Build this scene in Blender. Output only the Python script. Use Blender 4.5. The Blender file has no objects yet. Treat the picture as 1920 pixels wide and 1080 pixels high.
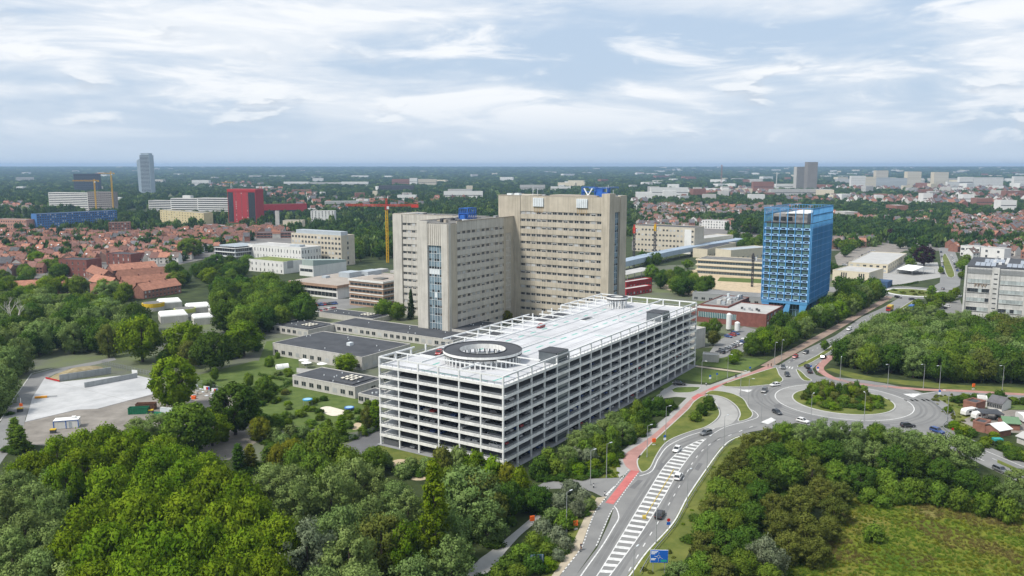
import bpy, math, random
import numpy as np
from mathutils import Vector, Matrix
from mathutils.geometry import tessellate_polygon
R = math.radians
RNG = random.Random(7)
sc = bpy.context.scene
col = sc.collection

# ------------------------------------------------------------------ camera
CAM_H, FPX, HORIZON = 84.0, 1560.0, 311.5          # metres, focal length and horizon row on the 1920 x 1080 frame
PITCH = math.atan((540 - HORIZON) / FPX)
cam_d = bpy.data.cameras.new('camera')
cam = bpy.data.objects.new('camera', cam_d); col.objects.link(cam)
cam.location = (0, 0, CAM_H)
cam.rotation_euler = (R(90) - PITCH, 0, 0)
cam_d.sensor_width = 36; cam_d.lens = 36 * FPX / 1920
cam_d.clip_start = 1; cam_d.clip_end = 120000
sc.camera = cam

# ------------------------------------------------------------------ sun, sky, exposure
SUN_AZ, SUN_EL = -124.0, 51.0                      # degrees clockwise from the view direction (+Y)
sd = bpy.data.lights.new('sun', 'SUN'); sun = bpy.data.objects.new('sun', sd); col.objects.link(sun)
sd.energy = 3.4; sd.angle = R(10); sd.color = (1, .95, .87)
_s = Vector((math.sin(R(SUN_AZ)) * math.cos(R(SUN_EL)), math.cos(R(SUN_AZ)) * math.cos(R(SUN_EL)), math.sin(R(SUN_EL))))
sun.rotation_euler = _s.to_track_quat('Z', 'Y').to_euler()

w = bpy.data.worlds.new('World'); sc.world = w; w.use_nodes = True
nt = w.node_tree; nt.nodes.clear()
def wn(t, **k):
    n = nt.nodes.new(t)
    for a, v in k.items(): setattr(n, a, v)
    return n
def wl(a, b): nt.links.new(a, b)
def wmath(op, a, b=None, c=None, clamp=False):
    n = wn('ShaderNodeMath', operation=op, use_clamp=clamp)
    for i, v in enumerate((a, b, c)):
        if v is None: continue
        if isinstance(v, (int, float)): n.inputs[i].default_value = v
        else: wl(v, n.inputs[i])
    return n.outputs[0]
def wmix(f, a, b):
    n = wn('ShaderNodeMix', data_type='RGBA')
    wl(f, n.inputs[0]) if not isinstance(f, float) else setattr(n.inputs[0], 'default_value', f)
    for i, v in ((6, a), (7, b)):
        if isinstance(v, tuple): n.inputs[i].default_value = (*v, 1)
        else: wl(v, n.inputs[i])
    return n.outputs[2]
def wramp(v, a, b):
    n = wn('ShaderNodeMapRange', interpolation_type='SMOOTHSTEP'); wl(v, n.inputs[0])
    n.inputs[1].default_value = a; n.inputs[2].default_value = b
    return n.outputs[0]
skyt = wn('ShaderNodeTexSky'); skyt.sky_type = 'NISHITA'; skyt.sun_disc = False
skyt.sun_elevation = R(SUN_EL); skyt.sun_rotation = R(SUN_AZ); skyt.altitude = 80
skyt.air_density = 1.2; skyt.dust_density = 2.0
geo = wn('ShaderNodeTexCoord')
sep = wn('ShaderNodeSeparateXYZ'); wl(geo.outputs['Generated'], sep.inputs[0])
zz = wmath('MAXIMUM', sep.outputs[2], 0.0)
def cloud(stretch, scale, detail, rough, dist, off, dz=0.0):
    """layered cloud noise in the direction of view, flattened towards the horizon"""
    c = wn('ShaderNodeCombineXYZ'); wl(sep.outputs[0], c.inputs[0]); wl(sep.outputs[1], c.inputs[1]); wl(wmath('MULTIPLY', wmath('ADD', zz, dz), stretch), c.inputs[2])
    m = wn('ShaderNodeMapping'); wl(c.outputs[0], m.inputs[0]); m.inputs['Location'].default_value = off
    n = wn('ShaderNodeTexNoise'); wl(m.outputs[0], n.inputs['Vector'])
    n.inputs['Scale'].default_value = scale; n.inputs['Detail'].default_value = detail
    n.inputs['Roughness'].default_value = rough; n.inputs['Distortion'].default_value = dist
    return n.outputs[0]
base = wn('ShaderNodeVectorMath', operation='SCALE'); wl(skyt.outputs[0], base.inputs[0]); base.inputs[3].default_value = .085
c_big = cloud(4.2, 2.6, 6, .55, .35, (3.1, 7.7, 1.0))
c_mid = cloud(6.0, 5.2, 8, .58, .5, (1.3, 2.2, 4.0))
c_fine = cloud(3.4, 10, 5, .5, .25, (5.4, 5.2, .3)); c_fine2 = cloud(3.4, 10, 5, .5, .25, (5.4, 5.2, .3), .008)
skyc = wmix(.86, base.outputs[0], (.435, .545, .695))
rise = wramp(zz, .012, .085)                                          # the deck thins out towards the horizon
veil = wramp(wmath('ADD', wmath('MULTIPLY', c_big, .55), wmath('MULTIPLY', c_mid, .45)), .39, .575)
skyc = wmix(wmath('MULTIPLY', veil, wmath('MULTIPLY_ADD', rise, .72, .16)), skyc, (.70, .735, .78))
band = wmath('MULTIPLY', wramp(c_mid, .49, .63), rise)
skyc = wmix(wmath('MULTIPLY', band, .75), skyc, (.80, .815, .835))
puff = wmath('MULTIPLY', wramp(c_fine, .545, .68), wmath('MULTIPLY', wramp(zz, .014, .04), wmath('SUBTRACT', 1.0, wramp(zz, .10, .2))))
lit = wramp(wmath('SUBTRACT', c_fine, c_fine2), -.035, .035)          # tops bright, bases grey
skyc = wmix(wmath('MULTIPLY', puff, .75), skyc, wmix(lit, (.47, .53, .61), (.78, .80, .82)))
low = wmath('POWER', wmath('SUBTRACT', 1.0, zz, clamp=True), 26)      # haze of the air near the horizon
skyc = wmix(wmath('MULTIPLY', low, .55), skyc, (.54, .62, .70))
bg = wn('ShaderNodeBackground'); wl(skyc, bg.inputs[0]); bg.inputs[1].default_value = 1.0
wo = wn('ShaderNodeOutputWorld'); wl(bg.outputs[0], wo.inputs[0])
sc.view_settings.view_transform = 'Standard'; sc.view_settings.look = 'None'
sc.view_settings.exposure = .34; sc.view_settings.gamma = 1
sc.cycles.use_denoising = True
sc.cycles.max_bounces = 6; sc.cycles.diffuse_bounces = 3; sc.cycles.glossy_bounces = 2
sc.cycles.transparent_max_bounces = 6; sc.cycles.volume_bounces = 0
sc.cycles.sample_clamp_indirect = 4

# ------------------------------------------------------------------ survey helpers
_c, _sn = math.cos(PITCH), math.sin(PITCH)
def G(px, py, z=0.0):
    """world point at height z that the photograph shows at pixel (px, py)"""
    cx, cy = (px - 960) / FPX, (py - 540) / FPX
    d = (cx, _c - cy * _sn, -_sn - cy * _c)
    t = (z - CAM_H) / d[2]
    return Vector((d[0] * t, d[1] * t, z))
AZ = R(32.65)                                     # bearing of the campus grid
UA = Vector((math.sin(AZ), math.cos(AZ), 0)); UB = Vector((-math.cos(AZ), math.sin(AZ), 0))
N0 = Vector((-2.42, 220.63, 0)); RZA = math.atan2(UA.y, UA.x)
def AB(a, b, z=0.0): return N0 + UA * a + UB * b + Vector((0, 0, z))
def toab(p): d = Vector((p[0], p[1], 0)) - N0; return d.dot(UA), d.dot(UB)

# ------------------------------------------------------------------ materials
MATS = {}
def mat(name, c, rough=.85, var=.12, scale=.6, c2=None, spec=.3, metal=0.0, detail=4, streak=0.0, obj_var=0.0, bump=0.0, hue_var=0.0, coord='Object'):
    if name in MATS: return MATS[name]
    m = bpy.data.materials.new(name); m.use_nodes = True; MATS[name] = m
    t = m.node_tree; bs = t.nodes['Principled BSDF']
    bs.inputs['Roughness'].default_value = rough; bs.inputs['Metallic'].default_value = metal
    bs.inputs['Specular IOR Level'].default_value = spec
    tc = t.nodes.new('ShaderNodeTexCoord')
    n = t.nodes.new('ShaderNodeTexNoise'); n.inputs['Scale'].default_value = scale; n.inputs['Detail'].default_value = detail
    n.inputs['Roughness'].default_value = .62
    t.links.new(tc.outputs[coord], n.inputs['Vector'])
    mr = t.nodes.new('ShaderNodeMapRange'); t.links.new(n.outputs[0], mr.inputs[0])
    mr.inputs[1].default_value = .3; mr.inputs[2].default_value = .7
    mx = t.nodes.new('ShaderNodeMix'); mx.data_type = 'RGBA'; t.links.new(mr.outputs[0], mx.inputs[0])
    a = tuple(max(0, x * (1 - var)) for x in c); b = c2 if c2 else tuple(min(1, x * (1 + var)) for x in c)
    mx.inputs[6].default_value = (*a, 1); mx.inputs[7].default_value = (*b, 1)
    out = mx.outputs[2]
    if streak:
        mp = t.nodes.new('ShaderNodeMapping'); t.links.new(tc.outputs[coord], mp.inputs[0]); mp.inputs['Scale'].default_value = (1.3, 1.3, .06)
        n2 = t.nodes.new('ShaderNodeTexNoise'); n2.inputs['Scale'].default_value = 1.0; n2.inputs['Detail'].default_value = 5
        t.links.new(mp.outputs[0], n2.inputs['Vector'])
        m2 = t.nodes.new('ShaderNodeMapRange'); t.links.new(n2.outputs[0], m2.inputs[0])
        m2.inputs[1].default_value = .42; m2.inputs[2].default_value = .72; m2.inputs[3].default_value = 1.0; m2.inputs[4].default_value = 1 - streak
        v = t.nodes.new('ShaderNodeVectorMath'); v.operation = 'SCALE'; t.links.new(out, v.inputs[0]); t.links.new(m2.outputs[0], v.inputs[3]); out = v.outputs[0]
    if obj_var or hue_var:
        oi = t.nodes.new('ShaderNodeObjectInfo'); h = t.nodes.new('ShaderNodeHueSaturation'); t.links.new(out, h.inputs['Color'])
        m3 = t.nodes.new('ShaderNodeMapRange'); t.links.new(oi.outputs['Random'], m3.inputs[0]); m3.inputs[3].default_value = 1 - obj_var; m3.inputs[4].default_value = 1 + obj_var
        t.links.new(m3.outputs[0], h.inputs['Value'])
        if hue_var:
            q = t.nodes.new('ShaderNodeMath'); q.operation = 'FRACT'; q2 = t.nodes.new('ShaderNodeMath'); q2.operation = 'MULTIPLY'; q2.inputs[1].default_value = 7.31
            t.links.new(oi.outputs['Random'], q2.inputs[0]); t.links.new(q2.outputs[0], q.inputs[0])
            m4 = t.nodes.new('ShaderNodeMapRange'); t.links.new(q.outputs[0], m4.inputs[0]); m4.inputs[3].default_value = .5 - hue_var; m4.inputs[4].default_value = .5 + hue_var
            t.links.new(m4.outputs[0], h.inputs['Hue'])
        out = h.outputs[0]
    t.links.new(out, bs.inputs['Base Color'])
    if bump:
        bp = t.nodes.new('ShaderNodeBump'); bp.inputs['Strength'].default_value = bump; bp.inputs['Distance'].default_value = .3
        t.links.new(n.outputs[0], bp.inputs['Height']); t.links.new(bp.outputs[0], bs.inputs['Normal'])
    return m

# ------------------------------------------------------------------ mesh helpers
class MB:
    """collects shapes for one mesh"""
    def __init__(s): s.v = []; s.f = []; s.mi = []
    def add(s, vs, fs, mi=0):
        o = len(s.v); s.v += [tuple(q) for q in vs]; s.f += [tuple(i + o for i in q) for q in fs]; s.mi += [mi] * len(fs); return s
    def box(s, x0, x1, y0, y1, z0, z1, mi=0, M=None):
        vs = [(x, y, z) for z in (z0, z1) for y in (y0, y1) for x in (x0, x1)]
        if M is not None: vs = [tuple(M @ Vector(q)) for q in vs]
        return s.add(vs, [(0, 2, 3, 1), (4, 5, 7, 6), (0, 1, 5, 4), (2, 6, 7, 3), (0, 4, 6, 2), (1, 3, 7, 5)], mi)
    def bar(s, p, q, wd, ht=None, mi=0):
        p, q = Vector(p), Vector(q); d = (q - p); L = d.length
        if L < 1e-6: return s
        d /= L; up = Vector((0, 0, 1)) if abs(d.z) < .99 else Vector((1, 0, 0))
        x = d.cross(up).normalized(); y = x.cross(d)
        hx, hy = wd / 2, (ht or wd) / 2
        vs = [c + x * sx * hx + y * sy * hy for c in (p, q) for sy in (-1, 1) for sx in (-1, 1)]
        return s.add(vs, [(0, 1, 3, 2), (4, 6, 7, 5), (0, 4, 5, 1), (2, 3, 7, 6), (0, 2, 6, 4), (1, 5, 7, 3)], mi)
    def cyl(s, c, r0, z0, z1, r1=None, n=12, mi=0, cap=True):
        r1 = r0 if r1 is None else r1
        vs = [(c[0] + r * math.cos(6.28318 * i / n), c[1] + r * math.sin(6.28318 * i / n), z) for r, z in ((r0, z0), (r1, z1)) for i in range(n)]
        fs = [(i, (i + 1) % n, n + (i + 1) % n, n + i) for i in range(n)]
        if cap: fs += [tuple(range(n, 2 * n)), tuple(range(n - 1, -1, -1))]
        return s.add(vs, fs, mi)
    def prism(s, pts, z0, z1, mi=0, mtop=None):
        n = len(pts); vs = [(p[0], p[1], z) for z in (z0, z1) for p in pts]
        ar = sum(pts[i][0] * pts[(i + 1) % n][1] - pts[(i + 1) % n][0] * pts[i][1] for i in range(n))
        o = range(n) if ar > 0 else range(n - 1, -1, -1); o = list(o)
        fs = [(o[i], o[(i + 1) % n], n + o[(i + 1) % n], n + o[i]) for i in range(n)]
        s.add(vs, fs, mi)
        tris = tessellate_polygon([[Vector((p[0], p[1], 0)) for p in pts]])
        top = [t if _ccw(pts, t) else (t[0], t[2], t[1]) for t in tris]
        s.add([(p[0], p[1], z1) for p in pts], top, mi if mtop is None else mtop)
        s.add([(p[0], p[1], z0) for p in pts], [(t[0], t[2], t[1]) for t in top], mi)
        return s
    def gable(s, x0, x1, y0, y1, z0, zr, ov=.0, mi=0):
        """roof with its ridge along x"""
        ym = (y0 + y1) / 2
        vs = [(x0, y0 - ov, z0), (x1, y0 - ov, z0), (x1, ym, zr), (x0, ym, zr), (x0, y1 + ov, z0), (x1, y1 + ov, z0)]
        return s.add(vs, [(0, 1, 2, 3), (3, 2, 5, 4), (0, 3, 4), (1, 5, 2), (0, 4, 5, 1)], mi)
    def mesh(s, name, mats):
        me = bpy.data.meshes.new(name); me.from_pydata(s.v, [], s.f)
        for m in (mats if isinstance(mats, (list, tuple)) else [mats]): me.materials.append(m)
        if any(s.mi): me.polygons.foreach_set('material_index', s.mi)
        me.update(); return me
    def build(s, name, mats, parent=None, loc=None, rz=None): return link(name, s.mesh(name, mats), parent, loc, rz)
def _ccw(p, t):
    a, b, c = p[t[0]], p[t[1]], p[t[2]]
    return (b[0] - a[0]) * (c[1] - a[1]) - (b[1] - a[1]) * (c[0] - a[0]) > 0
def link(name, data, parent=None, loc=None, rz=None, scale=None):
    o = bpy.data.objects.new(name, data); col.objects.link(o)
    if parent is not None: o.parent = parent
    if loc is not None: o.location = loc
    if rz is not None: o.rotation_euler = (0, 0, rz)
    if scale is not None: o.scale = scale if isinstance(scale, (tuple, list)) else (scale,) * 3
    return o
def tag(o, label, cat, group=None, kind=None):
    o['label'] = label; o['category'] = cat
    if group: o['group'] = group
    if kind: o['kind'] = kind
    return o
def thing(name, label, cat, loc=(0, 0, 0), rz=0.0, group=None): return tag(link(name, None, None, loc, rz), label, cat, group)
def box(name, x0, x1, y0, y1, z0, z1, m, parent=None): return MB().box(x0, x1, y0, y1, z0, z1).build(name, m, parent)
def copy_tree(o, parent=None):
    c = o.copy(); col.objects.link(c); c.parent = parent
    for ch in o.children: copy_tree(ch, c)
    return c
def smooth(pts, n=6, closed=False):
    """Catmull-Rom through the points"""
    P = [Vector((p[0], p[1], 0)) for p in pts]; out = []; m = len(P)
    for i in range(m if closed else m - 1):
        g = (lambda k: P[k % m]) if closed else (lambda k: P[min(max(k, 0), m - 1)])
        a, b, c, d = g(i - 1), g(i), g(i + 1), g(i + 2)
        for k in range(n):
            t = k / n
            out.append(.5 * (2 * b + (c - a) * t + (2 * a - 5 * b + 4 * c - d) * t * t + (3 * b - a - 3 * c + d) * t ** 3))
    if not closed: out.append(P[-1])
    return out
def sheet(name, pts, z, m, kind='structure', h=0.0, label=None):
    """flat (or raised by h) piece of the ground; pts are world points"""
    if h: o = MB().prism(pts, z - .3, z + h).build(name, m)
    else:
        tr = tessellate_polygon([[Vector((p[0], p[1], 0)) for p in pts]])
        o = MB().add([(p[0], p[1], z) for p in pts], [t if _ccw(pts, t) else (t[0], t[2], t[1]) for t in tr]).build(name, m)
    if kind: o['kind'] = kind
    if label: o['label'] = label
    return o
def px(*pts, z=0.0): return [G(x, y, z) for x, y in pts]
def ribbon(name, pts, wd, z, m, kind='structure', h=0.0, parent=None, side=0.0):
    P = [Vector((p[0], p[1], 0)) for p in pts]; L = []; Rr = []
    for i, p in enumerate(P):
        d = (P[min(i + 1, len(P) - 1)] - P[max(i - 1, 0)]).normalized(); nrm = Vector((-d.y, d.x, 0))
        L.append(p + nrm * (side + wd / 2)); Rr.append(p + nrm * (side - wd / 2))
    n = len(P); mb = MB()
    vs = [(q.x, q.y, z + h) for q in L + Rr]
    mb.add(vs, [(n + i, n + i + 1, i + 1, i) for i in range(n - 1)])
    if h:
        mb.add([(q.x, q.y, zz_) for zz_ in (z, z + h) for q in L], [(i + 1, i, n + i, n + i + 1) for i in range(n - 1)])
        mb.add([(q.x, q.y, zz_) for zz_ in (z, z + h) for q in Rr], [(i, i + 1, n + i + 1, n + i) for i in range(n - 1)])
    o = mb.build(name, m, parent)
    if kind and parent is None: o['kind'] = kind
    return o
# ------------------------------------------------------------------ ground, roads, paths
M_under = mat('undergrowth', (.030, .050, .014), 1, .5, .12, c2=(.055, .075, .02), detail=6)
M_lawn = mat('lawn_grass', (.075, .125, .022), 1, .25, .25, c2=(.11, .15, .035), detail=7, bump=.2)
M_verge = mat('verge_grass', (.085, .13, .018), 1, .3, .16, c2=(.17, .18, .04), detail=8, bump=.3)
M_field = mat('farm_field', (.10, .13, .045), 1, .4, .004, c2=(.17, .17, .08))
M_asph = mat('worn_asphalt', (.20, .20, .197), .9, .14, .09, c2=(.245, .243, .235), detail=9)
M_asph_d = mat('dark_asphalt', (.125, .125, .13), .9, .15, .2)
M_conc = mat('pale_concrete_paving', (.33, .325, .31), .9, .15, .12, detail=8)
M_pad = mat('new_concrete', (.42, .425, .43), .85, .2, .10, c2=(.53, .53, .53), detail=8)
M_gravel = mat('gravel_yard', (.21, .19, .165), 1, .25, .15, c2=(.29, .265, .235), detail=9)
M_sand = mat('sand', (.46, .37, .25), 1, .2, .3, detail=8)
M_pink = mat('faded_red_asphalt', (.37, .205, .18), .95, .2, .2, detail=8)
M_red = mat('red_cycle_coating', (.46, .14, .13), .9, .2, .5, detail=8)
M_path = mat('beige_path', (.40, .345, .26), 1, .15, .3)
M_kerb = mat('kerb_concrete', (.44, .44, .42), .9, .1, .5)
M_white = mat('road_paint', (.50, .50, .49), .8, .12, .9, c2=(.76, .76, .74), detail=8)
M_yel = mat('yellow_paint', (.50, .37, .07), .8, .1, 1)
M_steel = mat('galvanised_steel', (.36, .37, .38), .55, .1, 2, metal=.4)

def meadow_mat():
    m = bpy.data.materials.new('rough_meadow'); m.use_nodes = True; t = m.node_tree; b = t.nodes['Principled BSDF']
    tc = t.nodes.new('ShaderNodeTexCoord'); b.inputs['Roughness'].default_value = 1; b.inputs['Specular IOR Level'].default_value = .1
    def noise(s, d):
        n = t.nodes.new('ShaderNodeTexNoise'); n.inputs['Scale'].default_value = s; n.inputs['Detail'].default_value = d; t.links.new(tc.outputs['Object'], n.inputs['Vector']); return n.outputs[0]
    def ramp(v, pts):
        r = t.nodes.new('ShaderNodeValToRGB'); t.links.new(v, r.inputs[0]); e = r.color_ramp.elements
        while len(e) < len(pts): e.new(.5)
        for q, (p, c) in zip(e, pts): q.position = p; q.color = (*c, 1)
        return r.outputs[0]
    a = ramp(noise(.05, 8), [(.32, (.070, .120, .012)), (.45, (.120, .155, .016)), (.57, (.155, .150, .028)), (.69, (.21, .185, .075))])
    c = ramp(noise(.9, 6), [(.3, (.6, .6, .6)), (.7, (1.3, 1.3, 1.3))])
    x = t.nodes.new('ShaderNodeMix'); x.data_type = 'RGBA'; x.blend_type = 'MULTIPLY'; x.inputs[0].default_value = 1
    t.links.new(a, x.inputs[6]); t.links.new(c, x.inputs[7]); t.links.new(x.outputs[2], b.inputs['Base Color'])
    bp = t.nodes.new('ShaderNodeBump'); bp.inputs['Strength'].default_value = .6; bp.inputs['Distance'].default_value = .5
    t.links.new(noise(.9, 8), bp.inputs['Height']); t.links.new(bp.outputs[0], b.inputs['Normal'])
    return m
M_meadow = meadow_mat()

g = MB()
def relief(r): t = min(1, max(0, (r - 4500) / 11500)); return 62 * t * t * (3 - 2 * t)     # the land rises gently far off
ring = [0, 120, 400, 1500, 4500, 6000, 7500, 9000, 10500, 12000, 13500, 15000, 16000, 17000]
vs = [(0, 0, 0)]; fs = []
for r in ring[1:]: vs += [(r * math.cos(i * math.pi / 24), r * math.sin(i * math.pi / 24), relief(r)) for i in range(48)]
for i in range(48): fs.append((0, 1 + i, 1 + (i + 1) % 48))
for k in range(len(ring) - 2):
    for i in range(48):
        a, b = 1 + k * 48, 1 + (k + 1) * 48; j = (i + 1) % 48
        fs.append((a + i, b + i, b + j, a + j))
o = g.add(vs, fs).build('ground', M_under); o['kind'] = 'structure'
for i, (x0, y0, x1, y1) in enumerate([(0, 352, 330, 347), (640, 346, 950, 350), (1180, 372, 1480, 365), (100, 372, 430, 366), (560, 372, 900, 366)]):
    p = px((x0, y0), (x1, y1), (x1 + 30, y1 - 6), (x0 - 30, y0 - 5)); sheet('field', p, .02, M_field)
town_ground = mat('town_paving', (.17, .16, .15), .95, .3, .05)
sheet('town_ground', px((-60, 560), (180, 530), (420, 478), (700, 460), (700, 424), (-60, 424)), .03, town_ground)
sheet('town_ground', px((1185, 470), (1560, 470), (1780, 470), (1990, 520), (1990, 372), (1185, 392)), .03, town_ground)
sheet('campus_ground', [AB(-30, 46), AB(-30, 250), AB(330, 330), AB(560, 60), AB(440, -60), AB(300, -20), AB(200, -8), AB(150, 44)], .02, mat('campus_paving', (.15, .15, .14), .95, .3, .04, c2=(.13, .16, .06)))

MEADOW_P = px((1440, 1120), (1500, 1030), (1560, 950), (1640, 918), (1740, 930), (1960, 950), (2500, 1010), (2700, 1300), (1500, 1300))
sheet('meadow', MEADOW_P, .03, M_meadow)
sheet('lawn', px((360, 706), (480, 676), (560, 690), (620, 720), (712, 770), (712, 800), (655, 812), (560, 800), (470, 775), (380, 735)), .04, M_lawn)
sheet('lawn', px((500, 640), (560, 640), (560, 690), (480, 690)), .05, M_lawn)
sheet('grass_bank', px((690, 848), (716, 834), (800, 852), (880, 868), (970, 890), (960, 920), (860, 905), (760, 880)), .04, M_verge)
sheet('bare_earth', smooth(px((735, 866), (760, 862), (792, 878), (800, 898), (772, 900), (748, 886)), 4, True), .07, M_sand)
sheet('verge', px((1020, 1140), (1035, 1080), (1066, 1035), (1082, 1002), (1096, 971), (1119, 934), (1110, 928), (1085, 960), (1060, 1010), (1030, 1050), (985, 1140)), .04, M_verge)
sheet('verge', px((1160, 895), (1100, 897), (1020, 903), (1010, 880), (1070, 862), (1130, 850), (1172, 850), (1161, 868), (1166, 884)), .04, M_verge)
sheet('verge', px((1130, 1140), (1177, 1079), (1210, 1035), (1260, 982), (1287, 932), (1322, 880), (1350, 840), (1372, 822), (1400, 813), (1470, 812), (1480, 860), (1380, 880), (1330, 950), (1290, 1040), (1230, 1140)), .04, M_verge)
sheet('verge', px((1527, 697), (1548, 693), (1600, 710), (1700, 722), (1800, 732), (1920, 740), (1990, 744), (1990, 730), (1920, 727), (1800, 722), (1640, 708), (1560, 690)), .035, M_verge)
sheet('verge', px((1745, 748), (1760, 741), (1800, 742), (1850, 760), (1850, 800), (1800, 825), (1780, 808), (1776, 790), (1765, 770)), .04, M_verge)
sheet('hedge_strip_ground', px((1470, 800), (1700, 800), (1850, 850), (1920, 910), (1990, 960), (1990, 980), (1600, 930), (1400, 850)), .024, M_under)

# carriageways
sheet('junction_paving', px((1148, 962), (1176, 880), (1160, 850), (1300, 742), (1340, 722), (1450, 684), (1500, 690), (1480, 760), (1420, 800), (1300, 835), (1225, 905)), .037, M_asph)
SW = px((1035, 1140), (1080, 1079), (1120, 1027), (1142, 980), (1151, 955), (1172, 925), (1197, 895), (1220, 884), (1232, 860), (1247, 837), (1272, 823), (1300, 812), (1330, 803), (1372, 793),
        (1400, 786), (1412, 775), (1404, 764), (1440, 740), (1500, 790), (1470, 800), (1407, 810), (1372, 822), (1350, 840), (1322, 880), (1287, 932), (1260, 982), (1210, 1035), (1177, 1079), (1130, 1140))
MAIN_ROAD = sheet('road', SW, .05, M_asph)
RB_C = (G(1580, 727) + G(1580, 781)) / 2; RB_I, RB_W, RB_O = 17.0, 23.3, 36.0
def circ(c, r, n=64, a0=0, a1=360): return [Vector((c.x + r * math.cos(R(a0 + (a1 - a0) * i / n)), c.y + r * math.sin(R(a0 + (a1 - a0) * i / n)), 0)) for i in range(n + (a1 - a0 != 360))]
sheet('roundabout_road', circ(RB_C, RB_O), .054, M_asph)
sheet('roundabout_apron', circ(RB_C, RB_W - .2), .062, mat('apron_paving', (.255, .252, .243), .9, .15, .15, detail=8))
sheet('road', px((1385, 737), (1440, 723), (1468, 713), (1461, 700), (1456, 688), (1500, 660), (1565, 630), (1615, 595), (1655, 577), (1690, 556), (1720, 560), (1700, 575), (1640, 600), (1587, 628), (1564, 660), (1535, 681), (1523, 692), (1530, 703), (1565, 715), (1620, 724), (1640, 740), (1400, 765)), .046, M_asph)
RB2_C = (G(1712, 539) + G(1712, 559)) / 2
sheet('roundabout_road', circ(RB2_C, 29), .054, M_asph)
sheet('road', px((1735, 545), (1762, 530), (1765, 500), (1761, 470), (1753, 448), (1768, 448), (1791, 472), (1803, 505), (1800, 535), (1770, 552)), .05, M_asph)
sheet('road', px((1530, 535), (1600, 543), (1690, 543), (1690, 552), (1640, 556), (1530, 545)), .048, M_asph)
ROADS_E = px((1725, 738), (1760, 733), (1920, 741), (1990, 746), (2400, 772), (2400, 790), (1990, 758), (1920, 752), (1765, 742), (1742, 752))
sheet('road', ROADS_E, .046, M_asph)
ROADS_S = px((1690, 790), (1775, 803), (1840, 832), (1920, 866), (2020, 905), (2500, 1090), (2500, 1190), (2020, 965), (1920, 908), (1850, 876), (1790, 845), (1670, 800))
sheet('road', ROADS_S, .046, M_asph)
sheet('road', px((1020, 905), (1060, 900), (1100, 898), (1160, 896), (1199, 892), (1151, 954), (1134, 934), (1110, 922), (1085, 915), (1030, 917), (985, 935), (985, 922)), .044, M_asph)
sheet('slip_road', smooth(px((1338, 742), (1362, 750), (1378, 763), (1384, 777), (1379, 788), (1366, 797), (1335, 804), (1318, 805), (1343, 790), (1352, 778), (1350, 767), (1341, 756)), 4, True), .056, M_conc)
sheet('access_road', px((1180, 790), (1235, 738), (1262, 716), (1290, 720), (1332, 722), (1352, 724), (1390, 729), (1440, 722), (1440, 745), (1400, 746), (1335, 732), (1300, 747), (1268, 744), (1245, 747), (1205, 790)), .042, M_conc)
sheet('access_road', px((620, 850), (700, 806), (760, 778), (712, 833), (690, 846), (660, 868)), .05, M_asph_d)
sheet('car_park', px((1325, 668), (1345, 640), (1395, 612), (1425, 620), (1420, 640), (1390, 662), (1350, 672)), .05, M_asph)
sheet('service_yard', px((560, 590), (620, 582), (700, 575), (700, 560), (600, 560)), .05, M_asph)
sheet('school_yard', px((1600, 548), (1765, 520), (1758, 492), (1690, 492), (1600, 530)), .04, M_conc)
sheet('car_park', px((1565, 480), (1590, 462), (1690, 455), (1702, 468), (1640, 492), (1570, 498)), .045, M_gravel)
sheet('car_park', px((1735, 590), (1760, 572), (1800, 562), (1810, 590), (1770, 600)), .05, M_asph)
sheet('building_site', px((1240, 540), (1296, 556), (1440, 570), (1445, 512), (1300, 506), (1245, 518)), .06, M_sand)
sheet('lawn', px((1345, 527), (1440, 532), (1440, 524), (1350, 520)), .09, M_lawn)

# kerbed green islands, raised
def island(name, pts, m=M_verge, n=3, kerb=.35, h=.12):
    P = smooth(px(*pts), n, True)
    sheet(name, P, .05, m, h=h)
    ribbon('kerb', P + [P[0], P[1]], kerb, .05, M_kerb, h=h + .02)
island('traffic_island', [(1197, 860), (1213, 840), (1248, 807), (1290, 768), (1301, 754), (1320, 743), (1338, 753), (1347, 766), (1349, 778), (1340, 790), (1321, 802), (1297, 809), (1265, 821), (1245, 834), (1230, 856), (1219, 878), (1206, 886), (1199, 881), (1195, 870)])
island('traffic_island', [(1323, 740), (1335, 733), (1368, 737), (1393, 748), (1403, 764), (1411, 775), (1407, 784), (1390, 790), (1384, 788), (1388, 777), (1381, 762), (1362, 748), (1342, 742)])
island('traffic_island', [(1354, 723), (1400, 706), (1448, 691), (1456, 691), (1461, 703), (1468, 712), (1459, 719), (1430, 723), (1390, 726)])
island('traffic_island', [(1493, 693), (1502, 697), (1512, 707), (1522, 714), (1508, 714), (1499, 706)], n=3)
island('median_strip', [(1496, 686), (1530, 668), (1558, 650), (1585, 630), (1592, 629), (1565, 653), (1540, 670), (1505, 688)], n=2)
island('median_strip', [(1665, 590), (1690, 577), (1712, 563), (1716, 565), (1695, 579), (1672, 592)], n=2)
island('median_strip', [(1770, 500), (1767, 482), (1773, 476), (1785, 500), (1790, 518), (1777, 519)], n=2)
sheet('roundabout_island', circ(RB_C, RB_I), .06, M_verge, h=.2)
ribbon('kerb', circ(RB_C, RB_I + .2) + circ(RB_C, RB_I + .2)[:2], .5, .06, M_kerb, h=.2)
sheet('roundabout_island', circ(RB2_C, 16), .06, M_verge, h=.2)
ribbon('kerb', circ(RB2_C, 17.5) + circ(RB2_C, 17.5)[:2], 3.2, .06, M_white, h=.06)

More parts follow.
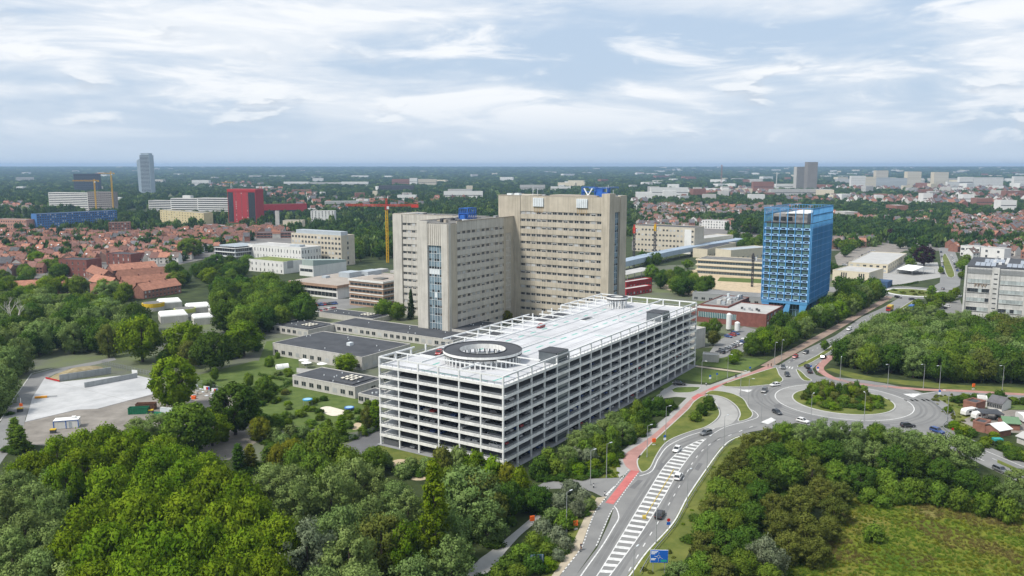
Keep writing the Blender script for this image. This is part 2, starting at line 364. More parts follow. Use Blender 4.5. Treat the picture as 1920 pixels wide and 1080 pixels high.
# foot and cycle paths
sheet('footpath', px((1000, 1140), (1035, 1080), (1066, 1035), (1082, 1002), (1096, 971), (1119, 934), (1136, 932), (1113, 963), (1101, 994), (1088, 1031), (1051, 1078), (1012, 1140)), .05, M_path, h=.1)
sheet('cycle_path', px((1012, 1140), (1051, 1078), (1088, 1031), (1101, 994), (1113, 963), (1134, 936), (1146, 946), (1150, 954), (1140, 975), (1123, 1018), (1080, 1079), (1034, 1140)), .06, M_asph)
sheet('cycle_crossing', px((1135, 943), (1183, 882), (1199, 884), (1150, 946)), .072, M_red)
Lc = [(1183, 882), (1172, 872), (1171, 853), (1212, 825), (1247, 796), (1274, 770), (1299, 746), (1329, 729), (1366, 714), (1408, 698), (1441, 685)]
Rc = [(1451, 689), (1424, 698), (1401, 706), (1353, 723), (1321, 742), (1300, 753), (1290, 767), (1247, 807), (1212, 840), (1196, 858), (1194, 871), (1199, 884)]
sheet('cycle_path', [*smooth(px(*Lc), 4), *smooth(px(*Rc), 4)], .064, M_pink)
sheet('footpath', [*smooth(px((1161, 896), (1156, 880), (1160, 864), (1163, 850), (1205, 820), (1240, 790), (1268, 765), (1294, 741), (1324, 725), (1362, 711), (1405, 695)), 4), *reversed(smooth(px((1183, 882), (1172, 872), (1171, 853), (1212, 825), (1247, 796), (1274, 770), (1299, 746), (1329, 729), (1366, 714), (1408, 698)), 4))], .058, M_conc)
for pts in ([(1296, 746), (1309, 738), (1320, 742), (1304, 752)], [(1327, 731), (1340, 724), (1352, 723), (1336, 732)]): sheet('cycle_crossing', px(*pts), .075, M_red)
ribbon('cycle_path', smooth(px((1436, 687), (1470, 668), (1500, 652), (1562, 618), (1616, 587), (1655, 565), (1668, 555)), 4), 4.6, .052, mat('brown_path', (.27, .20, .16), 1, .2, .3))
ribbon('cycle_path', smooth(px((1560, 667), (1545, 680), (1537, 691), (1548, 702), (1575, 713), (1640, 723), (1700, 728), (1740, 731), (1800, 733), (1920, 740), (1990, 745)), 5), 3.2, .06, M_pink)
ribbon('footpath', smooth(px((1275, 683), (1330, 690), (1400, 699)), 4), 2.6, .056, M_path)
sheet('lawn', px((1267, 710), (1300, 689), (1390, 701), (1362, 708), (1332, 719)), .052, M_lawn)
sheet('lawn', px((1300, 683), (1316, 668), (1420, 672), (1440, 676), (1402, 696)), .045, M_lawn)
island('lawn', [(1260, 732), (1268, 727), (1290, 726), (1313, 727), (1301, 735), (1280, 737), (1264, 736)], M_lawn)
sheet('lawn', px((1210, 745), (1238, 731), (1238, 738), (1218, 748)), .05, M_lawn)
sheet('lawn', px((1237, 727), (1254, 717), (1264, 719), (1248, 729)), .05, M_lawn)
sheet('gravel_track', smooth(px((858, 1100), (892, 1055), (925, 1030), (962, 1000), (1000, 968), (1022, 948), (1026, 952), (1008, 976), (985, 996), (972, 1008), (940, 1045), (905, 1100)), 3, True), .06, M_conc)

# building site on the left: road, fresh slab, yard
sheet('site_road', px((-40, 860), (0, 793), (26, 750), (59, 703), (98, 693), (183, 677), (214, 669), (218, 675), (191, 681), (104, 701), (83, 711), (61, 746), (47, 787), (41, 823), (10, 856), (-20, 900)), .05, M_asph)
sheet('site_yard', px((47, 790), (143, 768), (240, 750), (285, 740), (360, 730), (430, 738), (470, 770), (480, 830), (430, 862), (360, 868), (200, 845), (38, 832)), .045, M_gravel)
sheet('concrete_slab', px((83.5, 710), (112, 717), (224, 705), (259, 705), (285, 711), (286, 740), (240, 752), (183, 767), (143, 769), (47, 792), (61, 746)), .06, M_pad, h=.12)
for a, b in (((83.5, 711), (240, 752)), ((62, 752), (258, 706)), ((155, 731), (285, 712)), ((50, 780), (286, 728))):
    ribbon('slab_joint', px(a, b), .22, .184, M_conc)
ribbon('site_kerb', px((0, 790), (26, 748), (59, 701), (98, 691)), .4, .05, M_kerb, h=.1)

# painted markings
def line(pts, wd, n=5, z=.085, name='road_marking', m=None, sm=True): return ribbon(name, smooth(px(*pts), n) if sm else px(*pts), wd, z, m or M_white, parent=MAIN_ROAD)
def dashes(pts, wd, dash, gap, z=.085, m=None):
    P = smooth(px(*pts), 8); mb = []; acc = 0; on = True; cur = [P[0]]; 
    for a, b in zip(P, P[1:]):
        d = (b - a).length; t = 0
        while d - t > 1e-6:
            step = min((dash if on else gap) - acc, d - t); t += step; acc += step; q = a.lerp(b, t / d)
            if on: cur.append(q)
            if acc >= (dash if on else gap) - 1e-6:
                if on and len(cur) > 1: mb.append(cur)
                on = not on; acc = 0; cur = [q]
    for c in mb: ribbon('road_marking', c, wd, z, m or M_white, parent=MAIN_ROAD)
line([(1130, 1140), (1181, 1079), (1213, 1035), (1262, 981), (1289, 932), (1324, 880), (1352, 842), (1373, 824), (1405, 813)], .35)
line([(1051, 1140), (1090, 1079), (1128, 1026), (1150, 990), (1160, 972), (1157, 957), (1152, 950)], .3)
line([(1199, 893), (1222, 884), (1234, 861), (1250, 839), (1274, 825), (1302, 814), (1340, 804)], .3)
dashes([(1150, 1125), (1180, 1070), (1212, 1015), (1236, 976), (1257, 941), (1270, 919), (1286, 890), (1300, 866), (1316, 846), (1340, 828), (1380, 812), (1420, 796)], .25, 2.0, 4.2)
HL = px((1075, 1140), (1120, 1079), (1160, 1015), (1205, 940), (1245, 876), (1275, 846), (1302, 830), (1322, 823)); HR = px((1098, 1140), (1144, 1079), (1195, 1010), (1240, 940), (1270, 888), (1292, 857), (1312, 834), (1324, 823))
HLs, HRs = smooth(HL, 10), smooth(HR, 10)
for P_ in (HLs, HRs): ribbon('road_marking', P_, .25, .085, M_white, parent=MAIN_ROAD)
def arc(P):
    s = [0]
    for a, b in zip(P, P[1:]): s.append(s[-1] + (b - a).length)
    return s
def at_len(P, s, d):
    for i in range(len(P) - 1):
        if s[i + 1] >= d: return P[i].lerp(P[i + 1], (d - s[i]) / (s[i + 1] - s[i]))
    return P[-1]
sL, sR = arc(HLs), arc(HRs); nb = 37
for k in range(nb):
    f0, f1 = (k + .1) / nb, (k + .52) / nb
    q = [at_len(HLs, sL, f0 * sL[-1]), at_len(HRs, sR, f0 * sR[-1]), at_len(HRs, sR, f1 * sR[-1]), at_len(HLs, sL, f1 * sL[-1])]
    if (q[0] - q[1]).length > .5: sheet('hatch_marking', q, .083, M_white, kind=None).parent = MAIN_ROAD
for c, r, wd in ((RB_C, RB_W, .32),): ribbon('road_marking', circ(c, r) + circ(c, r)[:2], wd, .085, M_white, parent=MAIN_ROAD)
sheet('road_marking', px((1693, 739), (1722, 738), (1728, 739), (1712, 746)), .09, M_white, kind=None).parent = MAIN_ROAD
line([(1712, 745), (1728, 739), (1752, 736)], .3)
sheet('road_marking', px((1426, 792), (1446, 783), (1455, 788), (1440, 796)), .09, M_white, kind=None).parent = MAIN_ROAD
for k in range(5): sheet('road_marking', px((1464 + k * 5.3, 686.5 + k * .55), (1466.5 + k * 5.3, 685.6 + k * .55), (1464.8 + k * 5.3, 689.6 + k * .55), (1462.2 + k * 5.3, 690 + k * .5)), .09, M_white, kind=None).parent = MAIN_ROAD
sheet('road_marking', px((1383, 731), (1411, 731), (1404, 736)), .09, M_white, kind=None).parent = MAIN_ROAD
dashes([(1460, 690), (1505, 666), (1570, 634), (1618, 602), (1650, 585)], .2, 2, 4)
dashes([(1520, 690), (1562, 664), (1588, 640)], .2, 2, 4)
line([(1400, 765), (1415, 772), (1421, 782), (1400, 790), (1360, 801), (1330, 818)], .25)
dashes([(1055, 1074), (1090, 1028), (1103, 993), (1115, 963), (1131, 940), (1160, 905), (1180, 880)], .28, .9, .7, z=.158)
dashes([(1118, 1024), (1139, 974), (1149, 955), (1176, 915), (1198, 886)], .25, .9, .7, z=.09)
line([(1136, 929), (1152, 913)], .5, z=.09)
for y0, wd in ((0, .25), (9, .2), (20, .25)): dashes([(1830, 838 + y0), (1920, 876 + y0), (2000, 909 + y0)], wd, 3, 3 if y0 else .01)
sheet('median_strip', px((1870, 862), (1920, 884), (1990, 913), (1990, 918), (1920, 890), (1870, 868)), .09, M_verge)

# wear: darker wheel tracks and repair patches
M_trk = mat('wheel_track_asphalt', (.172, .172, .170), .9, .15, .12, detail=8); M_pat = mat('asphalt_patch', (.145, .145, .147), .9, .12, .3)
for pts in ([(1120, 1140), (1160, 1079), (1194, 1028), (1243, 968), (1268, 922), (1303, 872), (1330, 838), (1360, 818), (1420, 800)], [(1111, 1140), (1150, 1079), (1184, 1028), (1234, 968), (1260, 922), (1294, 872), (1320, 840), (1350, 820)], [(1062, 1140), (1104, 1079), (1146, 1010), (1176, 960), (1212, 905), (1240, 865), (1262, 840), (1290, 826), (1340, 810)], [(1070, 1140), (1113, 1079), (1154, 1010), (1184, 960), (1222, 905), (1250, 865), (1272, 842), (1298, 829)]):
    ribbon('wheel_track', smooth(px(*pts), 6), .8, .056, M_trk, parent=MAIN_ROAD)
for r in (25.6, 27.2, 29.8, 31.4): ribbon('wheel_track', circ(RB_C, r, 72) + circ(RB_C, r, 72)[:2], .8, .066, M_trk, parent=MAIN_ROAD)
for pts in ([(1196, 1000), (1207, 984), (1214, 985), (1203, 1001)], [(1302, 880), (1310, 868), (1318, 870), (1309, 883)], [(1230, 880), (1240, 868), (1247, 870), (1237, 882)], [(1450, 760), (1462, 756), (1468, 764), (1455, 768)], [(1395, 765), (1402, 770), (1398, 776)], [(1180, 915), (1196, 900), (1206, 901), (1190, 917)], [(1640, 796), (1668, 795), (1670, 800), (1642, 801)], [(1480, 676), (1496, 668), (1500, 671), (1484, 679)]): sheet('asphalt_patch', px(*pts), .07, M_pat, kind=None).parent = MAIN_ROAD
# ------------------------------------------------------------------ multi-storey car park
BAY = 7.42; NL, NW = 20, 6; GL, GW = BAY * NL, BAY * NW; ZB0, DZ = 2.57, 3.05; ZDECK = ZB0 + 7 * DZ; ZF = 27.41
M_gw = mat('white_painted_steel', (.68, .69, .685), .6, .06, .3, streak=.12)
M_gb = mat('offwhite_edge_beam', (.74, .74, .715), .75, .08, .4, streak=.2)
M_slab = mat('garage_concrete', (.25, .255, .26), .9, .12, .2)
M_deck = mat('white_deck_coating', (.47, .478, .495), .75, .14, .07, c2=(.59, .596, .615), detail=12)
M_rail = mat('grey_guard_rail', (.30, .32, .34), .5, .08, 1, metal=.3)
M_teal = mat('teal_line_paint', (.10, .40, .33), .8, .1, 1)
M_dglass = mat('dark_stair_glazing', (.10, .115, .125), .25, .2, .3, spec=.6)
M_roofdk = mat('dark_roofing_felt', (.052, .056, .064), .85, .2, .15, c2=(.078, .082, .09), detail=8)
sheet('garage_floor', [AB(-1.2, -1.2), AB(GL + 1, -1.2), AB(GL + 1, GW + 1), AB(-1.2, GW + 1)], .06, M_slab)
gar = thing('parking_garage', 'long white steel multi-storey car park with open decks and white roof', 'car park', AB(0, 0), RZA)
cw = .46
colm = MB().box(-cw / 2, cw / 2, -cw / 2, cw / 2, 0, ZF - .35).mesh('column', M_gw)
shortc = MB().box(-cw / 2, cw / 2, -cw / 2, cw / 2, 0, ZDECK).mesh('column', M_gw)
for i in range(NL + 1):
    for y in (0, GW): link('column', colm if not (y == GW and 4 <= i <= 6) else shortc, gar, (i * BAY, y, 0.06))
for j in range(1, NW):
    for x in (0, GL): link('column', colm, gar, (x, j * BAY, 0.06))
for i in range(1, NL):
    for j in (2, 4): link('column', shortc, gar, (i * BAY, j * BAY, 0.06))
for k in range(8):
    z = ZB0 + k * DZ
    x0 = 0.02
    box('floor_deck', .35, GL - .35, .35, GW - .35, z + .3, z + .66, M_slab if k < 7 else M_deck, gar)
    # white edge beams with a dark shadow gap under the guard rail
    for nm, b in (('edge_beam', (-.28, GL + .28, -.30, .33)), ('edge_beam', (-.28, GL + .28, GW - .33, GW + .30)), ('edge_beam', (-.30, .33, .34, GW - .34)), ('edge_beam', (GL - .33, GL + .30, .34, GW - .34))):
        box(nm, *b, z + .08, z + .88, M_gb, gar)
    for face in range(4):
        r = MB(); L = GL if face < 2 else GW
        def pt(s, zz_): return ((s, -.12, zz_), (s, GW + .12, zz_), (-.12, s, zz_), (GL + .12, s, zz_))[face]
        top = 1.62 if k == 7 else 1.45
        r.bar(pt(.3, z + top), pt(L - .3, z + top), .11, .16)
        if k < 7: r.bar(pt(.3, z + 1.18), pt(L - .3, z + 1.18), .06, .10)
        n = int(L / (BAY / 3))
        for q in range(n + 1): r.bar(pt(.3 + (L - .6) * q / n, z + .9), pt(.3 + (L - .6) * q / n, z + top), .09)
        r.build('guard_rail', M_rail, gar)
# scissor of pale ramps seen at the open corner
for k in range(7):
    z = ZB0 + k * DZ
    MB().add([(.6, GW - 4.6, z + .72), (.6, GW - .6, z + .72), (BAY * 2.2, GW - .6, z + DZ * .93), (BAY * 2.2, GW - 4.6, z + DZ * .93), (.6, GW - 4.6, z + .5), (.6, GW - .6, z + .5), (BAY * 2.2, GW - .6, z + DZ * .85), (BAY * 2.2, GW - 4.6, z + DZ * .85)],
        [(0, 3, 2, 1), (4, 5, 6, 7), (0, 4, 7, 3), (1, 2, 6, 5), (0, 1, 5, 4), (2, 3, 7, 6)]).build('ramp', M_gw, gar)
# roof frame
def fb(p, q, w_=.38, h_=.42): MB().bar((*p, ZF - h_ / 2), (*q, ZF - h_ / 2), w_, h_).build('roof_frame_beam', M_gw, gar)
fb((-.2, 0), (GL + .2, 0)); fb((0, .2), (0, GW - .2)); fb((GL, .2), (GL, GW - .2))
for a, b in ((0, 2.2), (4.3, 11.6), (15, 20)): fb((a * BAY - .2, GW), (b * BAY + .2, GW))
for a, b in ((.2, 3.4), (5.4, 19.9)): fb((a * BAY, 4 * BAY), (b * BAY, 4 * BAY))
for a, b in ((.1, 1.3), (3.6, 19.9)): fb((a * BAY, 2 * BAY), (b * BAY, 2 * BAY))
for i in (1, 5, 6, 7, 8, 9, 10, 11, 15, 16, 17, 18, 19): fb((i * BAY, 4 * BAY + .2), (i * BAY, GW - .2), .32, .34)
for i, b0, b1 in ((1, .2, 3.8), (2, .2, 1.6), (3, .2, 1.7), (12, 4.1, 5.6), (13, 4.1, 5.7), (14, 4.1, 5.6)): fb((i * BAY, b0 * BAY), (i * BAY, b1 * BAY), .32, .34)
post = MB().box(-.17, .17, -.17, .17, 0, ZF - ZDECK - 1.0).mesh('post', M_gw)
for i in (1, 5, 6, 7, 8, 9, 10, 11, 13, 15, 16, 17, 18, 19): link('post', post, gar, (i * BAY, 5.35 * BAY, ZDECK + .66))
for i in (14, 18): link('post', post, gar, (i * BAY, 2 * BAY, ZDECK + .66))
# roof openings and low volumes on the far edge
for a0, a1, b0, b1 in ((2.4, 3.9, 5.0, 5.9), (7.4, 8.2, 5.2, 5.95), (11.7, 14.6, 5.1, 5.9), (13.2, 14.2, 3.5, 3.9)):
    t = MB().box(a0 * BAY, a1 * BAY, b0 * BAY, b1 * BAY, ZDECK + .66, ZDECK + .9, 0).box(a0 * BAY + .3, a1 * BAY - .3, b0 * BAY + .3, b1 * BAY - .3, ZDECK + .9, ZDECK + .93, 1)
    t.build('roof_opening', [M_gw, M_roofdk], gar)
# stair towers with grey glazing
for i in (4, 15):
    box('stair_tower', i * BAY + .3, (i + 1) * BAY - .3, .40, 6.6, .08, ZF + .5, M_dglass, gar)
    for k in range(9):
        z = ZB0 + (k - .82) * DZ + .9
        box('stair_glazing', i * BAY + .32, (i + 1) * BAY - .32, -.06, .08, max(.1, z + .75), z + DZ - .35, mat('grey_screen_panel', (.17, .185, .19), .35, .15, .4, spec=.5), gar)
    MB().box(i * BAY + .15, (i + 1) * BAY - .15, .25, 6.75, ZF + .5, ZF + .72).build('stair_roof', M_roofdk, gar)
# helical ramp drum on the roof
def drum(ca, cb, ro, ri, zt, nfin):
    d = link('ramp_drum', None, gar, (ca, cb, ZDECK + .66))
    n = 64; h = zt
    def ring(r0, r1, z, mi, mb, flip=False):
        vs = [(r * math.cos(6.28319 * i / n), r * math.sin(6.28319 * i / n), z) for r in (r0, r1) for i in range(n)]
        fs = [(i, n + i, n + (i + 1) % n, (i + 1) % n) for i in range(n)]
        mb.add(vs, fs if not flip else [f[::-1] for f in fs], mi)
    def wall(r, z0, z1, mi, mb, inw=False):
        vs = [(r * math.cos(6.28319 * i / n), r * math.sin(6.28319 * i / n), z) for z in (z0, z1) for i in range(n)]
        fs = [(i, (i + 1) % n, n + (i + 1) % n, n + i) for i in range(n)]
        mb.add(vs, [f[::-1] for f in fs] if inw else fs, mi)
    mb = MB(); ring(ri, ro, h - .22, 0, mb); mb.build('drum_roof', M_roofdk, d)
    mb = MB(); wall(ro, h - .75, h, 0, mb); wall(ro - .45, h - .75, h, 1, mb, True); ring(ro - .45, ro, h, 1, mb); ring(ro - .45, ro, h - .75, 0, mb, True); mb.build('drum_rim', [M_gb, M_roofdk], d)
    mb = MB(); wall(ri, h - 1.5, h + .05, 0, mb, True); wall(ri + .28, h - .3, h + .05, 1, mb); ring(ri, ri + .28, h + .05, 1, mb); mb.build('inner_rim', [M_gb, M_roofdk], d)
    mb = MB(); ring(ri, ro, h - 1.2, 0, mb, True); mb.build('drum_soffit', M_slab, d)
    fin = MB().box(-.13, .13, -.22, .22, 0, h - 1.2).mesh('fin', M_gw)
    for i in range(nfin):
        a = 6.28319 * i / nfin; link('fin', fin, d, ((ro - .5) * math.cos(a), (ro - .5) * math.sin(a), 0), a)
    for i in range(nfin // 3):
        a = 6.28319 * i / (nfin // 3); link('fin', fin, d, ((ri + .3) * math.cos(a), (ri + .3) * math.sin(a), 0), a)
    mb = MB(); wall(ri + 1.2, 0, .9, 0, mb); wall(ri + 1.0, 0, .9, 0, mb, True); ring(ri + 1.0, ri + 1.2, .9, 0, mb); mb.build('drum_parapet', M_gw, d)
    mb = MB(); ring(0.01, ri + .9, .02, 0, mb); mb.build('drum_floor', M_slab, d)
    return d
dc = toab(G(905, 659, ZDECK + 3.6)); drum(dc[0], dc[1], 12.2, 7.1, 3.8, 46)
dc2 = toab(G(1157, 561.5, ZDECK + 4)); drum(dc2[0], dc2[1], 4.6, 2.6, 4.6, 22)
# paint on the deck
zt = ZDECK + .675
def deck(a0, b0, a1, b1, wd=.45): ribbon('deck_line', [Vector((a0, b0, 0)), Vector((a1, b1, 0))], wd, zt, M_teal, None, parent=gar)
for k in range(17): deck((1.2 + k * 1.1) * BAY, 4.25 * BAY, (1.7 + k * 1.1) * BAY, 4.25 * BAY, .7)
for k in range(13): deck((5.2 + k * 1.1) * BAY, 2.35 * BAY, (5.75 + k * 1.1) * BAY, 2.35 * BAY, .7)
deck(.35 * BAY, .9 * BAY, .35 * BAY, 4.1 * BAY, .6); deck(.4 * BAY, .75 * BAY, 1.4 * BAY, .62 * BAY, .6)
deck(10.2 * BAY, .55 * BAY, 10.2 * BAY, 1.45 * BAY, .5); deck(14.2 * BAY, .7 * BAY, 14.2 * BAY, 1.7 * BAY, .5); deck(8.5 * BAY, 2.6 * BAY, 8.5 * BAY, 3.9 * BAY, .4)
bl = MB()
for i in range(int(NL * 3)):
    x = .8 + i * BAY / 3
    for b in (.4, 1.75 * BAY + .4, 2.6 * BAY, 3.4 * BAY, 4.8 * BAY):
        if abs(x - dc[0]) < 14 and abs(b + 2 - dc[1]) < 15: continue
        if b < 5 and (4 * BAY < x < 5 * BAY or 15 * BAY < x < 16 * BAY): continue
        bl.box(x - .06, x + .06, b, b + 4.9, zt, zt + .004)
bl.build('bay_lines', mat('pale_bay_line', (.66, .66, .67), .8, .1, 1), gar)
tm = mat('tyre_marks', (.37, .37, .385), .8, .12, .3)
for b in (1.15, 1.3, 3.0, 3.15, 4.45, 4.58):
    for a0, a1 in ((6.2, 11.5), (11.9, 19)): ribbon('tyre_marks', [Vector((a0 * BAY, b * BAY, 0)), Vector(((a0 + a1) / 2 * BAY, b * BAY + RNG.uniform(-.6, .6), 0)), Vector((a1 * BAY, b * BAY, 0))], RNG.uniform(.25, .5), zt - .006, tm, None, parent=gar)
dj = MB()
for i in range(1, NL): dj.box(i * BAY - .05, i * BAY + .05, .6, GW - .6, ZDECK + .66, ZDECK + .664)
dj.build('deck_joints', mat('deck_joint', (.33, .335, .35), .8, .1, 1), gar)
# dark container-like grey wall under the end bays
box('plant_room', .4, 5.5, GW - 6.3, GW - .5, .08, ZB0 + .2, mat('grey_louvre', (.09, .095, .10), .6, .2, 2), gar)
# ------------------------------------------------------------------ hospital towers
M_cl = mat('pale_precast_concrete', (.50, .478, .43), .9, .12, .12, c2=(.585, .56, .51), streak=.22, detail=7)
M_ct = mat('tan_precast_concrete', (.45, .405, .325), .9, .14, .1, c2=(.54, .485, .395), streak=.24, detail=7)
M_joint = mat('concrete_joint', (.36, .32, .265), .9, .1, .5)
M_wpan = mat('window_band_panel', (.42, .385, .33), .7, .2, .5, obj_var=.2)
M_win = mat('dark_window_glass', (.035, .04, .045), .12, .4, .5, spec=.7, obj_var=.4)
M_winl = mat('window_blind', (.42, .43, .43), .5, .15, .6, spec=.5, obj_var=.2)
M_frame = mat('window_frame', (.40, .40, .39), .6, .1, 1)
M_bglass = mat('blue_grey_curtain_glass', (.15, .21, .25), .2, .25, .4, spec=.7, obj_var=.35)
M_pale = mat('pale_panel', (.62, .66, .68), .5, .1, .5)
M_gravr = mat('roof_gravel', (.16, .155, .145), .95, .3, .2, detail=8)
def win_mesh(w_, h_, kind):
    """a framed window: recessed panes, a mullion, a sill; lies in the local x-z plane facing -y"""
    f = .12; mb = MB()
    mb.box(-w_ / 2, w_ / 2, 0, .10, 0, f, 1).box(-w_ / 2, w_ / 2, 0, .10, h_ - f, h_, 1).box(-w_ / 2, -w_ / 2 + f, 0, .10, f, h_ - f, 1).box(w_ / 2 - f, w_ / 2, 0, .10, f, h_ - f, 1)
    mb.box(-.06, .06, .02, .10, f, h_ - f, 1)
    if kind == 0: mb.box(-w_ / 2 + f, w_ / 2 - f, .06, .09, f, h_ - f, 0)
    elif kind == 1: mb.box(-w_ / 2 + f, w_ / 2 - f, .06, .09, f, h_ - f, 2)
    else: mb.box(-w_ / 2 + f, w_ / 2 - f, .06, .09, f, h_ * .55, 0).box(-w_ / 2 + f, w_ / 2 - f, .05, .09, h_ * .55, h_ - f, 2)
    return mb.mesh('window', [M_win, M_frame, M_winl])
def facade_bands(root, p, q, z_rows, wh, nwin, ww, m_sp, ztop, zbot, skip=(), mix=(.6, .2), off=.35):
    """window bands between concrete spandrels on the wall from p to q (local xy); outward is to the right of p->q"""
    p, q = Vector((*p, 0)), Vector((*q, 0)); d = (q - p); L = d.length; d.normalize(); a = math.atan2(d.y, d.x); nrm = Vector((d.y, -d.x, 0))
    W = [win_mesh(ww, wh, k) for k in range(3)]
    def strip(name, z0, z1, m, depth, inset=0):
        mb = MB().box(inset, L - inset, -depth, .02, z0, z1); o_ = mb.build(name, m, root, (p.x, p.y, 0)); o_.rotation_euler = (0, 0, a); return o_
    zs = sorted(z_rows); prev = zbot
    for z in zs:
        strip('spandrel', prev, z, m_sp, off); prev = z + wh
        for k in range(nwin):
            if RNG.random() < .0: continue
            r = RNG.random(); kind = 0 if r < mix[0] else (1 if r < mix[0] + mix[1] else 2)
            s = (k + .5) * L / nwin
            o_ = link('window', W[kind], root, (p + d * s + nrm * .13) + Vector((0, 0, z + .02))); o_.rotation_euler = (0, 0, a); o_.scale = (1, 1, .98)
    strip('spandrel', prev, ztop, m_sp, off)
    # fine vertical panel joints
    j = MB()
    for k in range(1, nwin): j.box(k * L / nwin - .04, k * L / nwin + .04, -off - .012, -off + .01, zs[-1] + wh + .1, ztop - .1)
    o_ = j.build('panel_joints', M_joint, root, (p.x, p.y, 0)); o_.rotation_euler = (0, 0, a)
def curtain(root, p, q, z0, z1, nx, nz, proud=.12, accent=None):
    """strip of blue-grey panes with pale mullions"""
    p, q = Vector((*p, 0)), Vector((*q, 0)); d = q - p; L = d.length; d.normalize(); a = math.atan2(d.y, d.x); nrm = Vector((d.y, -d.x, 0))
    cw_, ch = L / nx, (z1 - z0) / nz
    pane = MB().box(.07, cw_ - .07, -.05, 0, .32 * ch, ch - .08).mesh('pane', M_bglass); pd = MB().box(.07, cw_ - .07, -.05, 0, .32 * ch, ch - .08).mesh('pane', M_pale)
    vent = MB().box(.10, cw_ - .10, -.03, 0, .06, .30 * ch).mesh('vent_window', M_win); ventl = MB().box(.10, cw_ - .10, -.04, 0, .06, .30 * ch).mesh('vent_window', M_bglass)
    for i in range(nx):
        for k in range(nz):
            base = p + d * (i * cw_) + nrm * proud + Vector((0, 0, z0 + k * ch))
            for me in ((pd if accent and (i, k) in accent else pane), vent if RNG.random() < .6 else ventl):
                o_ = link(me.name.split('.')[0], me, root, base); o_.rotation_euler = (0, 0, a)
    mb = MB()
    for i in range(nx + 1): mb.box(i * cw_ - .08, i * cw_ + .08, -proud - .12, .02 - proud * 0, z0, z1)
    for k in range(nz + 1): mb.box(0, L, -proud - .10, .02, z0 + k * ch - .06, z0 + k * ch + .08)
    o_ = mb.build('mullion_grid', M_pale, root, (p.x, p.y, 0)); o_.rotation_euler = (0, 0, a)
FH = 3.98
# left tower: block along the long axis plus a wing across it
lt = thing('hospital_tower', 'lower pale concrete hospital tower with blue-grey stair glazing beside the crane', 'tower', AB(136, 120.8), RZA)
TL = 57.2; LW = 19.2; LL = 48.6
box('block_core', 1.6, LL + 14, .3, LW - .3, 0, TL - .9, M_wpan, lt)
rows = [2.2 + k * FH + 1.0 for k in range(13)]
rows = [z for z in rows if z < TL - 6]
# the long face (towards the road) : outward is -y
facade_bands(lt, (6.8, .3), (LL, .3), rows, 1.55, 10, 2.5, M_cl, TL, 0, mix=(.58, .2))
box('corner_pier', 0.0, 6.8, -.22, .6, 0, TL - 1.0, M_ct, lt)
box('corner_pier', 0.0, 1.8, -.28, 4.4, 0, TL - 1.0 + .03, M_cl, lt)
box('corner_pier', 0.0, 1.8, 13.0, LW + .2, 0, TL + .1, M_cl, lt)
box('end_wall', 0.3, 1.7, 4.4, 13.0, TL - 11.6, TL - 1.0, M_cl, lt)
for k in range(7): box('end_wall_rib', .12, .32, 5 + k * 1.2, 5.12 + k * 1.2, TL - 11.3, TL - 1.1, M_joint, lt)
curtain(lt, (1.2, 12.7), (1.2, 4.6), 3.2, TL - 11.7, 5, 11, accent={(0, 7), (1, 7), (2, 7), (3, 7), (2, 4)})
box('glazing_back', 1.25, 1.6, 4.4, 13.0, 0, TL - 11.6, M_wpan, lt)
box('side_wall', 1.8, 42, LW - .35, LW + .15, 0, TL, M_cl, lt)
# link towards the main tower with three tall glass slots
box('link_pier', LL + .01, LL + 2.0, -.1, .6, 0, TL, M_ct, lt)
curtain(lt, (LL + 2.0, .5), (LL + 7.6, .5), 4, TL - 8.5, 3, 11)
box('link_head', LL + 2.0, LL + 7.6, .0, .45, TL - 8.5, TL, M_ct, lt)
box('link_base', LL + 2.0, LL + 7.6, .0, .45, 0, 4, M_ct, lt)
box('link_pier', LL + 7.6, LL + 10.2, -.1, .6, 0, TL, M_ct, lt)
# wing (face towards the garage is -x)
wb = box('wing_core', 42.3, 64, LW + .3, 70.0, 0, TL - .9, M_wpan, lt)
box('wing_pier', 41.2, 64, 64.0, 70.4, 0, TL, M_cl, lt)
facade_bands(lt, (42.3, 64.0), (42.3, LW + .2), rows, 1.5, 14, 2.3, M_cl, TL, 0, mix=(.6, .2))
# roofs with parapets, plant, blue frame
mb = MB().box(.6, LL + 10, .3, LW, TL - 1.0, TL - .62).box(42.6, 64, LW, 69.8, TL - 1.0, TL - .62); mb.build('roof', M_gravr, lt)
mb = MB().box(6.8, LL + 10, -.38, .2, TL, TL + .3).box(41.9, 42.5, LW + .2, 70.5, TL, TL + .3).box(41.9, 64, 70.0, 70.5, TL, TL + .3).box(1.8, 42, LW - .3, LW + .25, TL, TL + .3); mb.build('parapet_cap', M_joint, lt)
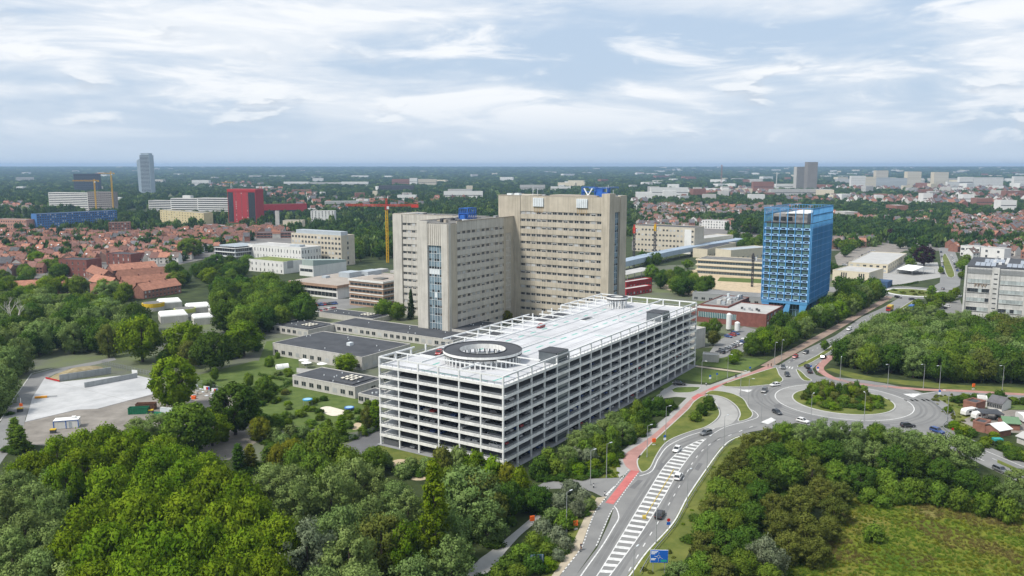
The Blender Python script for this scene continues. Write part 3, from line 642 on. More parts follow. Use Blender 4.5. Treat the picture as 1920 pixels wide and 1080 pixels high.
# roof clutter
M_blue = mat('blue_steel', (.03, .12, .42), .5, .15, .6)
def lattice(root, name, x0, x1, y0, y1, z0, z1, n, m, t=.22):
    mb = MB()
    for i in range(n + 1):
        x = x0 + (x1 - x0) * i / n
        for y in (y0, y1): mb.bar((x, y, z0), (x, y, z1), t)
        for z in (z0 + .3, (z0 + z1) / 2, z1): mb.bar((x, y0, z), (x, y1, z), t)
        if i < n:
            xn = x0 + (x1 - x0) * (i + 1) / n
            for y in (y0, y1):
                for z in (z0 + .3, (z0 + z1) / 2, z1): mb.bar((x, y, z), (xn, y, z), t)
                mb.bar((x, y, z0), (xn, y, z1), t * .8)
    return mb.build(name, m, root)
sg = thing('rooftop_sign_frame', 'blue steel lattice sign on the roof of the lower concrete tower', 'sign', AB(136 + 33, 120.8 + 12, TL - .62), RZA)
lattice(sg, 'lattice', 0, 7.5, 0, 5.5, 0, 5.6, 4, M_blue, .3); box('panel', -.3, 7.8, 5.6, 5.8, .5, 2.9, M_blue, sg); box('cabinet', -2.2, .0, .5, 3.5, 0, 2.2, M_blue, sg)
for k in range(16):
    x, y = RNG.uniform(4, LL + 6), RNG.uniform(2, LW - 3); s = RNG.uniform(.6, 2.2)
    if 30 < x < 43: continue
    box('roof_plant', x, x + s * 1.6, y, y + s, TL - .62, TL - .62 + RNG.uniform(.5, 1.6), RNG.choice([M_steel, M_roofdk, M_pale, M_joint]), lt)
for k in range(14):
    x, y = RNG.uniform(44, 60), RNG.uniform(LW + 2, 66); s = RNG.uniform(.6, 2.0)
    box('roof_plant', x, x + s * 1.6, y, y + s, TL - .62, TL - .62 + RNG.uniform(.5, 1.3), RNG.choice([M_steel, M_roofdk, M_pale]), lt)
r = MB()
for k in range(30): r.bar((43, LW + 1 + k * 1.65, TL - .6), (43, LW + 1 + k * 1.65, TL + 1.2), .06)
r.bar((43, LW + 1, TL + 1.2), (43, 68, TL + 1.2), .07); r.bar((43, LW + 1, TL + .6), (43, 68, TL + .6), .05); r.build('roof_railing', M_rail, lt)
# main tower: broad slab across the long axis
mt = thing('hospital_tower', 'taller broad tan concrete hospital tower with rows of windows', 'tower', AB(194.8, 63.6), RZA)
TM = 68.3; MW = 67; MD = 26.5
box('slab_core', .35, MD - .3, 4.5, MW, 0, TM - .9, M_wpan, mt)
rowsm = [2.0 + k * FH + 1.0 for k in range(15)]
facade_bands(mt, (.35, 53.0), (.35, 4.4), rowsm, 1.5, 15, 2.45, M_ct, TM, 0, mix=(.66, .18))
box('end_pier', -.35, 6.2, 0, 4.4, 0, TM + 1.9, M_ct, mt)
box('left_wall', -.25, MD, 53.0, MW, 0, TM + .02, M_ct, mt)
box('left_wall_joint', -.27, -.2, 53.0, 53.2, TL, TM, M_joint, mt)
box('side_wall', 6.2, 12.4, 3.2, 4.5, 0, TM, M_ct, mt); box('side_wall', 18.6, MD, 3.0, 4.5, 0, TM + .4, M_ct, mt)
curtain(mt, (12.4, 4.3), (18.6, 4.3), 4, TM - 8, 3, 16); box('side_head', 12.4, 18.6, 3.3, 4.45, TM - 8, TM, M_ct, mt)
box('roof', .2, MD - .2, 4.4, MW, TM - .95, TM - .6, M_gravr, mt)
box('roof_penthouse', 9, 20, 12, 40, TM - .6, TM + .5, M_joint, mt)
mb = MB().box(-.05, .6, 4.4, 53, TM, TM + .3).box(-.4, .3, 53, MW + .2, TM + .02, TM + .32).box(.0, MD, MW, MW + .4, TM + .02, TM + .32); mb.build('parapet_cap', M_joint, mt)
for y in (12.6, 38.6):   # white louvre boxes with their rusty drip marks below
    mb = MB()
    for k in range(6): mb.box(-.75, -.05, y + k * 1.05, y + k * 1.05 + .86, TM - 5.4, TM - 1.0)
    mb.box(-.35, -.02, y - .1, y + 6.3, TM - 5.5, TM - .9); mb.build('louvre_box', M_pale, mt)
    mb = MB()
    for k in range(6): mb.box(-.06, -.02, y + k * 1.05 + .3, y + k * 1.05 + .55, TM - 8.6, TM - 5.6)
    mb.build('rust_streak', mat('rust_stain', (.40, .27, .12), .9, .2, 1), mt)
sg2 = thing('rooftop_sign_frame', 'blue V-shaped steel sign frame on the roof of the taller tower', 'sign', AB(194.8 + 12, 63.6 + 15, TM - .6), RZA)
mb = MB()
for y0, y1 in ((6, 3.6), (1.2, 3.6)): mb.bar((0, y0, 4.8), (0, y1, 1.0), .5, .5)
mb.build('letter_strokes', mat('white_sign', (.75, .77, .8), .5, .05, 1), sg2)
lattice(sg2, 'lattice', .6, 3.5, 0, 7.6, .5, 5.4, 2, M_blue, .3); 
mb = MB().box(0, 3, -7.5, -1.2, .3, 2.6).box(.4, 2.6, -4.5, -1.4, 2.6, 4.6); mb.build('blue_panel', M_blue, sg2); lattice(sg2, 'lattice', .2, 3, -7.6, -1, .3, 5.0, 3, M_blue, .26)
for x, y, s, m in ((2, 60, 2.2, M_pale), (2, 55, 2.4, M_pale), (16, 9, 2, M_red), (9, 5.5, 2.2, M_pale), (20, 6, 1.6, M_steel), (14, 46, 1.4, M_steel), (6, 44, 1, M_roofdk), (4, 30, .8, M_steel)):
    box('roof_plant', x, x + s, y, y + s * 1.3, TM - .6, TM - .6 + s * .8, m, mt)
mb = MB()
for x, y, h_ in ((3, 47, 5), (3.6, 44.5, 4), (14, 8, 6), (20, 12, 5), (18, 7, 3.4)): mb.cyl((x, y), .12, TM - .6, TM + h_, n=6)
mb.build('antenna_masts', M_pale, mt)

# ------------------------------------------------------------------ blue tower
M_bl = mat('sky_blue_metal', (.085, .28, .545), .40, .14, .12, c2=(.125, .355, .63), obj_var=.12); M_bll = mat('pale_blue_sill', (.33, .54, .78), .5, .08, .5)
M_bg = mat('tinted_green_glass', (.045, .11, .115), .08, .5, .15, c2=(.13, .23, .21), spec=.9, obj_var=.6); M_slot = mat('dark_blue_slot', (.012, .016, .05), .4, .2, 1)
bt = thing('office_tower', 'bright blue glazed tower with projecting grid frames and rooftop screen', 'tower', AB(286.8, -13.4), RZA)
BW, BL, BZ0, NF = 25.5, 51.0, 9.2, 12; BF = 3.62; BTOP = BZ0 + NF * BF; BSC = 61.2
box('core', 1.0, BL - 1.0, 1.0, BW - 1.0, BZ0, BTOP, M_roofdk, bt)
box('soffit_band', -.1, BL + .1, -.1, BW + .1, BZ0 - 1.6, BZ0, M_bl, bt)
# front face (towards -x): six bays
bw = BW / 6
pane = MB().box(-.06, .0, .22, bw - .22, 1.25, BF - .12).mesh('pane', M_bg)
sill = MB().box(-.55, .25, .0, bw, 0, .16).box(-.5, .25, .0, bw * .18, .16, 1.05).box(-.5, .25, bw * .80, bw, .16, 1.05).box(-.10, .2, bw * .18, bw * .80, .16, 1.2).mesh('sill_box', M_bll)
slot = MB().box(-.16, .0, bw * .27, bw * .74, .28, .98).mesh('vent_slot', M_slot)
mull = MB().box(-.62, .3, -.16, .16, BZ0, BTOP + .0).mesh('mullion', M_bl)
for i in range(7): link('mullion', mull, bt, (0, i * bw, 0))
for k in range(NF):
    for i in range(6):
        c = (.55, i * bw, BZ0 + k * BF)
        link('pane', pane, bt, c); link('sill_box', sill, bt, (.3, i * bw, BZ0 + k * BF)); link('vent_slot', slot, bt, (.2, i * bw, BZ0 + k * BF))
# long face (towards -y): closely spaced fins
nf = 18; fw = BL / nf
pane2 = MB().box(.12, fw - .12, -.05, .05, 1.0, BF - .05).mesh('pane', mat('blue_tinted_glass', (.02, .10, .19), .10, .4, .2, spec=.9, obj_var=.55))
fin = MB().box(-.13, .13, -.75, .4, 0, BTOP - BZ0).mesh('fin', M_bl); sl2 = MB().add([(.13, -.7, 1.15), (fw - .13, -.7, 1.15), (fw - .13, .35, .1), (.13, .35, .1), (.13, .35, 1.15), (fw - .13, .35, 1.15)], [(0, 3, 2, 1), (0, 1, 5, 4), (0, 4, 3), (1, 2, 5), (3, 4, 5, 2)]).mesh('spandrel', M_bll)
for i in range(nf + 1): link('fin', fin, bt, (i * fw, 0, BZ0))
for k in range(NF):
    for i in range(nf): link('pane', pane2, bt, (i * fw, .6, BZ0 + k * BF)); link('spandrel', sl2, bt, (i * fw, .05, BZ0 + k * BF))
box('far_wall', .3, BL, BW - 1.0, BW, BZ0, BTOP, M_bl, bt); box('far_wall', BL - 1, BL - .02, .3, BW - 1, BZ0, BTOP, M_bl, bt)
box('roof', .2, BL - .2, .2, BW - .2, BTOP, BTOP + .4, M_roofdk, bt)
# open screen of fins round the roof terrace
for i in range(nf * 2 + 1): MB().box(i * fw / 2 - .08, i * fw / 2 + .08, -.5, -.1, BTOP + .4, BSC).build('screen_fin', M_bl, bt) if i else None
for x0, x1, y0, y1 in ((0, .4, 0, 1),): pass
sfn = MB().box(-.09, .09, -.09, .09, BTOP + .4, BSC).mesh('screen_fin', M_bl)
for i in range(7): link('screen_fin', sfn, bt, (-.3, i * bw, 0), 0, (2.2, 2.2, 1))
for i in range(34): link('screen_fin', sfn, bt, (i * BL / 33, BW + .2, 0))
for i in range(17): link('screen_fin', sfn, bt, (BL + .2, i * BW / 16, 0))
mb = MB()
for z in (BSC - .2, BSC - 3.8): mb.bar((-.3, -.3, z), (BL + .2, -.3, z), .35, .3).bar((-.3, BW + .2, z), (BL + .2, BW + .2, z), .35, .3).bar((BL + .2, -.3, z), (BL + .2, BW + .2, z), .35, .3)
mb.bar((-.3, -.3, BSC - .2), (-.3, BW + .2, BSC - .2), .5, .4); mb.build('screen_rail', M_bl, bt)
M_ph = mat('grey_penthouse', (.27, .26, .25), .7, .15, .3)
box('penthouse', 4, 26, 3.2, 9.5, BTOP + .4, BSC - 3.4, M_ph, bt); box('penthouse', 4.5, 24, 9.5, 22, BTOP + .4, BTOP + 4.9, M_ph, bt); box('penthouse_roof', 3.5, 40, 2.8, 15, BSC - 3.4, BSC - 2.9, M_gw, bt)
for y in (11.4, 15, 19): box('penthouse_window', 4.2, 4.48, y, y + 2.6, BTOP + 1.2, BTOP + 3.4, M_win, bt)
# glazed base with slanting legs
box('base_glazing', 3.0, BL - 3, 3.0, BW - 3, .05, BZ0 - 1.6, M_bg, bt)
mb = MB()
for i in range(12): mb.bar((2.9, 3.2 + i * 1.75, .1), (2.9, 3.2 + i * 1.75, BZ0 - 1.6), .12)
mb.bar((2.85, 3, 4.1), (2.85, BW - 3, 4.1), .2); mb.build('base_mullions', M_bll, bt)
def leg(x, ya, yb, w0, w1): MB().add([(x, ya, BZ0 - 1.6), (x, ya + w1, BZ0 - 1.6), (x, yb + w0, .05), (x, yb, .05), (x + 1.2, ya, BZ0 - 1.6), (x + 1.2, ya + w1, BZ0 - 1.6), (x + 1.2, yb + w0, .05), (x + 1.2, yb, .05)], [(0, 3, 2, 1), (4, 5, 6, 7), (0, 4, 7, 3), (1, 2, 6, 5), (0, 1, 5, 4), (2, 3, 7, 6)]).build('leg', M_bl, bt)
for x in (.1, 24, BL - 1.4): leg(x, .1, 2.4, 1.6, 4.2); leg(x, 9.3, 10.2, 4.4, 2.2); leg(x, 21, 22.5, 2.0, 4.3)

# ------------------------------------------------------------------ faculty building with FFW lettering
M_fw = mat('stained_pale_concrete', (.50, .495, .47), .9, .15, .2, c2=(.60, .595, .57), streak=.22, detail=8); M_pv = mat('solar_glass', (.07, .08, .10), .2, .2, 1, spec=.7)
M_fpan = mat('grey_green_window_panel', (.36, .40, .395), .4, .2, .3, spec=.5, obj_var=.18)
ff = thing('faculty_building', 'grey stained concrete faculty building lettered FFW at the frame edge', 'building', AB(348.5, -84.8), RZA)
FT = 28.4
box('wall_core', .3, 58, -62, -.3, 0, FT - .8, M_fw, ff)
def panels(y0, y1, z, h_, n, dark=()):
    wd = (y0 - y1) / n
    for k in range(n):
        y = y0 - k * wd
        box('window', -.02, .24, y - wd + .06, y - .06, z, z + h_, M_win if k in dark else M_fpan, ff)
    MB().box(-.07, .25, y1, y0, z + h_, z + h_ + .12).box(-.16, .25, y1 - .1, y0 + .1, z - .2, z).build('window_sill', M_fw, ff)
levels = [3.0, 8.3, 13.6, 18.9]
for z, da, db in zip(levels, ((0, 1, 2), (5,), (0, 1, 2, 4, 5), ()), ((0, 1, 3), (), (), ())):
    panels(-1.6, -12.6, z, 2.1, 6, da); panels(-17.6, -29.0, z, 2.1, 6, db); panels(-33.0, -44, z, 2.1, 6, ())
for y0, y1 in ((-1.2, -13.2), (-17.4, -29.6), (-32.5, -44.5)):
    mb = MB()
    for k in range(30): mb.box(-.10, .25, y1 + (y0 - y1) * k / 30, y1 + (y0 - y1) * (k + .5) / 30, FT - 4.2, FT - 1.5)
    mb.build('louvre_band', mat('grey_louvre_band', (.33, .345, .35), .6, .1, 1), ff)
box('stair_shaft', -.9, .3, -17.0, -13.4, 0, FT - .4, M_fw, ff)
for k in range(9): box('slot_window', -1.0, -.86, -16.2, -14.4, 2.2 + k * 2.75, 2.75 + k * 2.75, M_win, ff)
box('pier', -.45, .3, -1.0, 0, 0, FT, M_fw, ff); box('pier', -.45, .3, -32.0, -29.8, 0, FT, M_fw, ff)
box('roof', .2, 58, -62, -.2, FT - .8, FT - .4, M_roofdk, ff)
for (x0, y0) in ((3, -4.5), (3, -20), (3, -36), (24, -8), (24, -26)):
    for k in range(4):
        M4 = Matrix.Translation((x0, y0 - k * 2.6, FT - .2)) @ Matrix.Rotation(R(-8), 4, 'Y')
        MB().box(0, 8.5, -2.3, 0, .15, .22, 0, M4).build('solar_panel', mat('solar_panel_glass', (.26, .29, .33), .2, .15, 1, spec=.8), ff)
mb = MB()
for k in range(9): mb.box(14 + k * 4, 15.6 + k * 4, -14 - 3 * (k % 3), -12.4 - 3 * (k % 3), FT - .4, FT + .9)
mb.build('roof_vents', M_gw, ff)
fc = bpy.data.curves.new('lettering', 'FONT'); fc.body = 'FFW'; fc.size = 2.9; fc.extrude = .08; fc.space_character = 1.15
_tmp = bpy.data.objects.new('lettering', fc); col.objects.link(_tmp); bpy.context.view_layer.update()
fme = bpy.data.meshes.new_from_object(_tmp.evaluated_get(bpy.context.evaluated_depsgraph_get())); bpy.data.objects.remove(_tmp)
fme.materials.clear(); fme.materials.append(mat('brown_lettering', (.22, .15, .09), .7, .1, 1))
fo = link('lettering', fme, ff, (-.12, -5.0, 16.6)); fo.rotation_euler = (R(90), 0, R(-90))
fo['label'] = 'letters FFW on the faculty facade'
# ------------------------------------------------------------------ other buildings
def zof(base, py):
    """height above the ground of the point over `base` that appears on image row py"""
    cy = (py - 540) / FPX; return CAM_H + base[1] * (-_sn - cy * _c) / (_c - cy * _sn)
def reach(p, u, xt):
    """distance along u from p until the ground point lies in image column xt"""
    k = (xt - 960) / FPX; f = lambda t: (p[0] + u.x * t) - k * ((p[1] + u.y * t) * _c + CAM_H * _sn)
    a, b = f(0), f(1); return -a / (b - a)
M_wh = mat('white_render', (.66, .655, .63), .85, .07, .2, streak=.08); M_be = mat('beige_panels', (.52, .47, .38), .9, .1, .3, streak=.1); M_brk = mat('red_brick', (.24, .115, .085), .9, .22, .6, c2=(.30, .15, .11))
M_dbrk = mat('dark_red_brick', (.19, .075, .06), .9, .2, .5); M_bnd = mat('brown_cladding', (.33, .22, .155), .85, .15, .4); M_grf = mat('grey_roof', (.22, .22, .215), .9, .2, .15, detail=7); M_lrf = mat('light_roof', (.42, .415, .40), .9, .15, .15, detail=7)
M_sed = mat('sedum_roof', (.14, .20, .04), .95, .3, .2, c2=(.22, .25, .08)); M_blk = mat('blue_cladding', (.06, .16, .36), .7, .15, .2, obj_var=.1); M_crm = mat('cream_concrete', (.58, .52, .40), .9, .08, .3)
M_gl = mat('strip_glazing', (.06, .085, .10), .18, .4, .3, spec=.6); M_redc = mat('red_cladding', (.36, .035, .04), .6, .12, .4); M_zinc = mat('zinc_roof', (.36, .40, .43), .5, .1, .3)
_wc = {}
def wmesh(w_, h_, m):
    k = (round(w_, 2), round(h_, 2), m.name)
    if k not in _wc: _wc[k] = MB().box(-w_ / 2, w_ / 2, -.05, .25, 0, h_, 0).box(-w_ / 2 - .12, w_ / 2 + .12, -.10, .2, -.14, 0, 1).box(-.05, .05, -.09, .2, 0, h_, 1).mesh('window', [m, M_frame])
    return _wc[k]
def face_windows(root, p, a, L, h, floors, n, ww, wh, z0=1.0, ft=None, mw=None, strip=False, m_sill=None):
    ft = ft or h / floors; mw = mw or M_win; ca, sa = math.cos(a), math.sin(a)
    for k in range(floors):
        z = z0 + k * ft
        if z + wh > h: break
        if strip:
            mb = MB().box(.8, L - .8, -.04, .1, z, z + wh, 0)
            for i in range(n + 1): mb.box(.8 + (L - 1.6) * i / n - .08, .8 + (L - 1.6) * i / n + .08, -.10, .1, z, z + wh, 1)
            o_ = mb.build('window_strip', [mw, m_sill or M_frame], root, p, a); continue
        for i in range(n):
            s = (i + .5) * L / n; link('window', wmesh(ww, wh, RNG.choice([mw, mw, mw, M_winl])), root, (p[0] + ca * s, p[1] + sa * s, z), a)
def block(root, LA, LB, h, mw, mr, par=.5):
    """flat-roofed block: local x along A (right-hand face is y=0), local y along B (left-hand face is x=0)"""
    box('wall', 0, LA, 0, LB, 0, h, mw, root)
    mb = MB().box(.4, LA - .4, .4, LB - .4, h, h + .08, 0); mb.build('roof', mr, root)
    t = .35; mb = MB().box(-.06, LA + .06, -.06, t, h, h + par).box(-.06, LA + .06, LB - t, LB + .06, h, h + par).box(-.06, t, t, LB - t, h, h + par).box(LA - t, LA + .06, t, LB - t, h, h + par)
    mb.build('parapet', mw, root)
def cb(name, label, cat, x, y, xl, xr, ytop, mw, mr, floors=0, nA=0, nB=0, ww=1.6, wh=1.5, strip=False, LA=None, LB=None, z0=1.0, group=None, par=.5, mg=None, h=None):
    p = G(x, y); LB = LB or reach(p, UB, xl); LA = LA or reach(p, UA, xr); h = h or zof(p, ytop)
    root = thing(name, label, cat, p, RZA, group); block(root, LA, LB, h, mw, mr, par)
    if floors:
        ft = h / floors
        if nB: face_windows(root, (0, LB, 0), R(-90), LB, h, floors, nB, ww, wh, z0, ft, mg, strip)
        if nA: face_windows(root, (0, 0, 0), 0, LA, h, floors, nA, ww, wh, z0, ft, mg, strip)
    root['_'] = 0; del root['_']
    return root, LA, LB, h
def sl(name, label, cat, x0, y0, x1, y1, ytop, depth, mw, mr, floors=0, n=0, ww=1.6, wh=1.5, strip=False, ns=0, z0=1.0, mg=None, group=None, h=None, par=.5):
    """block whose camera-side face runs from pixel (x0,y0) to (x1,y1) on the ground"""
    p, q = G(x0, y0), G(x1, y1); d = q - p; L = d.length; a = math.atan2(d.y, d.x); h = h or zof(p, ytop)
    root = thing(name, label, cat, p, a, group); block(root, L, depth, h, mw, mr, par)
    if floors and n: face_windows(root, (0, 0, 0), 0, L, h, floors, n, ww, wh, z0, h / floors, mg, strip)
    if floors and ns:
        face_windows(root, (0, depth, 0), R(-90), depth, h, floors, ns, ww, wh, z0, h / floors, mg, strip); face_windows(root, (L, 0, 0), R(90), depth, h, floors, ns, ww, wh, z0, h / floors, mg, strip)
    return root, L, depth, h
def gable_range(name, label, x0, y0, x1, y1, eave, ridge, depth, mw, mr, nw=0, group=None, chim=1):
    p, q = G(x0, y0), G(x1, y1); d = q - p; L = d.length; a = math.atan2(d.y, d.x)
    root = thing(name, label, 'house', p, a, group)
    MB().box(0, L, 0, depth, 0, eave).gable(.02, L - .02, 0, depth, eave, ridge - .25).build('wall', mw, root)
    ym = depth / 2; ov = .45; k = (ridge - eave) / ym
    mb = MB(); z0 = eave - ov * k + .15
    mb.add([(-.3, -ov, z0), (L + .3, -ov, z0), (L + .3, ym, ridge + .15), (-.3, ym, ridge + .15), (-.3, depth + ov, z0), (L + .3, depth + ov, z0)], [(0, 1, 2, 3), (3, 2, 5, 4)])
    mb.add([(-.3, -ov, z0 - .2), (L + .3, -ov, z0 - .2), (L + .3, ym, ridge - .05), (-.3, ym, ridge - .05), (-.3, depth + ov, z0 - .2), (L + .3, depth + ov, z0 - .2)], [(3, 2, 1, 0), (4, 5, 2, 3)])
    mb.add([(-.3, -ov, z0 - .2), (L + .3, -ov, z0 - .2), (L + .3, -ov, z0), (-.3, -ov, z0)], [(0, 1, 2, 3)])
    r_ = mb.build('roof', mr, root)
    for i in range(chim): x = L * (i + .7) / (chim + .4); box('chimney', x, x + .9, ym - .3, ym + .5, ridge - .6, ridge + 1.1, M_brk, r_)
    if nw: face_windows(root, (0, 0, 0), 0, L, eave, 2, nw, 1.1, 1.2, .9, eave / 2)
    return root
M_tile = [mat(f'clay_tiles_{i}', c, .9, .2, .5, c2=tuple(v * 1.3 for v in c), obj_var=.32) for i, c in enumerate([(.235, .115, .08), (.29, .135, .09), (.19, .10, .08), (.16, .125, .11), (.12, .118, .125)])]

# campus, left of the towers
r_, LA, LB, h = cb('clinic_building', 'beige six-storey clinic slab with rows of windows left of the crane', 'building', 641, 499, 548, 666, 443, M_be, M_lrf, 6, 0, 15, 2.3, 1.9)
face_windows(r_, (LA * .42, 0, 0), 0, 2.2, h, 6, 1, 1.6, 2.4, 1.0, h / 6); box('roof_storey', 4, LA - 4, 4, LB - 2, h, h + 3.2, M_zinc, r_)
r_, LA, LB, h = cb('white_clinic', 'white clinic with paired tall windows in front of the beige slab', 'building', 566, 503, 466, 603, 466, M_wh, M_lrf, 3, 7, 18, 1.0, 2.6); box('roof_plant', 8, 14, 10, 22, h, h + 1.6, M_zinc, r_)
r_, LA, LB, h = cb('low_clinic', 'low white annexe with green planted roof', 'building', 532, 514, 462, 574, 492, M_wh, M_sed, 2, 0, 9, 1.1, 2.0); box('dark_panel', 4, 10, -.15, .1, 4, 10, M_steel, r_)
r_, LA, LB, h = cb('glass_clinic', 'grey glazed building with balconies and rooftop screens at the left of the clinics', 'building', 442, 498, 404, 492, 467, M_zinc, M_grf, 4, 12, 8, 2, 2.4, strip=True)
for k in range(5): MB().box(-1.3, LA, -1.3, 0, h * k / 4 + .2, h * k / 4 + .55).box(-1.3, 0, 0, LB, h * k / 4 + .2, h * k / 4 + .55).build('balcony', M_wh, r_)
for k in range(7): M4 = Matrix.Translation((2, 3 + k * (LB - 6) / 7, h + 1.2)) @ Matrix.Rotation(R(18), 4, 'X'); MB().box(0, LA - 4, 0, 3.2, 0, .2, 0, M4).build('roof_screen', M_zinc, r_)
r_, LA, LB, h = cb('auditorium', 'grey-green roofed auditorium with slanted white end wall', 'building', 588, 519, 562, 650, 500, M_wh, mat('verdigris_roof', (.30, .36, .34), .8, .1, .2), 1, 0, 3, 7, 2.2, z0=3.5, strip=True)
MB().add([(0, 0, h + .5), (LA, 0, h + .5), (LA, LB * .8, h + .5), (0, LB * .8, h + .5), (0, 0, h + 5), (LA, 0, h + 2), (LA, LB * .8, h + 2), (0, LB * .8, h + 5)], [(4, 5, 6, 7), (0, 1, 5, 4), (1, 2, 6, 5), (2, 3, 7, 6), (3, 0, 4, 7)]).build('roof_volume', MATS['verdigris_roof'], r_)
r_, LA, LB, h = cb('reception_hall', 'brown-edged flat roofed hall with grey plant boxes on top', 'building', 633, 561, 548, 752, 537, M_wh, mat('tan_roof', (.34, .30, .26), .9, .12, .2), 2, 0, 12, 3.4, 2.6, z0=1.2, strip=True)
box('fascia', -1.6, LA + 1, -1.6, LB + 1.6, h - 1.0, h + .7, M_bnd, r_); box('roof_deck', -1.3, LA + .7, -1.3, LB + 1.3, h + .7, h + .75, MATS['tan_roof'], r_)
for x, y, sx, sy, sz in ((30, 18, 12, 10, 3.4), (44, 14, 14, 9, 3.0), (62, 18, 8, 7, 2.2), (20, 30, 4, 4, 1.4), (66, 8, 10, 5, 1.6)): box('roof_plant', x, x + sx, y, y + sy, h + .75, h + .75 + sz, RNG.choice([M_zinc, M_lrf]), r_)
r_, LA, LB, h = cb('banded_building', 'brown and white banded building left of the lower tower', 'building', 719, 579, 656, 762, 531, M_bnd, MATS['tan_roof'], 4, 7, 8, 3.4, 1.5, strip=True)
for k in range(1, 4): MB().box(-.25, LA, -.25, 0, h * k / 4 - .2, h * k / 4 + .4).box(-.25, 0, 0, LB + .2, h * k / 4 - .2, h * k / 4 + .4).build('white_band', M_wh, r_)
box('fascia', -.5, LA + .4, -.5, LB + .5, h - .3, h + .8, M_wh, r_); box('roof_deck', .2, LA - .2, .2, LB - .2, h + .8, h + .84, MATS['tan_roof'], r_); box('skylight', 6, 12, 6, 13, h + .84, h + 1.5, M_gravr, r_)
# low annexes with dark roofs
M_ann = mat('pale_annexe_wall', (.47, .455, .425), .9, .1, .4, streak=.15)
def annexe(label, x, y, xl, xr, ytop, sky=0, nA=0, nB=0, **k):
    r_, LA, LB, h = cb('annexe_building', label, 'building', x, y, xl, xr, ytop, M_ann, M_roofdk, 1, nA, nB, 2.2, 1.6, z0=1.1, par=.28, **k)
    dome = MB().box(-.8, .8, -.8, .8, 0, .35, 0).box(-.62, .62, -.62, .62, .35, .6, 1).mesh('skylight', [M_roofdk, mat('cream_skylight', (.72, .68, .58), .6, .05, 1)])
    if sky:
        mb = MB(); cx, cy = sky; mb.box(cx - 6, cx + 6, cy - 6, cy + 6, h + .08, h + .45); mb.build('roof_kerb', M_roofdk, r_)
        for i in range(3):
            for j in range(3): link('skylight', dome, r_, (cx + (i - 1) * 2.3, cy + (j - 1) * 2.3, h + .45))
    for k_ in range(7): MB().cyl((RNG.uniform(2, LA - 2), RNG.uniform(2, LB - 2)), .22, h + .08, h + .55, n=8).build('roof_vent', M_pale, r_)
    return r_, LA, LB, h
r_, LA, LB, h = annexe('large low annexe with wide dark roof and terrace with parasols', 679, 695, 512, 770, 671, nB=12, nA=6); box('roof_unit', 14, 16.4, 20, 22, h + .08, h + 1.4, M_pale, r_)
annexe('long low annexe bar with dark roof in front of the lower tower', 850, 654, 620, 0, 639, nB=20, LA=19)
annexe('small low annexe with grid of round skylights at the far left', 578, 633, 507, 0, 620, sky=(9, 8), nB=7, LA=20)
annexe('rear low annexe with skylights beside the service yard', 700, 608, 598, 0, 599, sky=(7, 10), nB=6, LA=14)
annexe('front low annexe with nine cream skylights above the play garden', 666, 748, 549, 720, 727, sky=(8, 9), nB=8, nA=4)
annexe('small low annexe wing against the corner of the car park', 716, 765, 672, 0, 747, nB=4, LA=9)
annexe('dark low roof behind the middle of the garage', 880, 640, 800, 0, 622, LA=26)

# campus, right of the garage
r_, LA, LB, h = cb('brick_laboratory', 'red brick laboratory with white roof and long glazed strip', 'building', 1436, 616, 1296, 1467, 591, M_dbrk, M_lrf, 2, 5, 0, 2.6, 2.0)
mb = MB().box(-.12, .1, 16, LB - 4, h - 4.2, h - 1.3, 0)
for k in range(22): mb.box(-.2, .1, 16 + k * (LB - 20) / 21 - .08, 16 + k * (LB - 20) / 21 + .08, h - 4.2, h - 1.3, 1)
mb.build('glazed_strip', [mat('teal_glass', (.06, .15, .17), .15, .3, .3, spec=.6), M_wh], r_)
for k in range(6): box('roof_vent', 8 + k % 2 * 3, 9.2 + k % 2 * 3, 6 + k * 2, 7 + k * 2, h + .08, h + 1.2, RNG.choice([M_roofdk, M_steel]), r_)
r_, LA, LB, h = cb('brick_laboratory', 'higher brick laboratory block crowded with silver rooftop plant', 'building', 1364, 602, 1312, 1404, 576, M_dbrk, M_grf, 0, 0, 0)
for k in range(22): x, y = RNG.uniform(2, LA - 6), RNG.uniform(2, LB - 5); box('roof_plant', x, x + RNG.uniform(1, 5), y, y + RNG.uniform(.8, 2.5), h + .08, h + RNG.uniform(.8, 2.6), RNG.choice([M_pale, M_zinc, M_steel, M_lrf]), r_)
for x, y, yt, rad, l in ((1366, 620, 587, 1.35, 'taller white storage silo in front of the brick laboratory'), (1382, 623, 603, 1.35, 'shorter white storage silo beside the taller one')):
    p = G(x, y); h = zof(p, yt); s = thing('storage_silo', l, 'silo', p); MB().cyl((0, 0), rad, .9, h - .6, n=18, cap=False).cyl((0, 0), rad, h - .6, h, rad * .35, n=18).cyl((0, 0), rad, .9, 1.0, n=18).build('tank', M_gw, s)
    for k in range(4): MB().bar((rad * .7 * math.cos(k * 1.57), rad * .7 * math.sin(k * 1.57), 0), (rad * .7 * math.cos(k * 1.57), rad * .7 * math.sin(k * 1.57), 1), .2).build('leg', M_steel, s)
sl('pump_house', 'small grey concrete pump house on the lawn behind the garage', 'shed', 1317, 678, 1347, 680, 666, 5, M_ann, M_lrf)
r_, LA, LB, h = sl('concrete_shed', 'grey concrete frame building at the far end of the garage', 'building', 1303, 655, 1322, 650, 620, 16, M_ann, M_lrf, 1, 0)
r_, LA, LB, h = cb('hospital_wing', 'farther beige hospital wing with five window rows and dark roof', 'building', 1301, 477, 1188, 1319, 428, M_be, M_roofdk, 5, 0, 17, 1.9, 1.7)
box('white_stair_bay', -.3, .3, 3, 10, 0, h - 1.5, M_wh, r_)
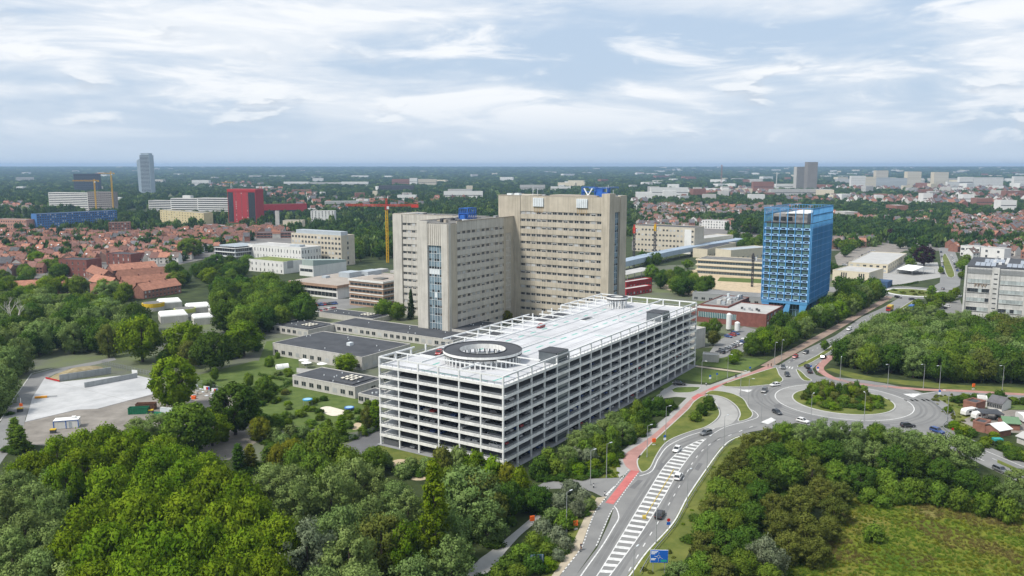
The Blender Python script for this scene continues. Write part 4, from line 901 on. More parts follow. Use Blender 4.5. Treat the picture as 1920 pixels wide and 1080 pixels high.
r_, LA, LB, h = sl('terraced_clinic', 'cream three-storey clinic with long balconies behind the building site', 'building', 1306, 514, 1442, 523, 486, 26, M_crm, M_gravr, 3, 26, 1.8, 1.9, strip=True, mg=M_bglass)
for k in range(1, 4): box('balcony', -.5, LA, -1.7, 0, h * k / 3 - .5, h * k / 3 + .5, M_crm, r_)
sl('terraced_clinic', 'upper set-back cream storey with pale roof behind the long balconies', 'building', 1370, 489, 1442, 482, 470, 18, M_crm, M_zinc, 1, 8, 2, 2)
sl('low_workshop', 'low grey-roofed workshop in front of the building site', 'building', 1298, 563, 1440, 574, 549, 16, M_steel, M_grf, 1, 10, 2.2, 1.4)
r_, LA, LB, h = sl('cream_school', 'cream school hall with blue window panels right of the blue tower', 'building', 1560, 532, 1628, 538, 507, 34, M_crm, M_lrf)
for k in (.24, .72):
    for j in range(3): box('window', LA * k + j * 1.5, LA * k + j * 1.5 + .9, -.08, .1, 3.6, h - .8, M_win, r_)
    box('blue_panel', LA * k - .2, LA * k + 4.2, -.07, .1, .1, 3.3, M_blk, r_)
box('blue_wing', LA, LA + 12, 2, 14, 0, 4.5, mat('dark_blue_panels', (.04, .085, .17), .7, .1, .3), r_)
r_, LA, LB, h = cb('cream_school', 'cream school wing with folded pale roof right of the blue tower', 'building', 1664, 512, 1590, 1699, 497, M_crm, M_lrf, 2, 9, 6, 2.2, 1.4)
sl('cream_school', 'small cream school block with blue cladding by the street', 'building', 1640, 486, 1700, 492, 478, 14, M_zinc, M_grf, 2, 10, 1.4, 1.2)
# covered walkway with curved blue-grey roof
wk = thing('covered_walkway', 'long curved blue-grey walkway roof behind the taller tower', 'canopy', (0, 0, 0))
P = smooth(px((1150, 513), (1190, 503), (1250, 488), (1310, 476), (1360, 468), (1388, 462)), 5)
o_ = ribbon('roof', P, 11, 4.6, mat('blue_grey_sheet', (.30, .37, .45), .6, .1, .3), None, h=4.2, parent=wk)
for i, q in enumerate(P):
    if i % 2 == 0: MB().cyl((q.x, q.y), .3, 0, 4.7, n=8).build('post', M_steel, wk)
for i, (x0, y0, x1, y1, z) in enumerate(((1176, 553, 1218, 547, 0), (1178, 545, 1216, 540, 3.1))):
    sl('site_cabin', ['lower red site cabin row beside the taller tower', 'upper red site cabin row beside the taller tower'][i], 'cabin', 1174, 556 - i * 14, 1222, 548 - i * 14, 0, 6, M_redc, M_lrf, 1, 8, 1.4, 1.3, h=4.4)
cn = thing('canopy_roof', 'pale flat canopy above the red site cabins', 'canopy', G(1176, 530)); d_ = G(1230, 518) - G(1176, 530); cn.rotation_euler = (0, 0, math.atan2(d_.y, d_.x))
box('roof', 0, d_.length, 0, 13, 5.6, 6.0, M_lrf, cn)
for k in range(5):
    for y in (.5, 12): MB().cyl((1 + k * (d_.length - 2) / 4, y), .2, 0, 5.6, n=6).build('post', M_steel, cn)
mq = thing('marquee', 'white pitched marquee tent beside the far roundabout', 'tent', G(1710, 517)); d_ = G(1752, 513) - G(1710, 517); mq.rotation_euler = (0, 0, math.atan2(d_.y, d_.x)); L = d_.length
M_tent = mat('white_canvas', (.74, .74, .72), .8, .05, .5)
MB().add([(0, 0, 3.6), (L, 0, 3.6), (L, 14, 3.6), (0, 14, 3.6), (L / 2, 0, 6.6), (L / 2, 14, 6.6)], [(0, 4, 5, 3), (4, 1, 2, 5), (0, 1, 4), (3, 5, 2)]).build('canvas_roof', M_tent, mq)
for x in (0, L / 2, L):
    for y in (0, 14): MB().bar((x, y, 0), (x, y, 3.6 if x != L / 2 else 6.5), .18).build('pole', M_steel, mq)
box('back_wall', .1, L - .1, 13.8, 14, 0, 3.6, M_tent, mq)
sl('white_flats', 'white flats with dark windows above the faculty roof', 'building', 1800, 479, 1836, 482, 461, 12, M_wh, M_grf, 2, 4, 3, 1.8); sl('white_flats', 'plain white house block beside the white flats', 'building', 1838, 483, 1882, 487, 464, 12, M_wh, M_grf, 2, 2, 2, 2)
sl('white_flats', 'white villa with dark windows behind the hospital wing', 'building', 1316, 428, 1362, 430, 413, 14, M_wh, M_tile[4], 3, 9, 1.5, 1.8)
sl('podium', 'low paved podium below the faculty building', 'building', 1755, 606, 1960, 622, 598, 18, M_ann, M_gravr)

sl('low_clinic', 'low pale clinic with white roof behind the farther hospital wing', 'building', 1319, 471, 1374, 463, 448, 20, M_crm, M_lrf, 2, 9, 2, 1.6)
sl('low_clinic', 'low pale hall with dark roof right of the farther hospital wing', 'building', 1326, 484, 1380, 470, 468, 14, M_crm, M_roofdk, 1, 6, 2, 1.8)
# housing on the left, near rows
g6 = 'red-roofed brick terraces left of the wood'
for i, (x0, y0, x1, y1, dp) in enumerate([(212, 521, 296, 513, 12), (226, 533, 316, 525, 12), (234, 547, 336, 538, 12), (172, 562, 256, 556, 10), (270, 561, 340, 549, 10), (28, 556, 160, 548, 10), (168, 541, 206, 549, 9), (162, 521, 192, 533, 9)]):
    l = ['farthest of the three parallel red-roofed terrace ranges', 'middle of the three parallel red-roofed terrace ranges', 'nearest of the three parallel red-roofed terrace ranges', 'brick terrace with red roof and visible window rows above the pavilions', 'small brick terrace right of the one above the pavilions', 'long low red-roofed terrace at the left among trees', 'lower of two orange-roofed houses set at an angle', 'upper of two orange-roofed houses set at an angle'][i]
    gable_range('terraced_house', l, x0, y0, x1, y1, 5.6, 9.6, dp, M_brk, M_tile[1 if i < 6 else 1], 10, g6, 2)
for x0, y0, x1, y1, yt, l in [(112, 518, 164, 520, 487, 'dark red brick cube building among the left houses'), (200, 496, 246, 498, 476, 'second dark red brick cube behind the first'), (-12, 517, 24, 518, 499, 'dark red brick cube cut by the left edge')]: sl('brick_flats', l, 'building', x0, y0, x1, y1, yt, 16, M_dbrk, M_roofdk, 3, 5, 1.1, 1.9)
# white-roofed pavilions
M_lime = mat('lime_panel', (.42, .46, .14), .7, .1, .5); M_yp = mat('yellow_panel', (.60, .40, .02), .6, .1, .5)
for x, y, s, l in [(318, 576, 13, 'farthest white-roofed square pavilion beside the yellow drum'), (372, 585, 13, 'white-roofed square pavilion beside the lime drum'), (325, 601, 14, 'nearest white-roofed square pavilion'), (415, 593, 12, 'white-roofed pavilion half hidden at the right'), (380, 606, 10, 'small white-roofed pavilion half hidden in the trees')]:
    t = thing('pavilion', l, 'pavilion', G(x, y), R(28), 'white-roofed pavilions'); box('wall', -s / 2, s / 2, -s / 2, s / 2, 0, 3.6, M_ann, t)
    n = 4; mb = MB()
    for k in range(n): i0, i1 = .5 * (k / n) ** 2 * 2, .5 * ((k + 1) / n) ** 2 * 2; mb.add([(sx * (s / 2 - i), sy * (s / 2 - i), z) for i, z in ((i0, 3.6 + 1.3 * k / n), (i1, 3.6 + 1.3 * (k + 1) / n)) for sx, sy in ((-1, -1), (1, -1), (1, 1), (-1, 1))], [(j, (j + 1) % 4, 4 + (j + 1) % 4, 4 + j) for j in range(4)])
    q = s / 2 - 1; mb.add([(-q, -q, 4.9), (q, -q, 4.9), (q, q, 4.9), (-q, q, 4.9)], [(0, 1, 2, 3)]); mb.build('roof', M_tent, t)
for x, y, rad, m, l in [(288, 581, 6.2, M_yp, 'round building with bright yellow wall among the pavilions'), (347, 592, 5.8, M_lime, 'round building with lime wall among the pavilions')]:
    t = thing('round_pavilion', l, 'pavilion', G(x, y)); MB().cyl((0, 0), rad, 0, 2.2, n=32).build('base', M_ann, t); MB().cyl((0, 0), rad + .05, 2.2, 4.4, n=32).build('drum_wall', m, t); MB().cyl((0, 0), rad - .5, 4.4, 4.5, n=32).build('roof', M_gravr, t)

# ------------------------------------------------------------------ blocks on the skyline
def far(name, label, x0, y0, x1, y1, yt, dp, mw, floors, n, mr=None, strip=True, ww=1.6, wh=1.6, mg=None, ns=0, **k): return sl(name, label, 'building', x0, y0, x1, y1, yt, dp, mw, mr or M_grf, floors, n, ww, wh, strip, ns, mg=mg, **k)
far('apartment_block', 'white balcony slab with dark window bands at the far left', 93, 394, 166, 396, 361, 14, M_wh, 10, 16, wh=1.5); far('apartment_block', 'brownish slab under scaffolding joined to the white slab', 166, 396, 212, 397, 360, 14, mat('scaffold_grey', (.28, .25, .235), .9, .2, .4), 10, 12)
far('apartment_block', 'long bright blue apartment block behind the terraces', 71, 437, 221, 427, 402, 13, M_blk, 8, 34, strip=False, ww=1.5, wh=1.5)
far('apartment_block', 'left third of the long white apartment slab', 280, 405, 322, 406, 376, 14, M_wh, 9, 12); far('apartment_block', 'middle of the long white apartment slab', 322, 406, 372, 407, 372, 14, M_wh, 9, 14); far('apartment_block', 'right part of the long white apartment slab', 372, 407, 430, 408, 371.5, 14, M_wh, 9, 14)
far('apartment_block', 'pale yellow apartment block in front of the white slab', 301, 416, 383, 424, 394, 14, mat('pale_yellow', (.52, .44, .26), .9, .1, .3), 5, 16, strip=False, ww=1.7, wh=1.6)
r_, L, D, h = far('apartment_tower', 'dark red residential tower with black window strips', 429, 417, 481, 418, 356, 22, M_redc, 15, 5, strip=False, ww=1.3, wh=1.3)
box('black_strip', .8, L * .2, -.2, .1, 1, h - 3.5, M_win, r_); box('black_strip', L * .74, L - .8, -.2, .1, 1, h - 3.5, M_win, r_); box('red_crown', -.4, L + .4, -.4, D, h - 2.6, h + 1.2, M_redc, r_)
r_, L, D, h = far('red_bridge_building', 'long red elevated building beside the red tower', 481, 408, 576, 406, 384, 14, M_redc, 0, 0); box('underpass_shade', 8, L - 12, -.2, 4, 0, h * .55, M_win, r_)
far('brick_block', 'salmon brick block cut by the left edge', -10, 436, 51, 438, 411, 14, mat('salmon_brick', (.40, .22, .165), .9, .15, .3), 4, 14, strip=False); far('white_block', 'white block with dark red stair core beyond the crane', 583, 418, 627, 418, 396, 14, M_wh, 6, 7, strip=False)
far('chapel', 'plain beige chapel hall with flat roof', 531, 432, 567, 432, 414, 16, M_crm, 0, 0); far('bell_tower', 'slender grey bell tower beside the chapel', 517, 434, 524, 434, 396, 3.5, M_ann, 0, 0)
far('brick_row', 'brick office row below the red tower', 380, 432, 455, 440, 421, 14, M_brk, 3, 18, mr=M_grf, strip=False); far('brick_row', 'dark brick block left of the terraces', 205, 446, 245, 445, 418, 12, M_brk, 6, 7, strip=False); far('slate_hall', 'long slate-roofed hall behind the beige clinic', 480, 447, 560, 446, 437, 18, M_brk, 2, 12, mr=M_tile[4])
# tall twin office tower on the horizon
r_, L, D, h = sl('skyscraper', 'tall pale twin-slab skyscraper rising above the horizon', 'tower', 266, 366, 284, 366, 291, 30, mat('pale_tower_glass', (.33, .40, .46), .4, .1, .05), M_lrf, 30, 9, 3, 2, strip=True)
MB().add([(-9, 4, 0), (0, 4, 0), (0, 30, 0), (-9, 30, 0), (-11, 4, 100), (-.5, 4, 106), (-.5, 30, 106), (-11, 30, 100)], [(0, 1, 5, 4), (1, 2, 6, 5), (2, 3, 7, 6), (3, 0, 4, 7), (4, 5, 6, 7)]).build('slanting_slab', MATS['pale_tower_glass'], r_); box('crown', 3, L - 2, 2, 26, h, h + 6, MATS['pale_tower_glass'], r_)
far('dark_office', 'dark glass office block among the far trees', 140, 362, 184, 362, 326, 25, mat('dark_facade', (.045, .055, .07), .3, .2, .1), 8, 12)
r_, L, D, h = far('grey_tower', 'taller dark half of the grey concrete tower on the right skyline', 1513, 358, 1531, 358, 304, 34, mat('grey_concrete_tower', (.22, .205, .19), .9, .1, .05), 0, 0); far('grey_tower', 'lower striped half of the grey concrete tower', 1492, 357, 1512, 357, 313, 30, M_ann, 22, 8, wh=2)
for x0, x1, yt, l in [(1700, 1726, 322, 'left of two pale rounded towers on the right skyline'), (1750, 1777, 323, 'right of two pale rounded towers on the right skyline')]: far('pale_tower', l, x0, 352, x1, 352, yt, 28, M_crm, 16, 6, wh=1.4, mg=M_winl)
far('pale_tower', 'brownish tower behind the white slabs', 1641, 352, 1664, 352, 320, 24, M_be, 16, 6, wh=1.4, mg=M_winl)
for i, (x0, x1, yt, m) in enumerate([(1595, 1622, 330, M_wh), (1622, 1642, 332, M_crm), (1642, 1668, 333, M_zinc), (1668, 1700, 334, M_zinc), (1798, 1824, 332, M_wh), (1825, 1880, 333, M_wh), (1776, 1825, 341, M_wh), (1900, 1935, 331, M_wh)]):
    far('white_slab', ['leftmost white slab below the right skyline', 'cream slab beside the leftmost white slab', 'grey-blue slab under the brownish tower', 'dark slab left of the rounded towers', 'short white slab right of the rounded towers', 'longest white slab at the right skyline', 'low white hall right of the rounded towers', 'white block cut by the right edge of the skyline'][i], x0, 354, x1, 354, yt, 16, m, 8, 10, wh=1.4, mg=M_winl)
gf = 'low far buildings among the trees'
for x0, y0, x1, y1, yt, m in [(532, 350, 578, 350, 341, M_wh), (580, 350, 640, 350, 342, M_lrf), (640, 351, 690, 351, 341, M_wh), (735, 349, 768, 349, 336, M_brk), (768, 349, 782, 349, 334, M_wh), (784, 350, 818, 350, 336, M_be), (710, 362, 775, 362, 348, M_roofdk), (610, 392, 690, 391, 378, M_lrf), (668, 388, 690, 388, 374, M_wh), (832, 376, 905, 376, 359, M_wh), (840, 372, 885, 372, 355, M_lrf), (745, 380, 780, 380, 366, M_wh), (975, 360, 1022, 360, 347, M_lrf), (1033, 360, 1070, 360, 350, M_wh), (1115, 362, 1160, 360, 352, M_blk), (1220, 372, 1290, 372, 352, M_wh), (1216, 366, 1236, 366, 350, M_lrf), (1455, 356, 1490, 356, 345, M_wh), (1445, 370, 1560, 370, 355, M_lrf), (1412, 362, 1450, 362, 341, M_brk), (1730, 384, 1748, 384, 363, M_wh), (1805, 384, 1826, 384, 365, M_wh), (1875, 398, 1905, 398, 376, M_wh), (1565, 410, 1584, 412, 396, M_ann), (360, 350, 392, 350, 338, M_wh), (0, 395, 60, 398, 388, M_lrf), (480, 358, 510, 358, 350, M_wh), (560, 402, 610, 402, 392, M_lrf), (1830, 390, 1860, 390, 372, M_brk), (1660, 400, 1680, 402, 384, M_brk), (1885, 372, 1920, 372, 358, M_brk)]:
    sl('low_building', 'low flat-roofed building far off among the trees', 'building', x0, y0, x1, y1, yt, 22, m, M_lrf, 2, 8, 2, 1.4, True, group=gf)
# ------------------------------------------------------------------ trees
def leaf_mat(name, c1, c2, hue=.012, val=.16):
    m = bpy.data.materials.new(name); m.use_nodes = True; t = m.node_tree; t.nodes.clear()
    tc = t.nodes.new('ShaderNodeTexCoord'); n = t.nodes.new('ShaderNodeTexNoise'); n.inputs['Scale'].default_value = 2.6; n.inputs['Detail'].default_value = 4
    oi = t.nodes.new('ShaderNodeObjectInfo'); t.links.new(tc.outputs['Object'], n.inputs['Vector'])
    mr = t.nodes.new('ShaderNodeMapRange'); t.links.new(n.outputs[0], mr.inputs[0]); mr.inputs[1].default_value = .3; mr.inputs[2].default_value = .7
    x = t.nodes.new('ShaderNodeMix'); x.data_type = 'RGBA'; x.inputs[6].default_value = (*c1, 1); x.inputs[7].default_value = (*c2, 1); t.links.new(mr.outputs[0], x.inputs[0])
    h = t.nodes.new('ShaderNodeHueSaturation'); t.links.new(x.outputs[2], h.inputs['Color'])
    a = t.nodes.new('ShaderNodeMapRange'); t.links.new(oi.outputs['Random'], a.inputs[0]); a.inputs[3].default_value = 1 - val; a.inputs[4].default_value = 1 + val; t.links.new(a.outputs[0], h.inputs['Value'])
    q = t.nodes.new('ShaderNodeMath'); q.operation = 'MULTIPLY'; q.inputs[1].default_value = 9.17; t.links.new(oi.outputs['Random'], q.inputs[0]); q2 = t.nodes.new('ShaderNodeMath'); q2.operation = 'FRACT'; t.links.new(q.outputs[0], q2.inputs[0])
    b = t.nodes.new('ShaderNodeMapRange'); t.links.new(q2.outputs[0], b.inputs[0]); b.inputs[3].default_value = .5 - hue; b.inputs[4].default_value = .5 + hue; t.links.new(b.outputs[0], h.inputs['Hue'])
    d = t.nodes.new('ShaderNodeBsdfDiffuse'); tr = t.nodes.new('ShaderNodeBsdfTranslucent'); mx = t.nodes.new('ShaderNodeMixShader'); mx.inputs[0].default_value = .27
    t.links.new(h.outputs[0], d.inputs[0]); t.links.new(h.outputs[0], tr.inputs[0]); t.links.new(d.outputs[0], mx.inputs[1]); t.links.new(tr.outputs[0], mx.inputs[2])
    o_ = t.nodes.new('ShaderNodeOutputMaterial'); t.links.new(mx.outputs[0], o_.inputs[0]); return m
LM = dict(
    bright=leaf_mat('bright_leaves', (0.087, 0.167, 0.008), (0.197, 0.275, 0.018)),
    mid=leaf_mat('green_leaves', (0.087, 0.163, 0.020), (0.183, 0.260, 0.034)),
    dark=leaf_mat('dark_leaves', (0.043, 0.098, 0.014), (0.098, 0.165, 0.024)),
    willow=leaf_mat('grey_green_leaves', (0.130, 0.199, 0.052), (0.237, 0.314, 0.103)),
    silver=leaf_mat('silver_leaves', (.125, .160, .085), (.235, .270, .170)),
    olive=leaf_mat('olive_leaves', (.098, .128, .022), (.175, .195, .045)),
    yellow=leaf_mat('yellowing_leaves', (.120, .150, .012), (.230, .225, .024)),
    copper=leaf_mat('copper_leaves', (0.024, 0.013, 0.017), (0.059, 0.029, 0.034)),
    fdark=leaf_mat('far_dark_leaves', (0.031, 0.073, 0.021), (0.070, 0.125, 0.034)), fmid=leaf_mat('far_green_leaves', (0.058, 0.110, 0.023), (0.108, 0.169, 0.039)),
    conifer=leaf_mat('conifer_needles', (0.020, 0.049, 0.019), (0.049, 0.086, 0.030)))
M_bark = mat('bark', (.075, .06, .045), .95, .3, 2)
M_pbark = mat('pale_bark', (.38, .36, .32), .9, .2, 2)
def leaf_mesh(name, C, Rr, nper, leaf, seed, crown_c=(0, 0, .55), squash=.85, jit=.35):
    """leaf faces spread through clumps with centres C and radii Rr"""
    g_ = np.random.default_rng(seed); C = np.asarray(C, float); Rr = np.asarray(Rr, float); n = len(C)
    idx = np.repeat(np.arange(n), nper); N = len(idx)
    u = g_.normal(size=(N, 3)); u /= np.linalg.norm(u, axis=1, keepdims=True)
    rad = (g_.random(N) ** .42)[:, None] * Rr[idx][:, None] * (1 + .18 * g_.normal(size=(N, 1)))
    off = u * rad; off[:, 2] *= squash; P = C[idx] + off
    cc = P - np.asarray(crown_c); cc /= np.linalg.norm(cc, axis=1, keepdims=True) + 1e-6
    out = .75 * u + .5 * cc; out /= np.linalg.norm(out, axis=1, keepdims=True)
    fn = out + .9 * g_.normal(size=(N, 3)); fn /= np.linalg.norm(fn, axis=1, keepdims=True)
    sgn = np.sign((fn * out).sum(1)); sgn[sgn == 0] = 1; fn *= sgn[:, None]
    a = np.cross(fn, g_.normal(size=(N, 3))); a /= np.linalg.norm(a, axis=1, keepdims=True) + 1e-9; b = np.cross(fn, a)
    s = leaf * (.45 + 1.1 * g_.random((N, 1)) ** 1.5)
    V = np.stack([P - a * s * .62, P - b * s * .36, P + a * s * .62, P + b * s * .36], 1).reshape(-1, 3)
    me = bpy.data.meshes.new(name); me.vertices.add(4 * N); me.vertices.foreach_set('co', V.ravel().astype(np.float32))
    me.loops.add(4 * N); me.loops.foreach_set('vertex_index', np.arange(4 * N, dtype=np.int32))
    me.polygons.add(N); me.polygons.foreach_set('loop_start', np.arange(0, 4 * N, 4, dtype=np.int32))
    me.update(); me.validate()
    nv = out * .8 + fn * jit; nv /= np.linalg.norm(nv, axis=1, keepdims=True)
    me.normals_split_custom_set_from_vertices(np.repeat(nv, 4, 0).astype(np.float32))
    me.materials.append(LM['mid']); return me
def clumps(kind, n, seed):
    """clump centres and radii in a unit tree: height 1, crown radius 1"""
    r = random.Random(seed); C = []; Q = []
    for i in range(n):
        t = (i + .5) / n; az = i * 2.39996 + r.uniform(-.5, .5)
        if kind == 'broad':
            z = 1 - 2 * t; rr = math.sqrt(max(0, 1 - z * z)); k = r.uniform(.42, .95)
            C.append((rr * k * math.cos(az), rr * k * math.sin(az), .545 + .36 * z * r.uniform(.85, 1.08))); Q.append(r.uniform(.18, .42))
        elif kind == 'willow':
            z = 1 - 1.9 * t; rr = math.sqrt(max(0, 1 - z * z)) ** .8; k = r.uniform(.42, .95)
            C.append((rr * k * math.cos(az), rr * k * math.sin(az), .49 + .41 * z + r.uniform(-.05, .06))); Q.append(r.uniform(.17, .38))
        elif kind == 'round':
            z = 1 - 2 * t; rr = math.sqrt(max(0, 1 - z * z)); k = r.uniform(.72, .84)
            C.append((rr * k * math.cos(az), rr * k * math.sin(az), .53 + .385 * z)); Q.append(r.uniform(.19, .25))
        elif kind == 'poplar':
            z = .06 + .91 * t; rr = (math.sin(math.pi * min(1, z * .85 + .18)) ** .6) * .66; k = r.uniform(.4, 1)
            C.append((rr * k * math.cos(az), rr * k * math.sin(az), z)); Q.append(r.uniform(.20, .36))
        elif kind == 'cone':
            z = .04 + .93 * t; rr = .80 * (1 - z) + .04; k = r.uniform(.6, 1)
            C.append((rr * k * math.cos(az), rr * k * math.sin(az), z)); Q.append(.10 + .17 * (1 - z))
        else:   # bush
            z = t; rr = math.sqrt(max(0, 1 - z * z * .9)); k = r.uniform(.25, .80)
            C.append((rr * k * math.cos(az), rr * k * math.sin(az), .16 + .66 * z + r.uniform(-.06, .08))); Q.append(r.uniform(.24, .40))
    return C, Q
SH = {}
def shape(key, kind, n, nper, leaf, seed, aspect=1.4):
    """aspect: tree height over crown radius; shapes are modelled at crown radius 1, height = aspect"""
    C, Q = clumps(kind, n, seed); C = [(x, y, z * aspect) for x, y, z in C]
    Q = [q * (1.0 if kind != 'cone' else 1.3) for q in Q]
    SH[key] = (leaf_mesh('crown', C, Q, nper, leaf, seed, (0, 0, aspect * (.5 if kind in ('poplar', 'cone', 'bush') else .52))), aspect, kind)
for i in range(4): shape(f'broad{i}', 'broad', 42 + 5 * i, 210, .085, 11 + i, 2.05)
for i in range(3): shape(f'willow{i}', 'willow', 46 + 5 * i, 190, .080, 31 + i, 2.2)
for i in range(2): shape(f'round{i}', 'round', 96, 150, .085, 51 + i, 2.3)
shape('poplar0', 'poplar', 80, 110, .13, 61, 6.0); shape('cone0', 'cone', 60, 110, .12, 71, 4.2)
for i in range(3): shape(f'bush{i}', 'bush', 30 + 5 * i, 120, .13, 81 + i, 1.5)
for i in range(3): shape(f'lbroad{i}', 'broad', 34, 44, .17, 111 + i, 1.9)
for i in range(2): shape(f'lwillow{i}', 'willow', 34, 44, .16, 131 + i, 2.1)
shape('lround0', 'round', 36, 44, .16, 151, 2.1); shape('lbush0', 'bush', 18, 44, .22, 181, 1.4)
def trunk_mesh(aspect, frac, seed, n_limb=5, rad=.055):
    r = random.Random(seed); mb = MB(); mb.cyl((0, 0), rad * 1.3, 0, aspect * frac * .5, rad, n=7, cap=False)
    def limb(p, q, r0, r1):
        p, q = Vector(p), Vector(q); d = (q - p).normalized(); x = d.orthogonal().normalized(); y = d.cross(x)
        vs = [c + (x * math.cos(k * 1.2566) + y * math.sin(k * 1.2566)) * rr for c, rr in ((p, r0), (q, r1)) for k in range(5)]
        mb.add(vs, [(k, (k + 1) % 5, 5 + (k + 1) % 5, 5 + k) for k in range(5)])
    top = (0, 0, aspect * frac * .5); limb(top, (.04, .02, aspect * .85), rad, rad * .3)
    for k in range(n_limb):
        a = k * 2.4 + r.uniform(-.3, .3); z = aspect * frac * r.uniform(.45, .95)
        limb((0, 0, z), (.62 * math.cos(a), .62 * math.sin(a), z + aspect * r.uniform(.16, .3)), rad * .6, rad * .18)
    return mb.mesh('trunk', M_bark)
TR = {'tall': trunk_mesh(2.0, .5, 1), 'low': trunk_mesh(2.0, .3, 2, 6, .07), 'poplar': trunk_mesh(6, .3, 3, 3, .12), 'bush': trunk_mesh(1.5, .2, 4, 4, .04)}
TREE_NAME = {'broad': 'broadleaf_tree', 'willow': 'willow_tree', 'round': 'round_crowned_tree', 'poplar': 'poplar_tree', 'cone': 'conifer_tree', 'bush': 'shrub'}
TREES = []
def tree(shp, leafm, base, h, r, label, group, parts=True, cat=None):
    me, asp, kind = SH[shp]; base = Vector((base[0], base[1], 0)); rz = RNG.uniform(0, 6.28)
    r *= 1.12; sc_ = (r, r, h / asp); tm = TR['poplar' if kind in ('poplar', 'cone') else 'bush' if kind == 'bush' else 'low' if kind == 'willow' else 'tall']
    ta = {'poplar': 6, 'bush': 1.5}.get(tm.name, 6 if kind in ('poplar', 'cone') else 1.5 if kind == 'bush' else 2.0)
    name = {'dark': 'dark_leaved_tree', 'bright': 'bright_leaved_tree', 'olive': 'olive_leaved_tree'}.get(leafm, TREE_NAME[kind]) if kind == 'broad' else TREE_NAME[kind]; cat = cat or ('shrub' if kind == 'bush' else 'tree')
    if parts:
        root = tag(link(name, None, None, base, rz), label, cat, group)
        link('trunk', tm, root, (0, 0, 0), 0, (r, r, h / ta))
        c = link('crown', me, root, (0, 0, 0), 0, sc_)
    else:
        root = tag(link(name, tm, None, base, rz, (r, r, h / ta)), label, cat, group)
        c = link('crown', me, root, (0, 0, 0), 0, (1, 1, ta / asp))
    c.material_slots[0].link = 'OBJECT'; c.material_slots[0].material = LM[leafm]
    TREES.append((base.x, base.y, r)); return root
def pick(prefix):
    ks = [k for k in SH if k.startswith(prefix) and k[len(prefix):].isdigit()]; return RNG.choice(ks)
def T(x, ytop, h, r, shp, leafm, label, group, parts=True): return tree(pick(shp), leafm, G(x, ytop, h * .97), h * RNG.uniform(.97, 1.03), r * RNG.uniform(.95, 1.05), label, group, parts)
def inpoly(p, poly):
    c = False; n = len(poly)
    for i in range(n):
        a, b = poly[i], poly[(i + 1) % n]
        if (a[1] > p[1]) != (b[1] > p[1]) and p[0] < (b[0] - a[0]) * (p[1] - a[1]) / (b[1] - a[1]) + a[0]: c = not c
    return c
def wood(poly, n, kinds, hr, rr, label, group, gap=.62, parts=False, seed=1, tries=40):
    """n trees standing in the ground polygon given in photo pixels, not too close to one another; kinds: (shape, leaves, weight, label)"""
    P = px(*poly); r = random.Random(seed); x0, x1 = min(p.x for p in P), max(p.x for p in P); y0, y1 = min(p.y for p in P), max(p.y for p in P); put = []
    for _ in range(n * tries):
        if len(put) >= n: break
        q = (r.uniform(x0, x1), r.uniform(y0, y1)); rad = r.uniform(*rr)
        if not inpoly(q, P) or any((q[0] - a) ** 2 + (q[1] - b) ** 2 < (gap * (rad + c)) ** 2 for a, b, c in put): continue
        put.append((*q, rad)); k = r.choices(kinds, [v[2] for v in kinds])[0]
        f = (rad - rr[0]) / max(1e-6, rr[1] - rr[0]); h = hr[0] + (hr[1] - hr[0]) * min(1, max(0, f * .6 + r.uniform(0, .4)))
        tree(pick(k[0]), k[1], q, h, rad, k[3] if len(k) > 3 else label, group, parts)
# --- near wood at the lower left (tops read off the photograph, heights estimated)
g1 = 'trees of the wood below the building site'
lab = 'bright green ash tree in the dense wood at the lower left corner'
for x, y, h, r in [(150, 838, 14, 5.2), (225, 818, 14, 5.5), (292, 838, 14, 5.2), (345, 868, 14, 5), (120, 872, 13, 4.6), (205, 876, 15, 5.6), (275, 893, 15, 5.6), (405, 875, 15, 5.6), (450, 900, 14, 4.6),
                   (165, 935, 15, 5.6), (250, 930, 17, 6.4), (335, 925, 17, 6.0), (415, 940, 16, 5.6), (470, 930, 16, 5.2), (515, 975, 14, 4.6), (200, 990, 17, 5.8), (290, 985, 18, 6.2), (375, 985, 17, 6), (450, 1000, 16, 5.2), (130, 1000, 14, 4.6),
                   (250, 1050, 16, 5.6), (335, 1050, 16, 5.6), (415, 1055, 15, 5.2), (170, 1060, 14, 5), (500, 1040, 14, 4.8), (105, 822, 12, 4.6), (158, 808, 13, 5), (200, 800, 12, 4.6), (250, 806, 12, 4.8), (300, 818, 12, 4.6), (335, 836, 12, 4.4), (65, 846, 11, 4.4), (385, 850, 11, 4.4), (40, 862, 9, 4)]:
    T(x, y, h, r, 'broad', 'bright', lab, g1)
lab = 'grey-green willow tree among the ashes in the lower left wood'
for x, y, h, r in [(25, 880, 10, 4), (95, 882, 11, 4.2), (60, 905, 12, 4.6), (10, 925, 11, 4.4), (100, 925, 12, 4.4), (45, 960, 12, 4.6), (95, 985, 12, 4.4), (20, 1000, 11, 4.2), (75, 1035, 12, 4.6), (130, 1062, 11, 4.4), (25, 1060, 11, 4.2)]:
    T(x, y, h, r, 'willow', 'willow', lab, g1)
g2 = 'trees of the wood in front of the car park'
lab = 'grey-green willow tree in the wood below the car park'
for x, y, h, r in [(505, 868, 11, 4.4), (560, 900, 13, 5), (545, 872, 11, 4.4), (620, 885, 14, 4.8), (665, 862, 13, 4.4), (705, 880, 10, 4), (690, 935, 13, 4.4), (640, 950, 13, 4.6), (740, 905, 9, 3.6), (735, 960, 12, 4.2), (655, 1000, 14, 4.6), (610, 975, 11, 4.2),
                   (765, 925, 9, 3.6), (840, 950, 14, 4.6), (915, 935, 11, 4), (845, 1010, 12, 4.2), (780, 1050, 11, 4.4), (670, 1060, 12, 4.4), (605, 1060, 10, 4)]:
    T(x, y, h, r, 'willow', 'willow', lab, g2)
